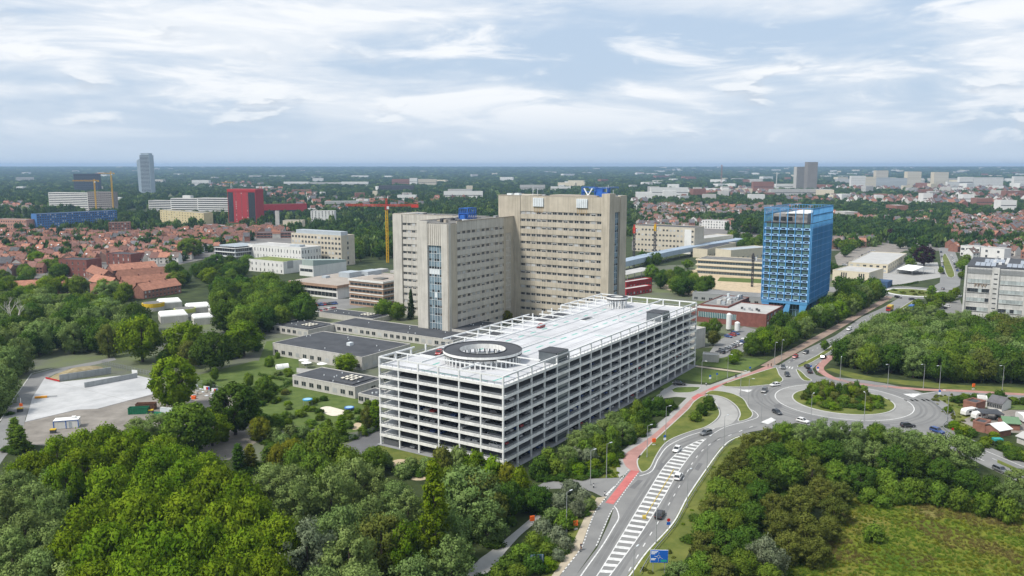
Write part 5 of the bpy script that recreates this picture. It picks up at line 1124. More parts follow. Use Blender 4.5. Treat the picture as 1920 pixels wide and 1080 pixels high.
T(873, 882, 16, 7.0, 'willow', 'willow', 'broad pale willow with rounded crown right of the tall poplar', g2); T(905, 895, 14, 5.4, 'willow', 'olive', 'yellow-green willow leaning against the broad pale willow', g2)
T(575, 985, 13, 4.8, 'willow', 'silver', 'palest silvery willow at the bottom edge of the near wood', g2)
T(715, 968, 14, 5.2, 'willow', 'olive', 'olive-green willow left of the tall poplar', g2); T(760, 980, 13, 3.8, 'broad', 'bright', 'bright green young tree left of the tall poplar', g2)
T(812, 866, 26, 3.7, 'poplar', 'bright', 'tall columnar poplar standing in front of the car park', g2)
lab = 'dark leafy tree behind the willows below the car park'
for x, y, h, r in [(605, 802, 15, 5.6), (650, 838, 11, 4), (560, 835, 11, 4), (700, 840, 8, 3.2), (590, 850, 12, 4.4), (955, 905, 9, 3.6), (985, 918, 6, 3), (1010, 912, 7, 3)]:
    T(x, y, h, r, 'broad', 'dark' if x > 900 else 'mid', lab, g2)
lab = 'leafy shrub growing against the front of the car park'
for x, y, h, r, m in [(828, 838, 8, 3.2, 'olive'), (858, 836, 8, 3.4, 'willow'), (892, 843, 8, 3.4, 'bright'), (925, 858, 7.5, 3.2, 'bright'), (950, 868, 7, 3, 'yellow'), (975, 878, 6.5, 2.8, 'bright'), (800, 858, 5, 2.6, 'willow'), (770, 858, 4, 2.4, 'willow'), (880, 872, 6, 3, 'mid'), (845, 875, 6, 3, 'mid'), (920, 888, 6, 3, 'dark'), (755, 870, 4, 2.6, 'willow'), (720, 848, 5, 2.8, 'willow')]:
    T(x, y, h, r, 'bush', m, lab, 'shrubs at the foot of the car park')
# --- shrubs on the bank between track and cycle path
g3 = 'shrubs on the bank beside the cycle path'
for x, y, h, r, m in [(1070, 902, 5, 3, 'silver'), (1095, 918, 4.6, 2.6, 'silver'), (1048, 925, 5, 3, 'silver'), (1080, 940, 4, 2.4, 'silver'), (1060, 958, 4.5, 2.6, 'mid'), (1036, 952, 4.5, 2.4, 'willow'), (1018, 975, 4.5, 2.6, 'silver'), (1046, 990, 4, 2.4, 'silver'), (1058, 1005, 3.6, 2.2, 'silver'), (1000, 998, 4.5, 2.6, 'mid'),
                      (1025, 1018, 3.6, 2.4, 'mid'), (978, 1020, 4.5, 2.8, 'mid'), (1000, 1040, 4, 2.6, 'dark'), (952, 1045, 4.2, 2.8, 'dark'), (970, 1060, 4, 2.6, 'mid'), (930, 1065, 4, 2.6, 'mid'), (1030, 1048, 2.6, 2, 'bright'), (1045, 1030, 2.4, 1.8, 'silver'), (905, 1078, 4, 2.6, 'dark'), (1105, 935, 3, 1.8, 'willow')]:
    T(x, y, h, r, 'bush', m, 'pale silvery shrub on the bank beside the cycle path' if m == 'silver' else 'green shrub on the bank beside the cycle path', g3)
# --- belt between car park and cycle path
g4 = 'trees between the car park and the cycle path'
for x, y, h, r, m in [(1030, 838, 7, 3.2, 'mid'), (1012, 858, 6, 3, 'dark'), (1062, 836, 7, 3, 'willow'), (1085, 806, 8, 3.4, 'willow'), (1108, 795, 8, 3.4, 'willow'), (1130, 786, 8, 3.4, 'willow'), (1150, 774, 8, 3.2, 'willow'), (1172, 764, 7, 3, 'mid'), (1195, 752, 7, 3, 'mid'), (1215, 745, 6, 2.8, 'dark'), (1235, 744, 6, 2.6, 'dark'), (1098, 822, 7, 3, 'mid'), (1122, 812, 7, 3, 'mid'), (1148, 800, 7, 3, 'mid'),
                      (1168, 790, 7, 3, 'willow'), (1190, 778, 6, 2.8, 'mid'), (1208, 766, 6, 2.8, 'dark'), (1080, 838, 5, 2.6, 'silver'), (1105, 842, 5, 2.6, 'silver'), (1130, 832, 5, 2.6, 'mid'), (1045, 862, 5, 2.6, 'mid'), (1115, 860, 4, 2.4, 'bright'), (1150, 826, 5, 2.4, 'dark'), (1075, 858, 4.5, 2.4, 'dark'), (1180, 808, 4, 2.2, 'dark'), (1145, 850, 3.5, 2.2, 'bright'), (1085, 868, 3.5, 2.2, 'bright'), (1255, 748, 4, 2.2, 'dark'), (1200, 795, 4, 2.2, 'mid')]:
    T(x, y, h, r, 'willow' if m == 'willow' else 'bush', m, 'willow in the belt beside the long side of the car park' if m == 'willow' else 'shrub in the belt beside the long side of the car park', g4)
for x, y, h, r, m in [(1330, 742, 5, 2.4, 'dark'), (1316, 756, 4.5, 2.2, 'dark'), (1304, 771, 3.6, 2.1, 'mid')]: T(x, y, h, r, 'bush', m, 'dark bush on the grass island inside the curved slip road', 'bushes on the traffic island')
# --- hedge wood right of the road
g5 = 'trees of the wood between road and meadow'
LA, LO, LW_ = 'green tree in the wood between road and meadow', 'olive-brown willow at the edge of the meadow', 'grey-green willow in the wood between road and meadow'
for x, y, h, r, m in [(1405, 815, 9, 3.6, 'olive'), (1440, 806, 9, 3.6, 'olive'), (1470, 792, 9, 3.6, 'mid'), (1505, 797, 9, 3.4, 'willow'), (1540, 786, 10, 3.4, 'willow'), (1575, 790, 9, 3.4, 'willow'), (1610, 792, 9, 3.4, 'willow'), (1645, 795, 9, 3.4, 'mid'), (1680, 802, 9, 3.6, 'willow'), (1715, 806, 10, 3.8, 'willow'), (1755, 812, 12, 4.4, 'willow'), (1800, 818, 13, 5.4, 'willow'),
                      (1385, 842, 9, 3.6, 'olive'), (1365, 868, 9, 3.6, 'olive'), (1420, 838, 10, 3.8, 'mid'), (1455, 832, 10, 3.8, 'dark'), (1490, 826, 10, 3.8, 'mid'), (1525, 824, 10, 3.8, 'mid'), (1560, 826, 10, 3.8, 'dark'), (1600, 826, 10, 3.8, 'willow'), (1640, 830, 10, 4, 'willow'), (1680, 838, 11, 4, 'dark'), (1720, 848, 10, 4, 'dark'), (1765, 860, 9, 3.8, 'dark'), (1815, 880, 8, 3.4, 'dark'), (1860, 895, 8, 3.4, 'dark'), (1900, 905, 9, 3.8, 'willow'), (1915, 880, 9, 3.6, 'willow'),
                      (1350, 898, 9, 3.6, 'mid'), (1340, 930, 9, 3.6, 'olive'), (1400, 880, 10, 4, 'mid'), (1440, 868, 10, 4, 'dark'), (1480, 862, 10, 4, 'mid'), (1525, 862, 10, 4, 'olive'), (1570, 866, 10, 4, 'mid'), (1615, 872, 10, 4, 'dark'), (1660, 880, 9, 3.8, 'mid'), (1330, 962, 9, 3.6, 'mid'), (1385, 915, 9, 3.8, 'mid'), (1425, 905, 9, 3.8, 'dark'), (1320, 1000, 9, 3.6, 'olive'), (1370, 955, 9, 3.8, 'mid'), (1315, 1040, 8, 3.4, 'mid'), (1360, 1000, 9, 3.8, 'dark'), (1410, 945, 9, 3.8, 'dark'), (1350, 1045, 8, 3.6, 'olive'), (1400, 990, 9, 3.8, 'dark'), (1395, 1035, 8, 3.4, 'mid'), (1275, 1055, 6, 2.8, 'willow'), (1300, 1072, 6, 2.8, 'mid'), (1440, 1060, 6, 2.6, 'mid')]:
    T(x, y, h * .82, r * .9, 'willow' if m in ('willow', 'olive') else 'broad', m, LW_ if m == 'willow' else LO if m == 'olive' else LA, g5)
for x, y, h, r in [(1465, 960, 10, 4), (1515, 965, 10, 4.2), (1500, 915, 10, 4), (1540, 900, 9, 3.8), (1565, 935, 8, 3.4), (1480, 1000, 9, 3.6), (1530, 1010, 8, 3.4), (1575, 905, 8, 3.4), (1555, 970, 7, 3.2), (1450, 925, 9, 3.6)]: T(x, y, h * .8, r * .88, 'willow', 'olive', LO, g5)
T(1440, 1010, 9, 3.4, 'willow', 'silver', 'pale silvery young willow at the lower edge of the meadow', g5)
T(1640, 985, 4, 2.6, 'bush', 'mid', 'lone round bush out in the meadow', None); T(1712, 898, 6, 3.8, 'bush', 'mid', 'broad round bush at the far edge of the meadow', None)
for x, y, h, r in [(1675, 900, 6, 3), (1690, 915, 4, 2.4), (1760, 905, 6, 3), (1630, 915, 4, 2.6), (1800, 915, 6, 3), (1850, 925, 6, 3), (1890, 935, 6, 3), (1655, 930, 3, 2.2), (1740, 920, 3, 2.2)]: T(x, y, h, r, 'bush', 'mid', 'bush along the far edge of the meadow', 'bushes at the edge of the meadow')
# shrubs on the roundabout island
rr = random.Random(5)
for i in range(62):
    a = rr.uniform(0, 6.283); d = 15 * math.sqrt(rr.random()); q = (RB_C.x + d * math.cos(a), RB_C.y + d * math.sin(a)); hh = rr.uniform(1.5, 4.2) * (1.25 if q[1] > RB_C.y else .75)
    tree(pick('bush'), rr.choice(['mid', 'olive', 'bright', 'dark']), q, hh, rr.uniform(1.5, 2.4), 'low shrub in the planting on the roundabout', 'shrubs on the roundabout', False)
for i in range(9):
    a = rr.uniform(0, 6.283); d = 13 * math.sqrt(rr.random()); tree('lbush0', rr.choice(['mid', 'olive']), (RB2_C.x + d * math.cos(a), RB2_C.y + d * math.sin(a)), 1.6, 2, 'low shrub on the farther small roundabout', 'shrubs on the far roundabout', False)
# --- wood right of the dual carriageway
KW = [('willow', 'willow', 5, 'willow in the wood right of the dual carriageway'), ('broad', 'mid', 2, 'green tree in the wood right of the dual carriageway'), ('broad', 'dark', 2, 'dark tree in the wood right of the dual carriageway')]
wood([(1568, 690), (1640, 706), (1760, 716), (1930, 722), (1990, 724), (1990, 668), (1800, 640), (1700, 628), (1655, 622), (1600, 655)], 118, KW, (10, 15), (3.6, 5.6), None, 'wood right of the dual carriageway', .52, seed=3)
wood([(1850, 640), (1990, 655), (1990, 730), (1800, 715)], 26, [('broad', 'dark', 2, 'dark tree at the right end of the wood'), ('broad', 'olive', 1, 'brownish tree at the right end of the wood')], (12, 16), (4, 5.4), None, 'wood right of the dual carriageway', .6, seed=4)
wood([(1680, 622), (1740, 608), (1790, 618), (1990, 640), (1990, 625), (1800, 608), (1740, 598), (1680, 606)], 20, KW, (7, 11), (3, 4.4), None, 'wood right of the dual carriageway', .6, seed=8)
# --- belt left of the dual carriageway
KB = [('broad', 'mid', 3), ('broad', 'dark', 2), ('broad', 'bright', 2), ('willow', 'willow', 1)]
wood([(1395, 668), (1440, 676), (1500, 644), (1560, 612), (1640, 570), (1650, 560), (1590, 560), (1560, 588), (1500, 616), (1440, 640)], 52, KB, (9, 13.5), (3.2, 4.8), 'tree in the belt along the left of the dual carriageway', 'trees left of the dual carriageway', .58, seed=5)
for x, y, h, r, m in [(1407, 640, 6, 2.8, 'bright'), (1375, 664, 4.5, 2.4, 'bright'), (1380, 655, 5, 2.4, 'mid'), (1340, 597, 9, 3.4, 'mid'), (1338, 620, 7.5, 2.8, 'olive'), (1322, 604, 6, 2.8, 'mid'), (1547, 638, 5, 1.8, 'mid')]: T(x, y, h, r, 'broad', m, 'small tree beside the little car park behind the garage', 'trees by the little car park')
# --- left side: wood behind the building site
KL = [('willow', 'willow', 3, 'grey-green tree in the wood behind the building site'), ('broad', 'dark', 3, 'dark green tree in the wood behind the building site'), ('broad', 'mid', 3, 'green tree in the wood behind the building site')]
wood([(-30, 690), (60, 690), (110, 670), (215, 660), (290, 640), (262, 612), (150, 590), (-30, 600)], 84, KL, (10, 17), (4, 6.6), None, 'wood behind the building site', .46, seed=6)
wood([(-60, 800), (-5, 780), (25, 735), (55, 695), (20, 690), (-60, 690)], 16, [('willow', 'willow', 1, 'willow beside the site road at the left edge')], (10, 16), (4, 5.6), None, 'willows by the site road', .6, seed=7)
wood([(430, 645), (500, 625), (577, 612), (580, 590), (560, 572), (490, 556), (415, 560), (405, 590), (415, 620)], 46, [('broad', 'dark', 4, 'dark tree in the clump left of the hospital annexes'), ('broad', 'mid', 2, 'green tree in the clump left of the hospital annexes')], (12, 18), (5, 7.5), None, 'trees left of the hospital annexes', .5, seed=9)
wood([(-30, 590), (100, 588), (240, 575), (270, 560), (180, 555), (100, 548), (-30, 545)], 34, [('broad', 'mid', 2, 'tree in front of the red-roofed houses'), ('broad', 'bright', 1, 'bright tree in front of the red-roofed houses'), ('willow', 'willow', 1, 'willow in front of the red-roofed houses')], (9, 14), (4, 6.2), None, 'trees in front of the red-roofed houses', .5, seed=10)
for x, y, h, r, s, m, l in [(322, 672, 19, 7.4, 'round', 'bright', 'large round bright green tree at the edge of the concrete slab'), (437, 720, 17, 6.8, 'round', 'dark', 'large round dark green tree right of the skips'), (350, 758, 16.5, 7.4, 'round', 'mid', 'large round green tree in front of the gravel yard'), (395, 772, 11, 5, 'broad', 'bright', 'bright tree beside the round tree by the gravel yard'), (262, 596, 20, 8.6, 'broad', 'bright', 'tall bright tree at the far corner of the building site'),
                            (345, 604, 18, 8.0, 'broad', 'bright', 'broad bright tree right of the tall bright tree by the site'), (400, 622, 17, 7.4, 'broad', 'dark', 'broad dark tree behind the garden lawn'), (455, 600, 17, 7, 'broad', 'bright', 'broad bright tree at the right end of the clump'), (485, 783, 8, 3.2, 'broad', 'yellow', 'yellow-green tree at the corner of the asphalt yard'), (300, 775, 9, 4.6, 'willow', 'willow', 'grey-green willow below the gravel yard'), (255, 785, 7, 3.6, 'willow', 'willow', 'smaller willow below the gravel yard'),
                            (25, 785, 10, 2.7, 'poplar', 'mid', 'upright conical tree at the left edge beside the site road'), (36, 800, 8, 2.4, 'poplar', 'mid', 'shorter upright tree beside the site road'), (497, 708, 9, 3.6, 'broad', 'mid', 'small tree with dark trunk on the garden lawn'), (466, 700, 6, 1.8, 'broad', 'mid', 'slim young tree on the lawn'), (402, 690, 5.5, 1.6, 'broad', 'mid', 'slim young tree near the site fence'), (352, 640, 12, 3.6, 'willow', 'olive', 'slim olive tree in front of the dark clump'), (200, 610, 15, 4, 'willow', 'olive', 'thin-crowned birch behind the site road'),
                            (648, 665, 8, 4.6, 'broad', 'bright', 'bushy tree beside the terrace of the low annexe'), (445, 832, 9, 2.2, 'poplar', 'dark', 'conical tree right of the asphalt yard'), (468, 833, 8, 2.2, 'poplar', 'yellow', 'yellowish conical tree right of the asphalt yard'), (520, 832, 9, 2.8, 'broad', 'yellow', 'yellowish tree among the conical trees'), (548, 822, 9, 3, 'broad', 'yellow', 'second yellowish tree among the conical trees'), (500, 838, 8, 2.4, 'poplar', 'dark', 'dark conical tree between the yellowish trees'), (420, 800, 5, 2, 'poplar', 'mid', 'small conical shrub on the asphalt yard'),
                            (640, 778, 8, 2.2, 'poplar', 'bright', 'conical bright tree beside the play garden'), (616, 785, 7, 2, 'poplar', 'mid', 'conical green tree beside the play garden'), (703, 752, 10, 2.6, 'poplar', 'bright', 'upright tree at the corner of the car park'), (690, 762, 8, 2.4, 'broad', 'olive', 'olive tree beside the corner of the car park'), (68, 472, 13, 6.5, 'round', 'bright', 'large yellow-green round tree among the left houses'), (48, 500, 10, 6, 'round', 'mid', 'round green tree below the yellow-green tree'), (355, 447, 19, 10.5, 'round', 'mid', 'very large round tree beside the terraced houses'), (370, 500, 9, 4.6, 'broad', 'bright', 'bright tree below the very large round tree'), (325, 490, 9, 4.6, 'broad', 'mid', 'tree left of the very large round tree'),
                            (770, 543, 17, 2.6, 'cone', 'conifer', 'dark slender conifer in front of the lower tower'), (720, 562, 11, 5, 'broad', 'mid', 'green tree left of the slender conifer'), (745, 568, 10, 4.4, 'broad', 'mid', 'tree touching the slender conifer'), (948, 582, 7, 3.6, 'round', 'yellow', 'small yellow tree behind the garage roof'), (998, 547, 13, 5, 'broad', 'yellow', 'yellowing tree at the foot of the taller tower'), (953, 558, 12, 3, 'cone', 'conifer', 'dark conifer in the corner between the towers'), (966, 556, 11, 2.6, 'cone', 'conifer', 'second dark conifer in the corner between the towers')]:
    T(x, y, h, r, s, m, l, None)
# scrub in the play garden and round the lawn
for x, y, h, r, m in [(545, 795, 4, 2.4, 'willow'), (515, 800, 5, 2.8, 'willow'), (570, 800, 4, 2.4, 'willow'), (530, 815, 4.5, 2.8, 'willow'), (600, 775, 2.4, 1.7, 'mid'), (560, 768, 2.2, 1.8, 'bright'), (575, 760, 2, 1.6, 'bright'), (535, 770, 3, 2, 'mid'), (520, 780, 4, 2.6, 'mid'), (480, 765, 3, 2.4, 'dark'), (495, 776, 3.6, 2.4, 'dark'), (535, 730, 2, 1.7, 'olive'), (540, 690, 2.2, 2.2, 'bright'), (590, 745, 1.8, 1.6, 'mid'), (607, 742, 1.8, 1.6, 'dark'), (690, 750, 2.4, 1.8, 'mid'), (670, 765, 2, 1.5, 'mid'), (655, 790, 2.4, 1.6, 'mid'), (680, 800, 3, 1.8, 'mid'), (720, 700, 3, 2.2, 'dark'), (505, 668, 4.5, 2.2, 'mid'), (520, 660, 3, 1.4, 'mid'), (390, 710, 4, 2.4, 'willow'), (455, 720, 2.6, 1.5, 'mid'), (370, 760, 5, 2.4, 'willow')]:
    T(x, y, h, r, 'bush', m, 'shrub in the garden between the low annexes and the wood', 'garden shrubs')
# --- trees between the towers and the town
wood([(665, 490), (740, 492), (740, 455), (690, 440), (660, 455)], 26, [('lbroad', 'dark', 2), ('lbroad', 'mid', 1)], (12, 16), (4.5, 6), 'dark tree behind the tower crane', 'trees behind the tower crane', .55, seed=20)
wood([(1205, 552), (1320, 560), (1330, 545), (1270, 525), (1220, 528)], 16, [('broad', 'dark', 3), ('broad', 'mid', 2)], (9, 14), (4, 5), 'dark tree beside the red site cabins', 'trees beside the red cabins', .6, seed=21)
wood([(1195, 505), (1240, 500), (1240, 488), (1195, 492)], 6, [('lbroad', 'dark', 1)], (8, 12), (3, 4), 'tree in front of the farther hospital wing', 'trees by the farther wing', .6, seed=22)
for x, y, h, r, m in [(1290, 487, 8, 4.4, 'bright'), (1408, 410, 20, 10, 'dark'), (1440, 420, 14, 7, 'dark'), (1735, 462, 17, 8, 'copper'), (1728, 444, 14, 7, 'dark'), (1765, 500, 6, 2, 'mid'), (1748, 536, 8, 3, 'mid'), (1590, 420, 14, 7, 'dark'), (1625, 425, 16, 5, 'dark'), (1670, 430, 12, 6, 'copper'), (1690, 445, 12, 6, 'dark')]: T(x, y, h, r, 'lround' if r > 6 else 'lbroad', m, 'copper beech among the right-hand streets' if m == 'copper' else 'large tree standing among the campus roofs on the right', 'large trees on the right of the campus')
wood([(1566, 560), (1640, 566), (1655, 560), (1640, 552), (1566, 545)], 12, [('lbroad', 'dark', 2), ('lbroad', 'mid', 1)], (9, 12), (4, 5), 'tree between the blue tower and the far roundabout', 'trees by the blue tower', .6, seed=23)
wood([(1770, 620), (1735, 600), (1700, 585), (1720, 578), (1790, 552), (1800, 560), (1740, 590)], 14, [('lbroad', 'mid', 2), ('lbroad', 'bright', 1)], (4, 7), (2, 3.2), 'small tree by the faculty car park', 'trees by the faculty car park', .6, seed=24)
# dead tree
dt = thing('dead_tree', 'bare pale dead tree rising from the wood at the left edge', 'tree', G(30, 640))
mb = MB(); rr = random.Random(3)
def twig(p, d, L, r_, n):
    q = p + d * L; mb.bar(p, q, r_ * 2)
    if n:
        for _ in range(3): twig(p.lerp(q, rr.uniform(.6, 1)), (d + Vector((rr.uniform(-.8, .8), rr.uniform(-.8, .8), rr.uniform(-.1, .5)))).normalized(), L * rr.uniform(.5, .75), r_ * .6, n - 1)
twig(Vector((0, 0, 0)), Vector((-.1, 0, 1)).normalized(), 10, .3, 4); mb.build('trunk', M_pbark, dt)
wood([(290, 690), (360, 690), (480, 668), (505, 650), (480, 640), (400, 650), (300, 660)], 12, [('bush', 'dark', 2), ('bush', 'mid', 2)], (3, 6), (2.5, 4), 'shrub at the foot of the big trees behind the lawn', 'shrubs at the foot of the big trees', .6, seed=31)
wood([(300, 545), (400, 540), (470, 520), (480, 505), (400, 505), (340, 520)], 16, [('broad', 'dark', 2), ('broad', 'bright', 1), ('broad', 'mid', 1)], (9, 15), (4.5, 7), 'tree between the terraces and the glazed clinic', 'trees between the terraces and the clinics', .5, seed=32)
wood([(0, 545), (110, 535), (160, 525), (100, 505), (0, 520)], 12, [('broad', 'mid', 2), ('broad', 'dark', 1)], (8, 12), (4, 5.6), 'tree in the gardens of the left houses', 'trees in the gardens of the left houses', .6, seed=33)
wood([(1480, 505), (1560, 520), (1560, 480), (1500, 470)], 8, [('lbroad', 'dark', 1)], (8, 12), (4, 5), 'tree behind the blue tower', 'trees behind the blue tower', .6, seed=34)
wood([(880, 600), (990, 575), (1010, 580), (900, 612)], 7, [('broad', 'dark', 1), ('broad', 'mid', 1)], (4, 8), (2.5, 4), 'small tree in the court between garage and towers', 'trees in the court behind the garage', .6, seed=35)

wood([(240, 480), (400, 482), (470, 462), (440, 450), (330, 455)], 26, [('lbroad', 'dark', 2), ('lbroad', 'mid', 2), ('lbroad', 'bright', 1)], (7, 12), (3.5, 5.5), 'tree in the gardens beside the very large round tree', 'trees in the gardens beside the large tree', .6, seed=41)
wood([(1322, 440), (1430, 455), (1432, 470), (1385, 472), (1376, 455), (1322, 436)], 16, [('lbroad', 'dark', 2), ('lbroad', 'mid', 1)], (8, 14), (4, 6), 'dark tree behind the farther hospital wing', 'trees behind the farther wing', .6, seed=42)
wood([(1566, 500), (1600, 470), (1640, 455), (1566, 455)], 14, [('lbroad', 'dark', 2), ('lbroad', 'mid', 1)], (8, 13), (4, 6), 'tree by the car park behind the school', 'trees by the school car park', .6, seed=43)
wood([(1700, 520), (1750, 490), (1722, 470), (1690, 490)], 8, [('lbroad', 'dark', 2), ('lbroad', 'mid', 1)], (6, 11), (3, 5), 'tree beside the copper beech and the marquee', 'trees beside the marquee', .6, seed=44)
wood([(1800, 545), (1830, 520), (1800, 470), (1796, 510)], 8, [('lbroad', 'mid', 1)], (5, 8), (2.5, 4), 'tree along the right side of the far avenue', 'trees along the avenue', .6, seed=45)

wood([(480, 705), (545, 700), (560, 745), (700, 795), (650, 812), (540, 800), (490, 770)], 30, [('bush', 'mid', 2), ('bush', 'dark', 1), ('bush', 'bright', 1), ('bush', 'willow', 1)], (.8, 2.4), (.9, 2.0), 'small bush in the beds of the play garden', 'bushes in the beds of the play garden', 1.0, seed=52)
# ------------------------------------------------------------------ streets of small houses
from mathutils import noise as mnoise
def house_meshes(w_, d_, e, rdg, mt_):
    wall = MB().box(0, w_, 0, d_, 0, e).gable(.02, w_ - .02, 0, d_, e, rdg - .2)
    for y, s in ((-.04, 1), (d_ + .04, -1)):
        for z in (1.0, 3.6):
            for k in range(2): x = w_ * (.28 + .44 * k); wall.box(x - .55, x + .55, y - .05, y + .05, z, z + 1.3, 1)
    k = (rdg - e) / (d_ / 2); ov = .4; z0 = e - ov * k + .15; ym = d_ / 2
    roof = MB().add([(-.1, -ov, z0), (w_ + .1, -ov, z0), (w_ + .1, ym, rdg + .15), (-.1, ym, rdg + .15), (-.1, d_ + ov, z0), (w_ + .1, d_ + ov, z0)], [(0, 1, 2, 3), (3, 2, 5, 4)])
    roof.box(w_ * .7, w_ * .7 + .8, ym - .4, ym + .4, rdg - .4, rdg + 1.2, 1)
    if mt_ in (1, 4): roof.add([(w_ * .3, 1.0, e + k * 1.0 + .22), (w_ * .5, 1.0, e + k * 1.0 + .22), (w_ * .5, 2.2, e + k * 2.2 + .22), (w_ * .3, 2.2, e + k * 2.2 + .22)], [(0, 1, 2, 3)], 2)
    return wall, roof
M_hw = [M_brk, mat('pale_house_render', (.50, .48, .44), .9, .15, .4, obj_var=.12), mat('brown_brick', (.19, .12, .095), .9, .2, .5, obj_var=.2), M_wh]
HV = []
for i in range(7):
    w_ = [6, 6.5, 7, 6, 8, 7, 9][i]; wl_, rf_ = house_meshes(w_, 9 + (i % 3), 5.4 + .4 * (i % 2), 8.8 + .5 * (i % 3), i)
    HV.append((w_, wl_, rf_, wl_.mesh('house', [M_hw[[0, 0, 1, 2, 3, 0, 1][i]], M_win]), rf_.mesh('roof', [M_tile[[0, 1, 2, 0, 3, 4, 1][i]], M_brk, M_pale])))
def town(poly, seed, nmax_ind, label, group, row_gap, fill, ang, weights, jitter=.0, skip=None, step=1.0, nz=None):
    P = px(*poly); r = random.Random(seed); c = sum(P, Vector()) / len(P); ext = max((p - c).length for p in P); spots = []
    u = Vector((math.cos(ang), math.sin(ang), 0)); v = Vector((-u.y, u.x, 0)); y = -ext
    while y < ext:
        x = -ext; a2 = 0
        while x < ext:
            runl = r.randint(3, 9) ; bend = r.uniform(-.12, .12); oy = r.uniform(-3, 3)
            for k in range(runl):
                i = r.choices(range(7), weights)[0]; q = c + u * x + v * (y + oy)
                d = math.hypot(q.x, q.y); gapf = max(1, d / 1400) * step
                x += HV[i][0] * (gapf if d > 1400 else 1)
                if inpoly(q, P) and r.random() < fill and (nz is None or mnoise.fractal(Vector((q.x / 420, q.y / 420, 1.7)), 1.0, 2.0, 4) < nz) and not (skip and skip(q)): spots.append((q.y, q, ang + bend + (math.pi / 2 if r.random() < jitter else 0), i, r.uniform(.9, 1.15) * min(1.5, gapf)))
            x += r.uniform(4, 14) * step
        y += row_gap * r.uniform(.8, 1.2) * step
    spots.sort(key=lambda s: s[0]); stuff = {}
    for n, (_, q, a, i, s) in enumerate(spots):
        if n < nmax_ind:
            o_ = tag(link('terraced_house', HV[i][3], None, q, a, s), label, 'house', group); link('roof', HV[i][4], o_)
        else:
            M4 = Matrix.Translation(q) @ Matrix.Rotation(a, 4, 'Z') @ Matrix.Scale(s, 4)
            for which, mats in ((1, HV[i][3].materials), (2, HV[i][4].materials)):
                src = HV[i][which]
                for f, mi in zip(src.f, src.mi):
                    if which == 1 and mi == 1: continue
                    b = stuff.setdefault(mats[mi].name, MB()); b.add([M4 @ Vector(src.v[k]) for k in f], [tuple(range(len(f)))])
    names = list(stuff); mb = MB()
    for k, nme in enumerate(names): mb.add(stuff[nme].v, stuff[nme].f, k)
    if names:
        o_ = mb.build('rooftops', [bpy.data.materials[n_] for n_ in names]); o_['kind'] = 'stuff'; o_['label'] = 'mass of distant small house roofs ' + group; o_['category'] = 'houses'
    return len(spots)
BLD = [(o_.location.x, o_.location.y) for o_ in col.objects if o_.parent is None and o_.get('category') in ('building', 'tower', 'house', 'tent') and o_.name.split('.')[0] != 'x']
def clear_of(d): return lambda q: any((q.x - a) ** 2 + (q.y - b) ** 2 < d * d for a, b in BLD)
n1 = town([(-60, 535), (60, 515), (105, 503), (165, 508), (215, 497), (330, 494), (400, 472), (545, 440), (500, 432), (380, 437), (250, 443), (60, 442), (-60, 442)]  , 3, 200, 'small red-roofed terraced house in the left-hand brick district', 'in the left-hand brick district', 19, .90, R(6), [4, 3, 4, 4, .8, 1.2, 2], .15, clear_of(14))
n2 = town([(1195, 466), (1300, 424), (1420, 440), (1566, 470), (1610, 466), (1700, 440), (1745, 440), (1745, 395), (1600, 385), (1440, 378), (1195, 392)], 5, 70, 'small terraced house in the streets behind the hospital wing and blue tower', 'behind the hospital wing and the blue tower', 24, .5, R(-14), [1.5, 1.5, 3, 1.5, 5, 6, 1], .2, clear_of(18), nz=.02)
n3 = town([(1780, 452), (1800, 500), (1840, 478), (1990, 490), (1990, 395), (1780, 395)], 6, 110, 'small terraced house along the streets above the faculty building', 'above the faculty building', 22, .82, R(24), [1.5, 2.5, 3, 2, 4, 6, 1], .2, clear_of(16), nz=.12)
n4 = town([(1185, 392), (1440, 378), (1600, 385), (1990, 395), (1990, 352), (1700, 350), (1420, 352), (1185, 368)], 7, 0, 'x', 'under the right skyline', 40, .34, R(10), [1, 1, 3, 1.5, 6, 7, 1], .2, clear_of(20), 1.25, nz=.04)
n5 = town([(-40, 404), (80, 400), (60, 388), (-40, 388)], 8, 0, 'x', 'at the far left', 40, .5, R(4), [3, 3, 2, 3, 3, 1, 2], .2)
n6 = town([(560, 408), (720, 400), (880, 385), (880, 372), (640, 380), (470, 345), (420, 345), (350, 352), (480, 360)], 9, 0, 'x', 'among the trees beyond the crane', 55, .3, R(20), [3, 3, 2, 3, 6, 3, 2], .2, None, 1.3)
print('houses', n1, n2, n3, n4, n5, n6)
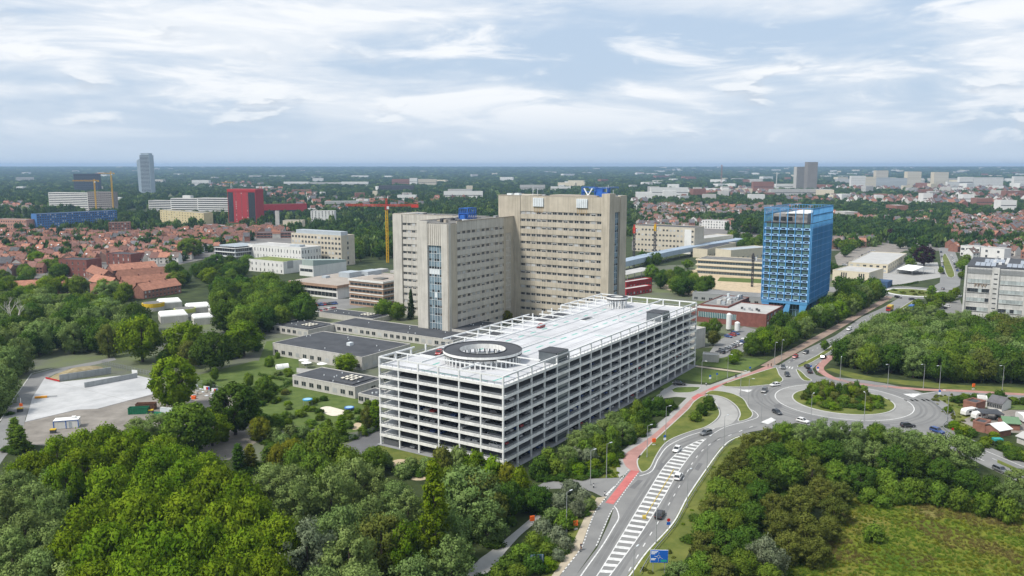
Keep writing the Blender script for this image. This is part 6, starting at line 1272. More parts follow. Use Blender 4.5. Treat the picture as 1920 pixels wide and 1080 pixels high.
# ------------------------------------------------------------------ cars
M_tyre = mat('tyre_rubber', (.02, .02, .021), .8, .1, 2); M_cgl = mat('car_glass', (.02, .024, .028), .08, .2, 1, spec=.8); M_lamp = mat('lamp_lens', (.75, .75, .72), .2, .05, 1, spec=.8); M_tail = mat('tail_lens', (.35, .015, .012), .3, .1, 1)
CC = {}
for n_, c in dict(white=(.72, .72, .71), black=(.015, .015, .017), grey=(.13, .135, .14), silver=(.42, .43, .44), blue=(.025, .06, .20), red=(.33, .02, .018), dark=(.04, .043, .05)).items(): CC[n_] = mat('car_paint_' + n_, c, .25, .04, 1, spec=.7)
def car_body(L, W, H, style):
    """lofted shell: cross sections along the length; returns body and glass builders"""
    hb = .30; bon = H * .56
    prof = {'hatch': [(-.5, .42, .55), (-.47, bon * .93, .60), (-.36, bon, .62), (-.22, bon * 1.05, .63)], 'estate': [(-.5, .42, .55), (-.47, bon * .9, .60), (-.36, bon, .62), (-.22, bon * 1.04, .63)]}[style]
    st = [-.5, -.475, -.36, -.24, -.10, .10, .30, .42, .48, .5]; low = [.40, hb, hb - .02, hb - .02, hb, hb, hb, hb, .32, .42]; sh = [bon * .72, bon * .90, bon * .97, bon * 1.02, bon * 1.05, bon * 1.06, bon * 1.06, bon * 1.05, bon * 1.0, bon * .8]; wd = [.80, .93, .98, 1, 1, 1, 1, .98, .94, .84]
    b = MB(); ring = []
    for x, lo, hi, w_ in zip(st, low, sh, wd):
        y = W / 2 * w_; ring.append([(x * L, -y * .92, lo), (x * L, -y, lo + .18), (x * L, -y, hi - .16), (x * L, -y * .90, hi), (x * L, y * .90, hi), (x * L, y, hi - .16), (x * L, y, lo + .18), (x * L, y * .92, lo)])
    vs = [p for r_ in ring for p in r_]; fs = [(i * 8 + k, i * 8 + (k + 1) % 8, i * 8 + 8 + (k + 1) % 8, i * 8 + 8 + k)[::-1] for i in range(len(ring) - 1) for k in range(8)]
    b.add(vs, fs + [tuple(range(8)), tuple(range(len(vs) - 1, len(vs) - 9, -1))])
    xr = {'hatch': (-.22, -.05, .34, .46), 'estate': (-.20, -.06, .40, .48)}[style]; base = bon * 1.03; y0, y1 = W * .455, W * .385
    g_ = MB(); q = [(xr[0] * L, base), (xr[1] * L, H - .06), (xr[2] * L, H - .07), (xr[3] * L, base)]
    vs = [(x, s * (y0 if i in (0, 3) else y1), z) for s in (-1, 1) for i, (x, z) in enumerate(q)]
    g_.add(vs, [(0, 1, 2, 3)[::-1], (4, 5, 6, 7), (0, 4, 5, 1)[::-1], (1, 5, 6, 2)[::-1], (2, 6, 7, 3)[::-1]])
    rx0, rx1 = xr[1] * L + .02, xr[2] * L; b.add([(rx0, -y1 - .02, H - .08), (rx1, -y1 - .02, H - .08), (rx1, y1 + .02, H - .08), (rx0, y1 + .02, H - .08), (rx0 + .1, -y1 * .9, H), (rx1 - .1, -y1 * .9, H), (rx1 - .1, y1 * .9, H), (rx0 + .1, y1 * .9, H)], [(0, 1, 5, 4), (1, 2, 6, 5), (2, 3, 7, 6), (3, 0, 4, 7), (4, 5, 6, 7)])
    for s in (-1, 1):
        for a_, b_ in ((0, 1), (2, 3)): b.bar((q[a_][0], s * (y0 if a_ == 0 else y1), q[a_][1]), (q[b_][0], s * (y1 if b_ == 1 else y0), q[b_][1]), .09)
        b.bar((.12 * L, s * y0, base), (.12 * L, s * y1, H - .06), .09)
    return b, g_
WHEEL = MB()
for s in (-1, 1):
    n = 12; vs = [(.32 * math.cos(6.283 * i / n), y, .32 * math.sin(6.283 * i / n)) for y in (-.11, .11) for i in range(n)]
WHEEL.add(vs, [(i, n + i, n + (i + 1) % n, (i + 1) % n) for i in range(n)] + [tuple(range(n)), tuple(range(2 * n - 1, n - 1, -1))]).add([(.2 * math.cos(6.283 * i / n), y, .2 * math.sin(6.283 * i / n)) for y in (-.115, .115) for i in range(n)], [tuple(range(n)), tuple(range(2 * n - 1, n - 1, -1))], 1)
WHEEL = WHEEL.mesh('wheel', [M_tyre, M_steel])
CARM = {}
for st_, (L, W, H) in dict(hatch=(4.2, 1.8, 1.5), estate=(4.7, 1.85, 1.62)).items():
    b, g_ = car_body(L, W, H, st_); lm = MB().box(-.06, .06, -.17, .17, 0, .16)
    CARM[st_] = dict(body={c: b.mesh('body', m) for c, m in CC.items()}, glass=g_.mesh('windows', M_cgl), lamp=lm.mesh('headlight', M_lamp), tail=lm.mesh('tail_light', M_tail), L=L, W=W, H=H)
    one = {}
    for c, m in CC.items():
        mb = MB(); mb.add(b.v, b.f, 0); mb.add(g_.v, g_.f, 1)
        for x in (-.31, .31):
            for s in (-1, 1): mb.cyl((0, 0), .01, 0, .01, n=3, mi=2); wv = [(v.co.x + x * L, v.co.y + s * (W / 2 - .12), v.co.z + .32) for v in WHEEL.vertices]; mb.add(wv, [tuple(p.vertices) for p in WHEEL.polygons], 2)
        one[c] = mb.mesh('car', [m, M_cgl, M_tyre])
    CARM[st_]['one'] = one
def car(loc, rz, colr, style, label, group=None, full=True, name='car', z=.06):
    d_ = CARM[style]; loc = (loc[0], loc[1], z)
    if not full: return tag(link(name, d_['one'][colr], None, loc, rz), label, 'car', group)
    r_ = thing(name, label, 'car', loc, rz, group); link('body', d_['body'][colr], r_); link('windows', d_['glass'], r_)
    for x in (-.31, .31):
        for s in (-1, 1): link('wheel', WHEEL, r_, (x * d_['L'], s * (d_['W'] / 2 - .12), .32))
    for s in (-1, 1): link('headlight', d_['lamp'], r_, (-.475 * d_['L'], s * .62, .62)); link('tail_light', d_['tail'], r_, (.475 * d_['L'], s * .66, .72))
    return r_
def road_car(x, y, x2, y2, colr, style, label): 
    p, q = G(x, y), G(x2, y2); car(p, math.atan2(p.y - q.y, p.x - q.x), colr, style, label)   # nose points at (x2, y2)
for a in [(1237, 969, 1260, 930, 'black', 'estate', 'black estate car on the main road beside the direction sign'), (1272, 897, 1290, 868, 'white', 'estate', 'white car right of the hatching on the main road'), (1269, 846, 1250, 866, 'white', 'hatch', 'white hatchback left of the hatching coming from the roundabout'), (1323, 815, 1300, 822, 'grey', 'estate', 'dark grey car leaving the roundabout above the hatching'),
          (1433, 735, 1420, 752, 'grey', 'estate', 'grey car on the left arc of the roundabout'), (1457, 776, 1480, 787, 'dark', 'hatch', 'dark hatchback circling at the lower left of the roundabout'), (1505, 792, 1525, 797, 'white', 'hatch', 'white hatchback on the near side of the roundabout'), (1453, 724, 1430, 727, 'white', 'hatch', 'white car by the left mouth of the roundabout'), (1476, 705, 1482, 714, 'dark', 'hatch', 'dark car entering the roundabout from the dual carriageway'), (1468, 691, 1468, 700, 'grey', 'estate', 'grey car on the zebra crossing'),
          (1513, 690, 1505, 682, 'black', 'estate', 'black car leaving the roundabout over the crossing'), (1518, 699, 1512, 690, 'black', 'hatch', 'black hatchback behind the black car at the crossing'), (1544, 672, 1560, 660, 'black', 'estate', 'black car with pale roof on the right carriageway'), (1491, 671, 1475, 680, 'red', 'hatch', 'red hatchback approaching the crossing'), (1511, 663, 1495, 672, 'dark', 'hatch', 'dark car behind the red hatchback'), (1568, 657, 1580, 648, 'grey', 'hatch', 'grey car beyond the pale-roofed car on the right carriageway'),
          (1702, 801, 1740, 800, 'black', 'estate', 'black car on the near right arc of the roundabout'), (1757, 811, 1790, 822, 'blue', 'estate', 'dark blue car leaving the roundabout at the lower right'), (1274, 722, 1300, 724, 'black', 'estate', 'black car parked on the access road beside the garage'), (1592, 619, 1570, 630, 'white', 'estate', 'white car half hidden on the dual carriageway'),
          (1876, 885, 1910, 900, 'grey', 'estate', 'grey car on the lower right carriageway between trees'), (1684, 559, 1700, 561, 'black', 'estate', 'dark car on the near arc of the far roundabout'), (1711, 563, 1725, 563, 'dark', 'estate', 'dark car right of the other on the far roundabout'), (1718, 571, 1700, 578, 'dark', 'hatch', 'dark car leaving the far roundabout towards the camera'), (1768, 543, 1778, 537, 'dark', 'hatch', 'dark car on the arm beyond the far roundabout'), (1642, 543, 1660, 544, 'dark', 'hatch', 'dark car on the left arm of the far roundabout'), (1872, 787, 1880, 800, 'black', 'hatch', 'black car on the red paving of the caravan site'), (1899, 790, 1904, 780, 'dark', 'estate', 'dark grey car right of the black one on the caravan site')]: road_car(*a)
def lorry(x, y, x2, y2, label, cabm, boxm, L=7.5, h=3.3):
    p, q = G(x, y), G(x2, y2); t = thing('lorry', label, 'lorry', (p.x, p.y, .06), math.atan2(q.y - p.y, q.x - p.x))
    MB().box(L / 2 - 1.9, L / 2, -1.15, 1.15, .55, 2.7).build('cab', cabm, t); box('windscreen', L / 2, L / 2 + .03, -1, 1, 1.6, 2.45, M_cgl, t); box('load_box', -L / 2, L / 2 - 2.1, -1.22, 1.22, .95, h, boxm, t); box('chassis', -L / 2, L / 2 - .1, -.9, .9, .5, .9, M_tyre, t)
    for x_ in (-L * .34, -L * .18, L * .34):
        for s in (-1, 1): link('wheel', WHEEL, t, (x_, s * 1.02, .48), 0, 1.5)
lorry(1668, 583, 1650, 592, 'red and yellow tipper lorry on the dual carriageway near the far roundabout', CC['red'], M_yel); lorry(1709, 583, 1725, 574, 'lorry with pale cab and blue box on the right carriageway', CC['white'], M_blue, 8, 3.6)
# parked rows
def row(pts, n, across, cols, label, group, full=False):
    a, b = G(*pts[0]), G(*pts[1]); d_ = b - a; ang = math.atan2(d_.y, d_.x) + across
    for i in range(n): p = a.lerp(b, (i + .5) / n); car(p, ang + RNG.uniform(-.04, .04) + (math.pi if RNG.random() < .4 else 0), RNG.choice(cols), RNG.choice(['hatch', 'estate']), label, group, full)
mixc = ['grey', 'silver', 'white', 'black', 'dark', 'blue']
row(((1348, 664), (1392, 642)), 8, R(75), mixc, 'car in the parked row behind the garage', 'cars parked behind the garage', True); row(((1395, 640), (1418, 628)), 3, R(80), ['white', 'dark', 'silver'], 'car parked at the upper end of the little car park', 'cars at the upper end of the little car park', True); row(((1362, 634), (1382, 626)), 3, R(80), ['blue', 'blue', 'red'], 'blue or red car parked below the silos', 'cars below the silos', True)
row(((1742, 594), (1778, 574)), 6, R(60), mixc, 'car parked beside the faculty building', 'cars by the faculty building'); row(((1783, 478), (1796, 512)), 6, 0, mixc, 'car parked along the far avenue', 'cars along the avenue'); row(((1764, 470), (1770, 520)), 5, 0, mixc, 'car parked on the left side of the far avenue', 'cars on the left of the avenue')
row(((590, 574), (632, 570)), 8, R(80), ['blue', 'dark', 'blue', 'red'], 'car parked in the service yard before the hall', 'cars in the service yard'); row(((592, 586), (628, 580)), 7, R(80), ['red', 'white', 'red', 'silver'], 'red or white car in the front row of the service yard', 'cars in the front row of the service yard'); row(((1580, 500), (1640, 470)), 9, R(60), mixc, 'car parked behind the school', 'cars behind the school')
# inside the garage
for k in range(0, 6):
    z = ZB0 + k * DZ + .67 if k else .08
    for i in range(58):
        if RNG.random() > (.75, .82, .7, .5, .3, .12)[k]: continue
        if 4 * BAY < 2 + i * 2.5 < 5 * BAY or 15 * BAY < 2 + i * 2.5 < 16 * BAY or (k == 0 and i > 46): continue
        p = AB(2 + i * 2.5, 3.6); car(p, RZA + R(90), RNG.choice(mixc * 3 + ['red']), RNG.choice(['hatch', 'estate']), 'car parked on a deck along the long side of the garage', 'cars along the long side of the garage', False, z=z)
    for i in range(13):
        if RNG.random() > (.6, .7, .55, .35, .15, .0)[k]: continue
        p = AB(3.6, 3 + i * 2.55); car(p, RZA, RNG.choice(mixc * 3 + ['red']), RNG.choice(['hatch', 'estate']), 'car parked on a deck along the short side of the garage', 'cars along the short side of the garage', False, z=z)
pr = G(1014, 614, ZDECK + .7); car(pr, RZA, 'red', 'hatch', 'single red car on the white garage roof', z=ZDECK + .68); car(AB(2.9 * BAY, 5.2 * BAY), RZA + .4, 'red', 'hatch', 'red car at the top of the ramp on the garage roof', z=ZDECK + .68)

# ------------------------------------------------------------------ street furniture
def lamp_post(x, y, h=9.6, towards=None, group='street lamps'):
    p = G(x, y); a = math.atan2((towards or RB_C).y - p.y, (towards or RB_C).x - p.x)
    t = thing('street_lamp', LAMPL.pop(0), 'street lamp', p, a, group); MB().cyl((0, 0), .11, 0, h, .06, n=8).cyl((0, 0), .18, 0, .5, n=8).build('pole', M_steel, t)
    MB().bar((0, 0, h - .05), (1.3, 0, h + .1), .07).build('arm', M_steel, t); MB().box(1.1, 1.95, -.14, .14, h + .02, h + .16).build('lamp_head', M_pale, t)
LP = [(1248, 818, 'beside the orange box on the traffic island'), (1213, 858, 'on the lower end of the traffic island'), (1357, 838, 'right of the hatching near the roundabout'), (1427, 795, 'at the lower left of the roundabout'), (1388, 743, 'by the slip road opposite the give-way triangle'), (1403, 760, 'on the grass at the left mouth of the roundabout'), (1107, 910, 'at the mouth of the side road'), (1137, 896, 'on the grass corner above the red crossing'), (1288, 952, 'on the right verge half way along the main road'), (1230, 1018, 'behind the blue direction sign'), (1325, 882, 'on the right verge above the half-way lamp'), (1062, 997, 'among the silvery shrubs'), (1187, 1115, 'at the bottom edge of the picture'),
      (1575, 712, 'nearest the dual carriageway on the right path'), (1664, 729, 'along the right-hand cycle path behind the roundabout'), (1731, 729, 'left of the give-way arm behind the roundabout'), (1761, 732, 'beside the blue arrow sign'), (1879, 732, 'farthest right before the wood'), (1520, 792, 'at the near left rim of the roundabout island'), (1620, 790, 'at the near right rim of the roundabout island'), (1452, 682, 'left of the zebra crossing'), (1465, 677, 'second left of the zebra crossing'), (1364, 708, 'on the lawn path beside the garage'), (1315, 722, 'by the garage entrance'), (1776, 785, 'on the yellow verge of the right exit')]
LAMPL = ['grey street lamp ' + l[2] for l in LP]
for x, y, _ in LP: lamp_post(x, y)
# blue direction sign seen edge on to the traffic, with its white roundabout diagram
M_sb = mat('sign_blue', (.012, .10, .42), .5, .05, 1); M_sg = mat('sign_green', (.02, .30, .22), .5, .05, 1); M_sw = mat('sign_white', (.75, .76, .76), .5, .03, 1)
sp = G(1235, 1075); ds = thing('direction_sign', 'large blue direction sign with white roundabout diagram beside the main road', 'sign', (sp.x, sp.y, 0), R(-2))
box('panel', -1.8, 1.8, -.06, .06, 2.4, 5.1, M_sb, ds); box('sign_border', -1.86, 1.86, .0, .08, 2.34, 5.16, M_sw, ds)
for x in (-1.2, 1.2): MB().bar((x, .14, 0), (x, .14, 5), .12).build('post', M_steel, ds)
mb = MB(); n = 20; cx, cz, r0, r1 = -.1, 3.7, .26, .36; vs = [(cx + r * math.cos(6.283 * i / n), -.07, cz + r * math.sin(6.283 * i / n)) for r in (r0, r1) for i in range(n)]; mb.add(vs, [(i, (i + 1) % n, n + (i + 1) % n, n + i)[::-1] for i in range(n)]); mb.add(vs, [(i, (i + 1) % n, n + (i + 1) % n, n + i) for i in range(n)])
for p_, q_ in (((cx, cz + .3), (cx + .05, cz + .95)), ((cx - .3, cz), (cx - .95, cz + .12)), ((cx + .3, cz - .1), (cx + .9, cz - .45)), ((cx, cz - .3), (cx - .05, cz - 1.1))): mb.bar((p_[0], -.08, p_[1]), (q_[0], -.08, q_[1]), .11, .02)
mb.build('roundabout_diagram', M_sw, ds)
mb = MB()
for x, z, L in ((-1.65, 4.75, 1.4), (-1.65, 4.5, 1.1), (-1.65, 4.25, .8), (-1.65, 3.2, 1.0), (-1.65, 2.95, .8)): mb.box(x, x + L, -.085, -.06, z, z + .14)
mb.build('place_names', M_sw, ds); box('green_field', .35, 1.6, -.08, -.06, 2.6, 3.05, M_sg, ds)
sp = G(1007, 1073); s2 = thing('direction_sign', 'blue sign seen from behind on three posts among the shrubs', 'sign', (sp.x, sp.y, 0), R(8)); box('panel', -1.4, 1.4, .0, .08, 2.0, 3.9, mat('sign_back', (.06, .13, .20), .6, .1, 1), s2)
for x in (-1.1, 0, 1.1): MB().bar((x, -.06, 0), (x, -.06, 3.9), .13).build('post', M_steel, s2)
def round_sign(x, y, m, label, h=2.4, r=.42, plate=None):
    t = thing('road_sign', label, 'sign', G(x, y), RNG.uniform(-.3, .3)); MB().cyl((0, 0), .05, 0, h + .3, n=6).build('post', M_steel, t); n = 16
    mb = MB(); vs = [(r * math.cos(6.283 * i / n), yy, h + r * math.sin(6.283 * i / n)) for yy in (-.1, -.06) for i in range(n)]; mb.add(vs, [(i, n + i, n + (i + 1) % n, (i + 1) % n)[::-1] for i in range(n)] + [tuple(range(n)), tuple(range(2 * n - 1, n - 1, -1))]); mb.build('sign_disc', m, t)
    if plate: box('sign_plate', -.45, .45, -.1, -.06, h - 1.2, h - .5, plate, t)
M_sr = mat('sign_red', (.45, .02, .02), .5, .05, 1)
for x, y, m, l, p in [(1253, 993, M_sr, 'red-rimmed sign with blue plate on the right verge', M_sb), (1761, 745, M_sb, 'blue arrow sign at the right exit of the roundabout', M_sw), (1520, 697, M_sb, 'blue arrow sign on the splitter island', None), (1533, 700, M_sb, 'blue cycle sign with white plate beside the crossing', M_sw), (1785, 818, M_sr, 'red no-entry sign on the verge below the caravan site', None), (1120, 880, M_sb, 'blue sign in the shrubs above the side road', None), (1331, 716, M_sb, 'white and blue parking sign by the garage entrance', M_sw), (1344, 712, M_sb, 'blue sign right of the parking sign', None), (1406, 700, M_sb, 'blue path sign where the beige path meets the cycle path', None), (1246, 832, M_sb, 'white and blue notice on the traffic island', M_sw)]: round_sign(x, y, m, l, plate=p)
M_or = mat('orange_panel', (.75, .13, .02), .6, .08, 1)
for x, y, l in [(1079, 993, 'orange notice box on the verge beside the footpath'), (1226, 835, 'orange notice box on the traffic island'), (998, 984, 'orange notice box beside the gravel track'), (1825, 730, 'orange marker post before the wood')]:
    t = thing('notice_box', l, 'sign', G(x, y), .3); MB().cyl((0, 0), .05, 0, 1.0, n=6).build('post', M_steel, t); box('panel', -.55, .55, -.18, .18, 1.0, 2.2, M_or, t); box('base', -.5, .5, -.3, .3, 0, .3, M_kerb, t)
for x, y, l in [(1324, 723, 'upper striped bollard by the garage entrance'), (1113, 915, 'dark bollard at the mouth of the side road'), (1134, 930, 'dark bollard at the corner of the footpath')]:
    t = thing('bollard', l, 'bollard', G(x, y)); MB().cyl((0, 0), .16, 0, 1.3, .14, n=10).build('body', M_roofdk, t); MB().cyl((0, 0), .17, .7, 1.0, n=10).build('band', M_sw, t)
# guard rails
def rail(pts, label):
    P = smooth(px(*pts), 6); t = thing('guard_rail', label, 'guard rail', P[0]); mb = MB(); o0 = P[0]
    for a, b in zip(P, P[1:]): mb.bar(a - o0 + Vector((0, 0, .68)), b - o0 + Vector((0, 0, .68)), .08, .3)
    mb.build('beam', M_steel, t); acc = 0
    for a, b in zip(P, P[1:]):
        acc += (b - a).length
        if acc > 3: acc = 0; MB().bar(a - o0, a - o0 + Vector((0, 0, .75)), .1).build('post', M_steel, t)
rail([(1200, 1079), (1222, 1042), (1266, 988), (1294, 938), (1328, 886), (1355, 846), (1377, 827)], 'steel guard rail along the right verge of the main road'); rail([(1743, 752), (1760, 765), (1773, 778), (1775, 792), (1768, 803), (1782, 815)], 'curving steel guard rail at the right exit of the roundabout'); rail([(1845, 828), (1920, 858), (2000, 890)], 'steel guard rail along the lower right carriageway')
t = thing('lane_separator', 'yellow lane separator on the hatched area', 'barrier', G(1208, 972)); a, b = G(1208, 972) , G(1264, 880)
for k in range(14): p_ = (b - a) * (k / 14); q_ = (b - a) * ((k + .8) / 14); MB().bar(p_ + Vector((0, 0, .12)), q_ + Vector((0, 0, .12)), .2, .16).build('segment', M_yel, t)
box('end_block', -.4, .4, -.5, .5, .06, .7, M_yel, t)
# cyclists and walkers
M_skin = mat('skin', (.45, .28, .2), .7, .05, 2); M_bike = mat('bicycle_frame', (.03, .03, .035), .4, .1, 2)
def person_mesh(ride, top, legs):
    J = [(0, 0, .95), (.05 if ride else 0, 0, 1.2), (.18 if ride else .02, 0, 1.45), (.24 if ride else .02, 0, 1.56), (.26 if ride else .03, 0, 1.68)]; E_ = [(0, 1), (1, 2), (2, 3), (3, 4)]; Rd = [.15, .15, .17, .06, .11]
    for s in (-1, 1):
        n = len(J); J += [(.02, s * .11, .9), (.28 if ride else .12 * s, s * .12, .62 if ride else .48), (.12 if ride else .02 + .18 * s, s * .12, .22 if ride else .08), (.3 if ride else .16 + .18 * s, s * .12, .18 if ride else .05)]; E_ += [(0, n), (n, n + 1), (n + 1, n + 2), (n + 2, n + 3)]; Rd += [.10, .075, .05, .045]
        n = len(J); J += [(.18 if ride else .02, s * .2, 1.42), (.32 if ride else -.05 * s, s * .24, 1.2 if ride else 1.15), (.52 if ride else .1 * s, s * .22, 1.08 if ride else .88)]; E_ += [(2, n), (n, n + 1), (n + 1, n + 2)]; Rd += [.065, .05, .04]
    me = bpy.data.meshes.new('body'); me.from_pydata(J, E_, []); ob = bpy.data.objects.new('body', me); col.objects.link(ob); m_ = ob.modifiers.new('s', 'SKIN'); sv = me.skin_vertices[0].data
    for i, r_ in enumerate(Rd): sv[i].radius = (r_, r_)
    sv[0].use_root = True; ob.modifiers.new('u', 'SUBSURF').levels = 1; bpy.context.view_layer.update(); out = bpy.data.meshes.new_from_object(ob.evaluated_get(bpy.context.evaluated_depsgraph_get())); bpy.data.objects.remove(ob)
    out.materials.clear()
    for m2 in (top, legs, M_skin): out.materials.append(m2)
    for p_ in out.polygons: z = p_.center.z; p_.material_index = 2 if z > 1.5 else (0 if z > .95 else 1)
    return out
M_j1, M_j2, M_tr = mat('dark_jacket', (.03, .03, .04), .9, .1, 2), mat('brown_coat', (.16, .09, .06), .9, .1, 2), mat('dark_trousers', (.05, .055, .08), .9, .1, 2)
PM = [person_mesh(True, M_j1, M_skin), person_mesh(False, M_j2, M_tr), person_mesh(True, M_j1, M_tr)]
for x, y, x2, y2, m_, l in [(1089, 1033, 1125, 975, 0, 'cyclist in dark top riding up the cycle path'), (1380, 708, 1350, 720, 2, 'cyclist in dark clothes on the faded red path'), (1440, 689, 1420, 696, 1, 'left of two walkers in brown near the zebra crossing'), (1446, 688, 1425, 696, 1, 'right of two walkers in brown near the zebra crossing')]:
    p, q = G(x, y), G(x2, y2); t = thing('person', l, 'person', (p.x, p.y, .08), math.atan2(q.y - p.y, q.x - p.x)); link('body', PM[m_], t)
    if m_ != 1:
        bk = thing('bicycle', 'dark bicycle ridden by the ' + ('cyclist on the lower cycle path' if x < 1200 else 'cyclist on the faded red path'), 'bicycle', (p.x, p.y, .08), t.rotation_euler[2])
        for x_ in (-.5, .55): o_ = link('wheel', WHEEL, bk, (x_, 0, .34), 0, (1.05, .18, 1.05))
        MB().bar((-.5, 0, .34), (-.12, 0, .85), .04).bar((-.12, 0, .85), (.42, 0, .9), .04).bar((.42, 0, 1.0), (.55, 0, .34), .04).bar((-.12, 0, .34), (.42, 0, .85), .04).build('frame', M_bike, bk); MB().bar((.45, -.25, 1.05), (.45, .25, 1.05), .04).build('handlebar', M_bike, bk); box('saddle', -.25, .0, -.07, .07, .87, .93, M_bike, bk)

# ------------------------------------------------------------------ tower cranes
def lattice_beam(mb, p, q, s, n, t):
    p, q = Vector(p), Vector(q); d = (q - p).normalized(); up = Vector((0, 0, 1)) if abs(d.z) < .9 else Vector((1, 0, 0)); x = d.cross(up).normalized(); y = x.cross(d); cs = [x * a * s / 2 + y * b * s / 2 for a, b in ((-1, -1), (1, -1), (1, 1), (-1, 1))]
    for c in cs: mb.bar(p + c, q + c, t)
    for k in range(n):
        a, b = p.lerp(q, k / n), p.lerp(q, (k + 1) / n)
        for i in range(4): mb.bar(a + cs[i], b + cs[(i + 1) % 4], t * .7); mb.bar(a + cs[i], a + cs[(i + 1) % 4], t * .7)
M_cy, M_cr = mat('crane_yellow', (.62, .36, .01), .5, .08, 1), mat('crane_red', (.52, .05, .035), .5, .08, 1)
def crane(x, y, ytop, jib_l, jib_r, azd, mm, mj, label, s=1.7, cat_t=6):
    p = G(x, y); h = zof(p, ytop); t = thing('tower_crane', label, 'crane', p, R(azd))
    mb = MB(); lattice_beam(mb, (0, 0, 0), (0, 0, h - 4), s, int(h / 3), .3); mb.build('mast', mm, t)
    mb = MB(); lattice_beam(mb, (0, 0, h - 4), (0, 0, h), s * 1.1, 2, .4); lattice_beam(mb, (0, 0, h), (0, 0, h + cat_t), s * .6, 3, .25); mb.build('slewing_head', mj, t)
    mb = MB(); lattice_beam(mb, (0, 0, h), (jib_l, 0, h + .3), 1.6, int(abs(jib_l) / 2.5), .26); mb.bar((0, 0, h + cat_t), (jib_l * .7, 0, h + 1), .12); mb.build('jib', mj, t)
    mb = MB(); lattice_beam(mb, (0, 0, h), (jib_r, 0, h + .3), 1.5, int(abs(jib_r) / 2.5), .26); mb.bar((0, 0, h + cat_t), (jib_r * .9, 0, h + .8), .12); mb.build('counter_jib', mj, t)
    box('counterweight', min(jib_r * .78, jib_r), max(jib_r * .78, jib_r), -1.1, 1.1, h - 1.8, h + .4, mj, t); box('operator_cab', .6, 2.4, -2.2, -.6, h - 3.2, h - .8, M_pale, t)
crane(727, 492, 385, -36, 28, -2, M_cy, M_cr, 'large crane with yellow mast and red jib left of the towers', 1.9)
crane(213, 398, 325, -22, 6, 8, M_cy, M_cy, 'yellow crane beside the scaffolded slab', 1.8, 4); crane(181, 400, 339, -38, 8, 4, M_cy, M_cy, 'shorter yellow crane above the scaffolded slab', 1.6, 3); crane(434, 366, 342, -24, 6, 10, M_wh, M_cy, 'far yellow crane behind the red tower', 1.8, 3)
crane(1188, 500, 428, .5, -.5, 60, mat('crane_dark', (.05, .05, .055), .6, .1, 1), M_cr, 'dark drilling mast with red head right of the taller tower', 1.3, 3); crane(1227, 490, 424, .5, -.5, 60, MATS['crane_dark'], M_cy, 'dark drilling mast with yellow head before the hospital wing', 1.5, 2); crane(1410, 538, 480, .5, -.5, 60, MATS['crane_dark'], MATS['crane_dark'], 'dark drilling mast on the sandy building site', 1.1, 2); crane(1455, 362, 325, -14, 8, 10, M_wh, M_wh, 'white crane beside the grey tower', 2, 4); crane(1352, 352, 310, .6, -.6, 0, mat('faded_red', (.35, .16, .13), .7, .1, 1), MATS['faded_red'], 'thin red and white mast on the horizon', 4, 2)
# ------------------------------------------------------------------ left building site
def wall_run(name, label, x0, y0, x1, y1, h, t_, m, n=10):
    p, q = G(x0, y0), G(x1, y1); d_ = q - p; L = d_.length; t = thing(name, label, 'wall', (p.x, p.y, .18), math.atan2(d_.y, d_.x))
    for k in range(n): box('wall_panel', k * L / n + .02, (k + 1) * L / n - .02, 0, t_, 0, h, m, t)
M_rw = mat('retaining_wall_concrete', (.33, .345, .35), .9, .12, .4, streak=.12)
wall_run('retaining_wall', 'longer grey retaining wall below the straw mound', 112, 716, 209, 701, 2.6, .4, M_rw, 12); wall_run('retaining_wall', 'nearer grey retaining wall across the concrete slab', 159, 728, 258, 709, 2.0, .4, M_rw, 12)
md = MB(); P = px((92, 709), (112, 714), (208, 699), (190, 688), (120, 698)); n = len(P); c = sum(P, Vector()) / n
for k in range(4):
    f0, f1, z0, z1 = 1 - k * .24, 1 - (k + 1) * .24, .2 + 2.4 * math.sin(k * .39), .2 + 2.4 * math.sin((k + 1) * .39)
    md.add([(*(c + (p - c) * f).xy, z + RNG.uniform(-.1, .1)) for f, z in ((f0, z0 if k else .1), (f1, z1)) for p in P], [(i, (i + 1) % n, n + (i + 1) % n, n + i) for i in range(n)])
md.add([(*(c + (p - c) * .04).xy, 2.6) for p in P], [tuple(range(n))]); tag(md.build('earth_mound', mat('dry_straw', (.27, .22, .12), 1, .3, .4, c2=(.36, .30, .18), bump=.5, detail=8)), 'straw-covered earth mound behind the retaining wall', 'mound')
t = thing('red_barrier', 'low red plastic edging at the end of the mound', 'barrier', G(86, 711)); d_ = G(112, 717) - G(86, 711); 
for k in range(5): MB().bar(d_ * (k / 5) + Vector((0, 0, .6)), d_ * ((k + .92) / 5) + Vector((0, 0, .6)), .2, .6).build('segment', M_sr, t)
def skip(x, y, m, label, L=6.5, rz=.15):
    t = thing('skip', label, 'skip', G(x, y), rz); mb = MB(); 
    for a in ((0, L, 0, .12, .1, 2.3), (0, L, 2.3, 2.42, .1, 2.3), (0, .12, .12, 2.3, .1, 2.3), (L - .12, L, .12, 2.3, .1, 2.3), (.12, L - .12, .12, 2.3, .1, .25)): mb.box(*a)
    mb.build('body', m, t); mb = MB()
    for k in range(9): mb.box(.3 + k * (L - .7) / 8, .42 + k * (L - .7) / 8, -.1, 0, .15, 2.2)
    mb.box(-.05, L + .05, -.12, 0, 2.2, 2.36); mb.build('ribs', m, t); return t
M_grn = mat('green_skip_paint', (.015, .15, .075), .6, .15, .6); skip(240, 778, M_grn, 'green waste skip in front of the round bright tree'); skip(254, 770, mat('rusty_skip', (.16, .08, .05), .8, .3, 1), 'rusty brown skip behind the green one')
p = G(101, 806); t = thing('site_cabin', 'white site cabin with blue edges on the gravel yard', 'cabin', p, .28); box('body', 0, 7.2, 0, 3.4, .15, 2.7, M_wh, t)
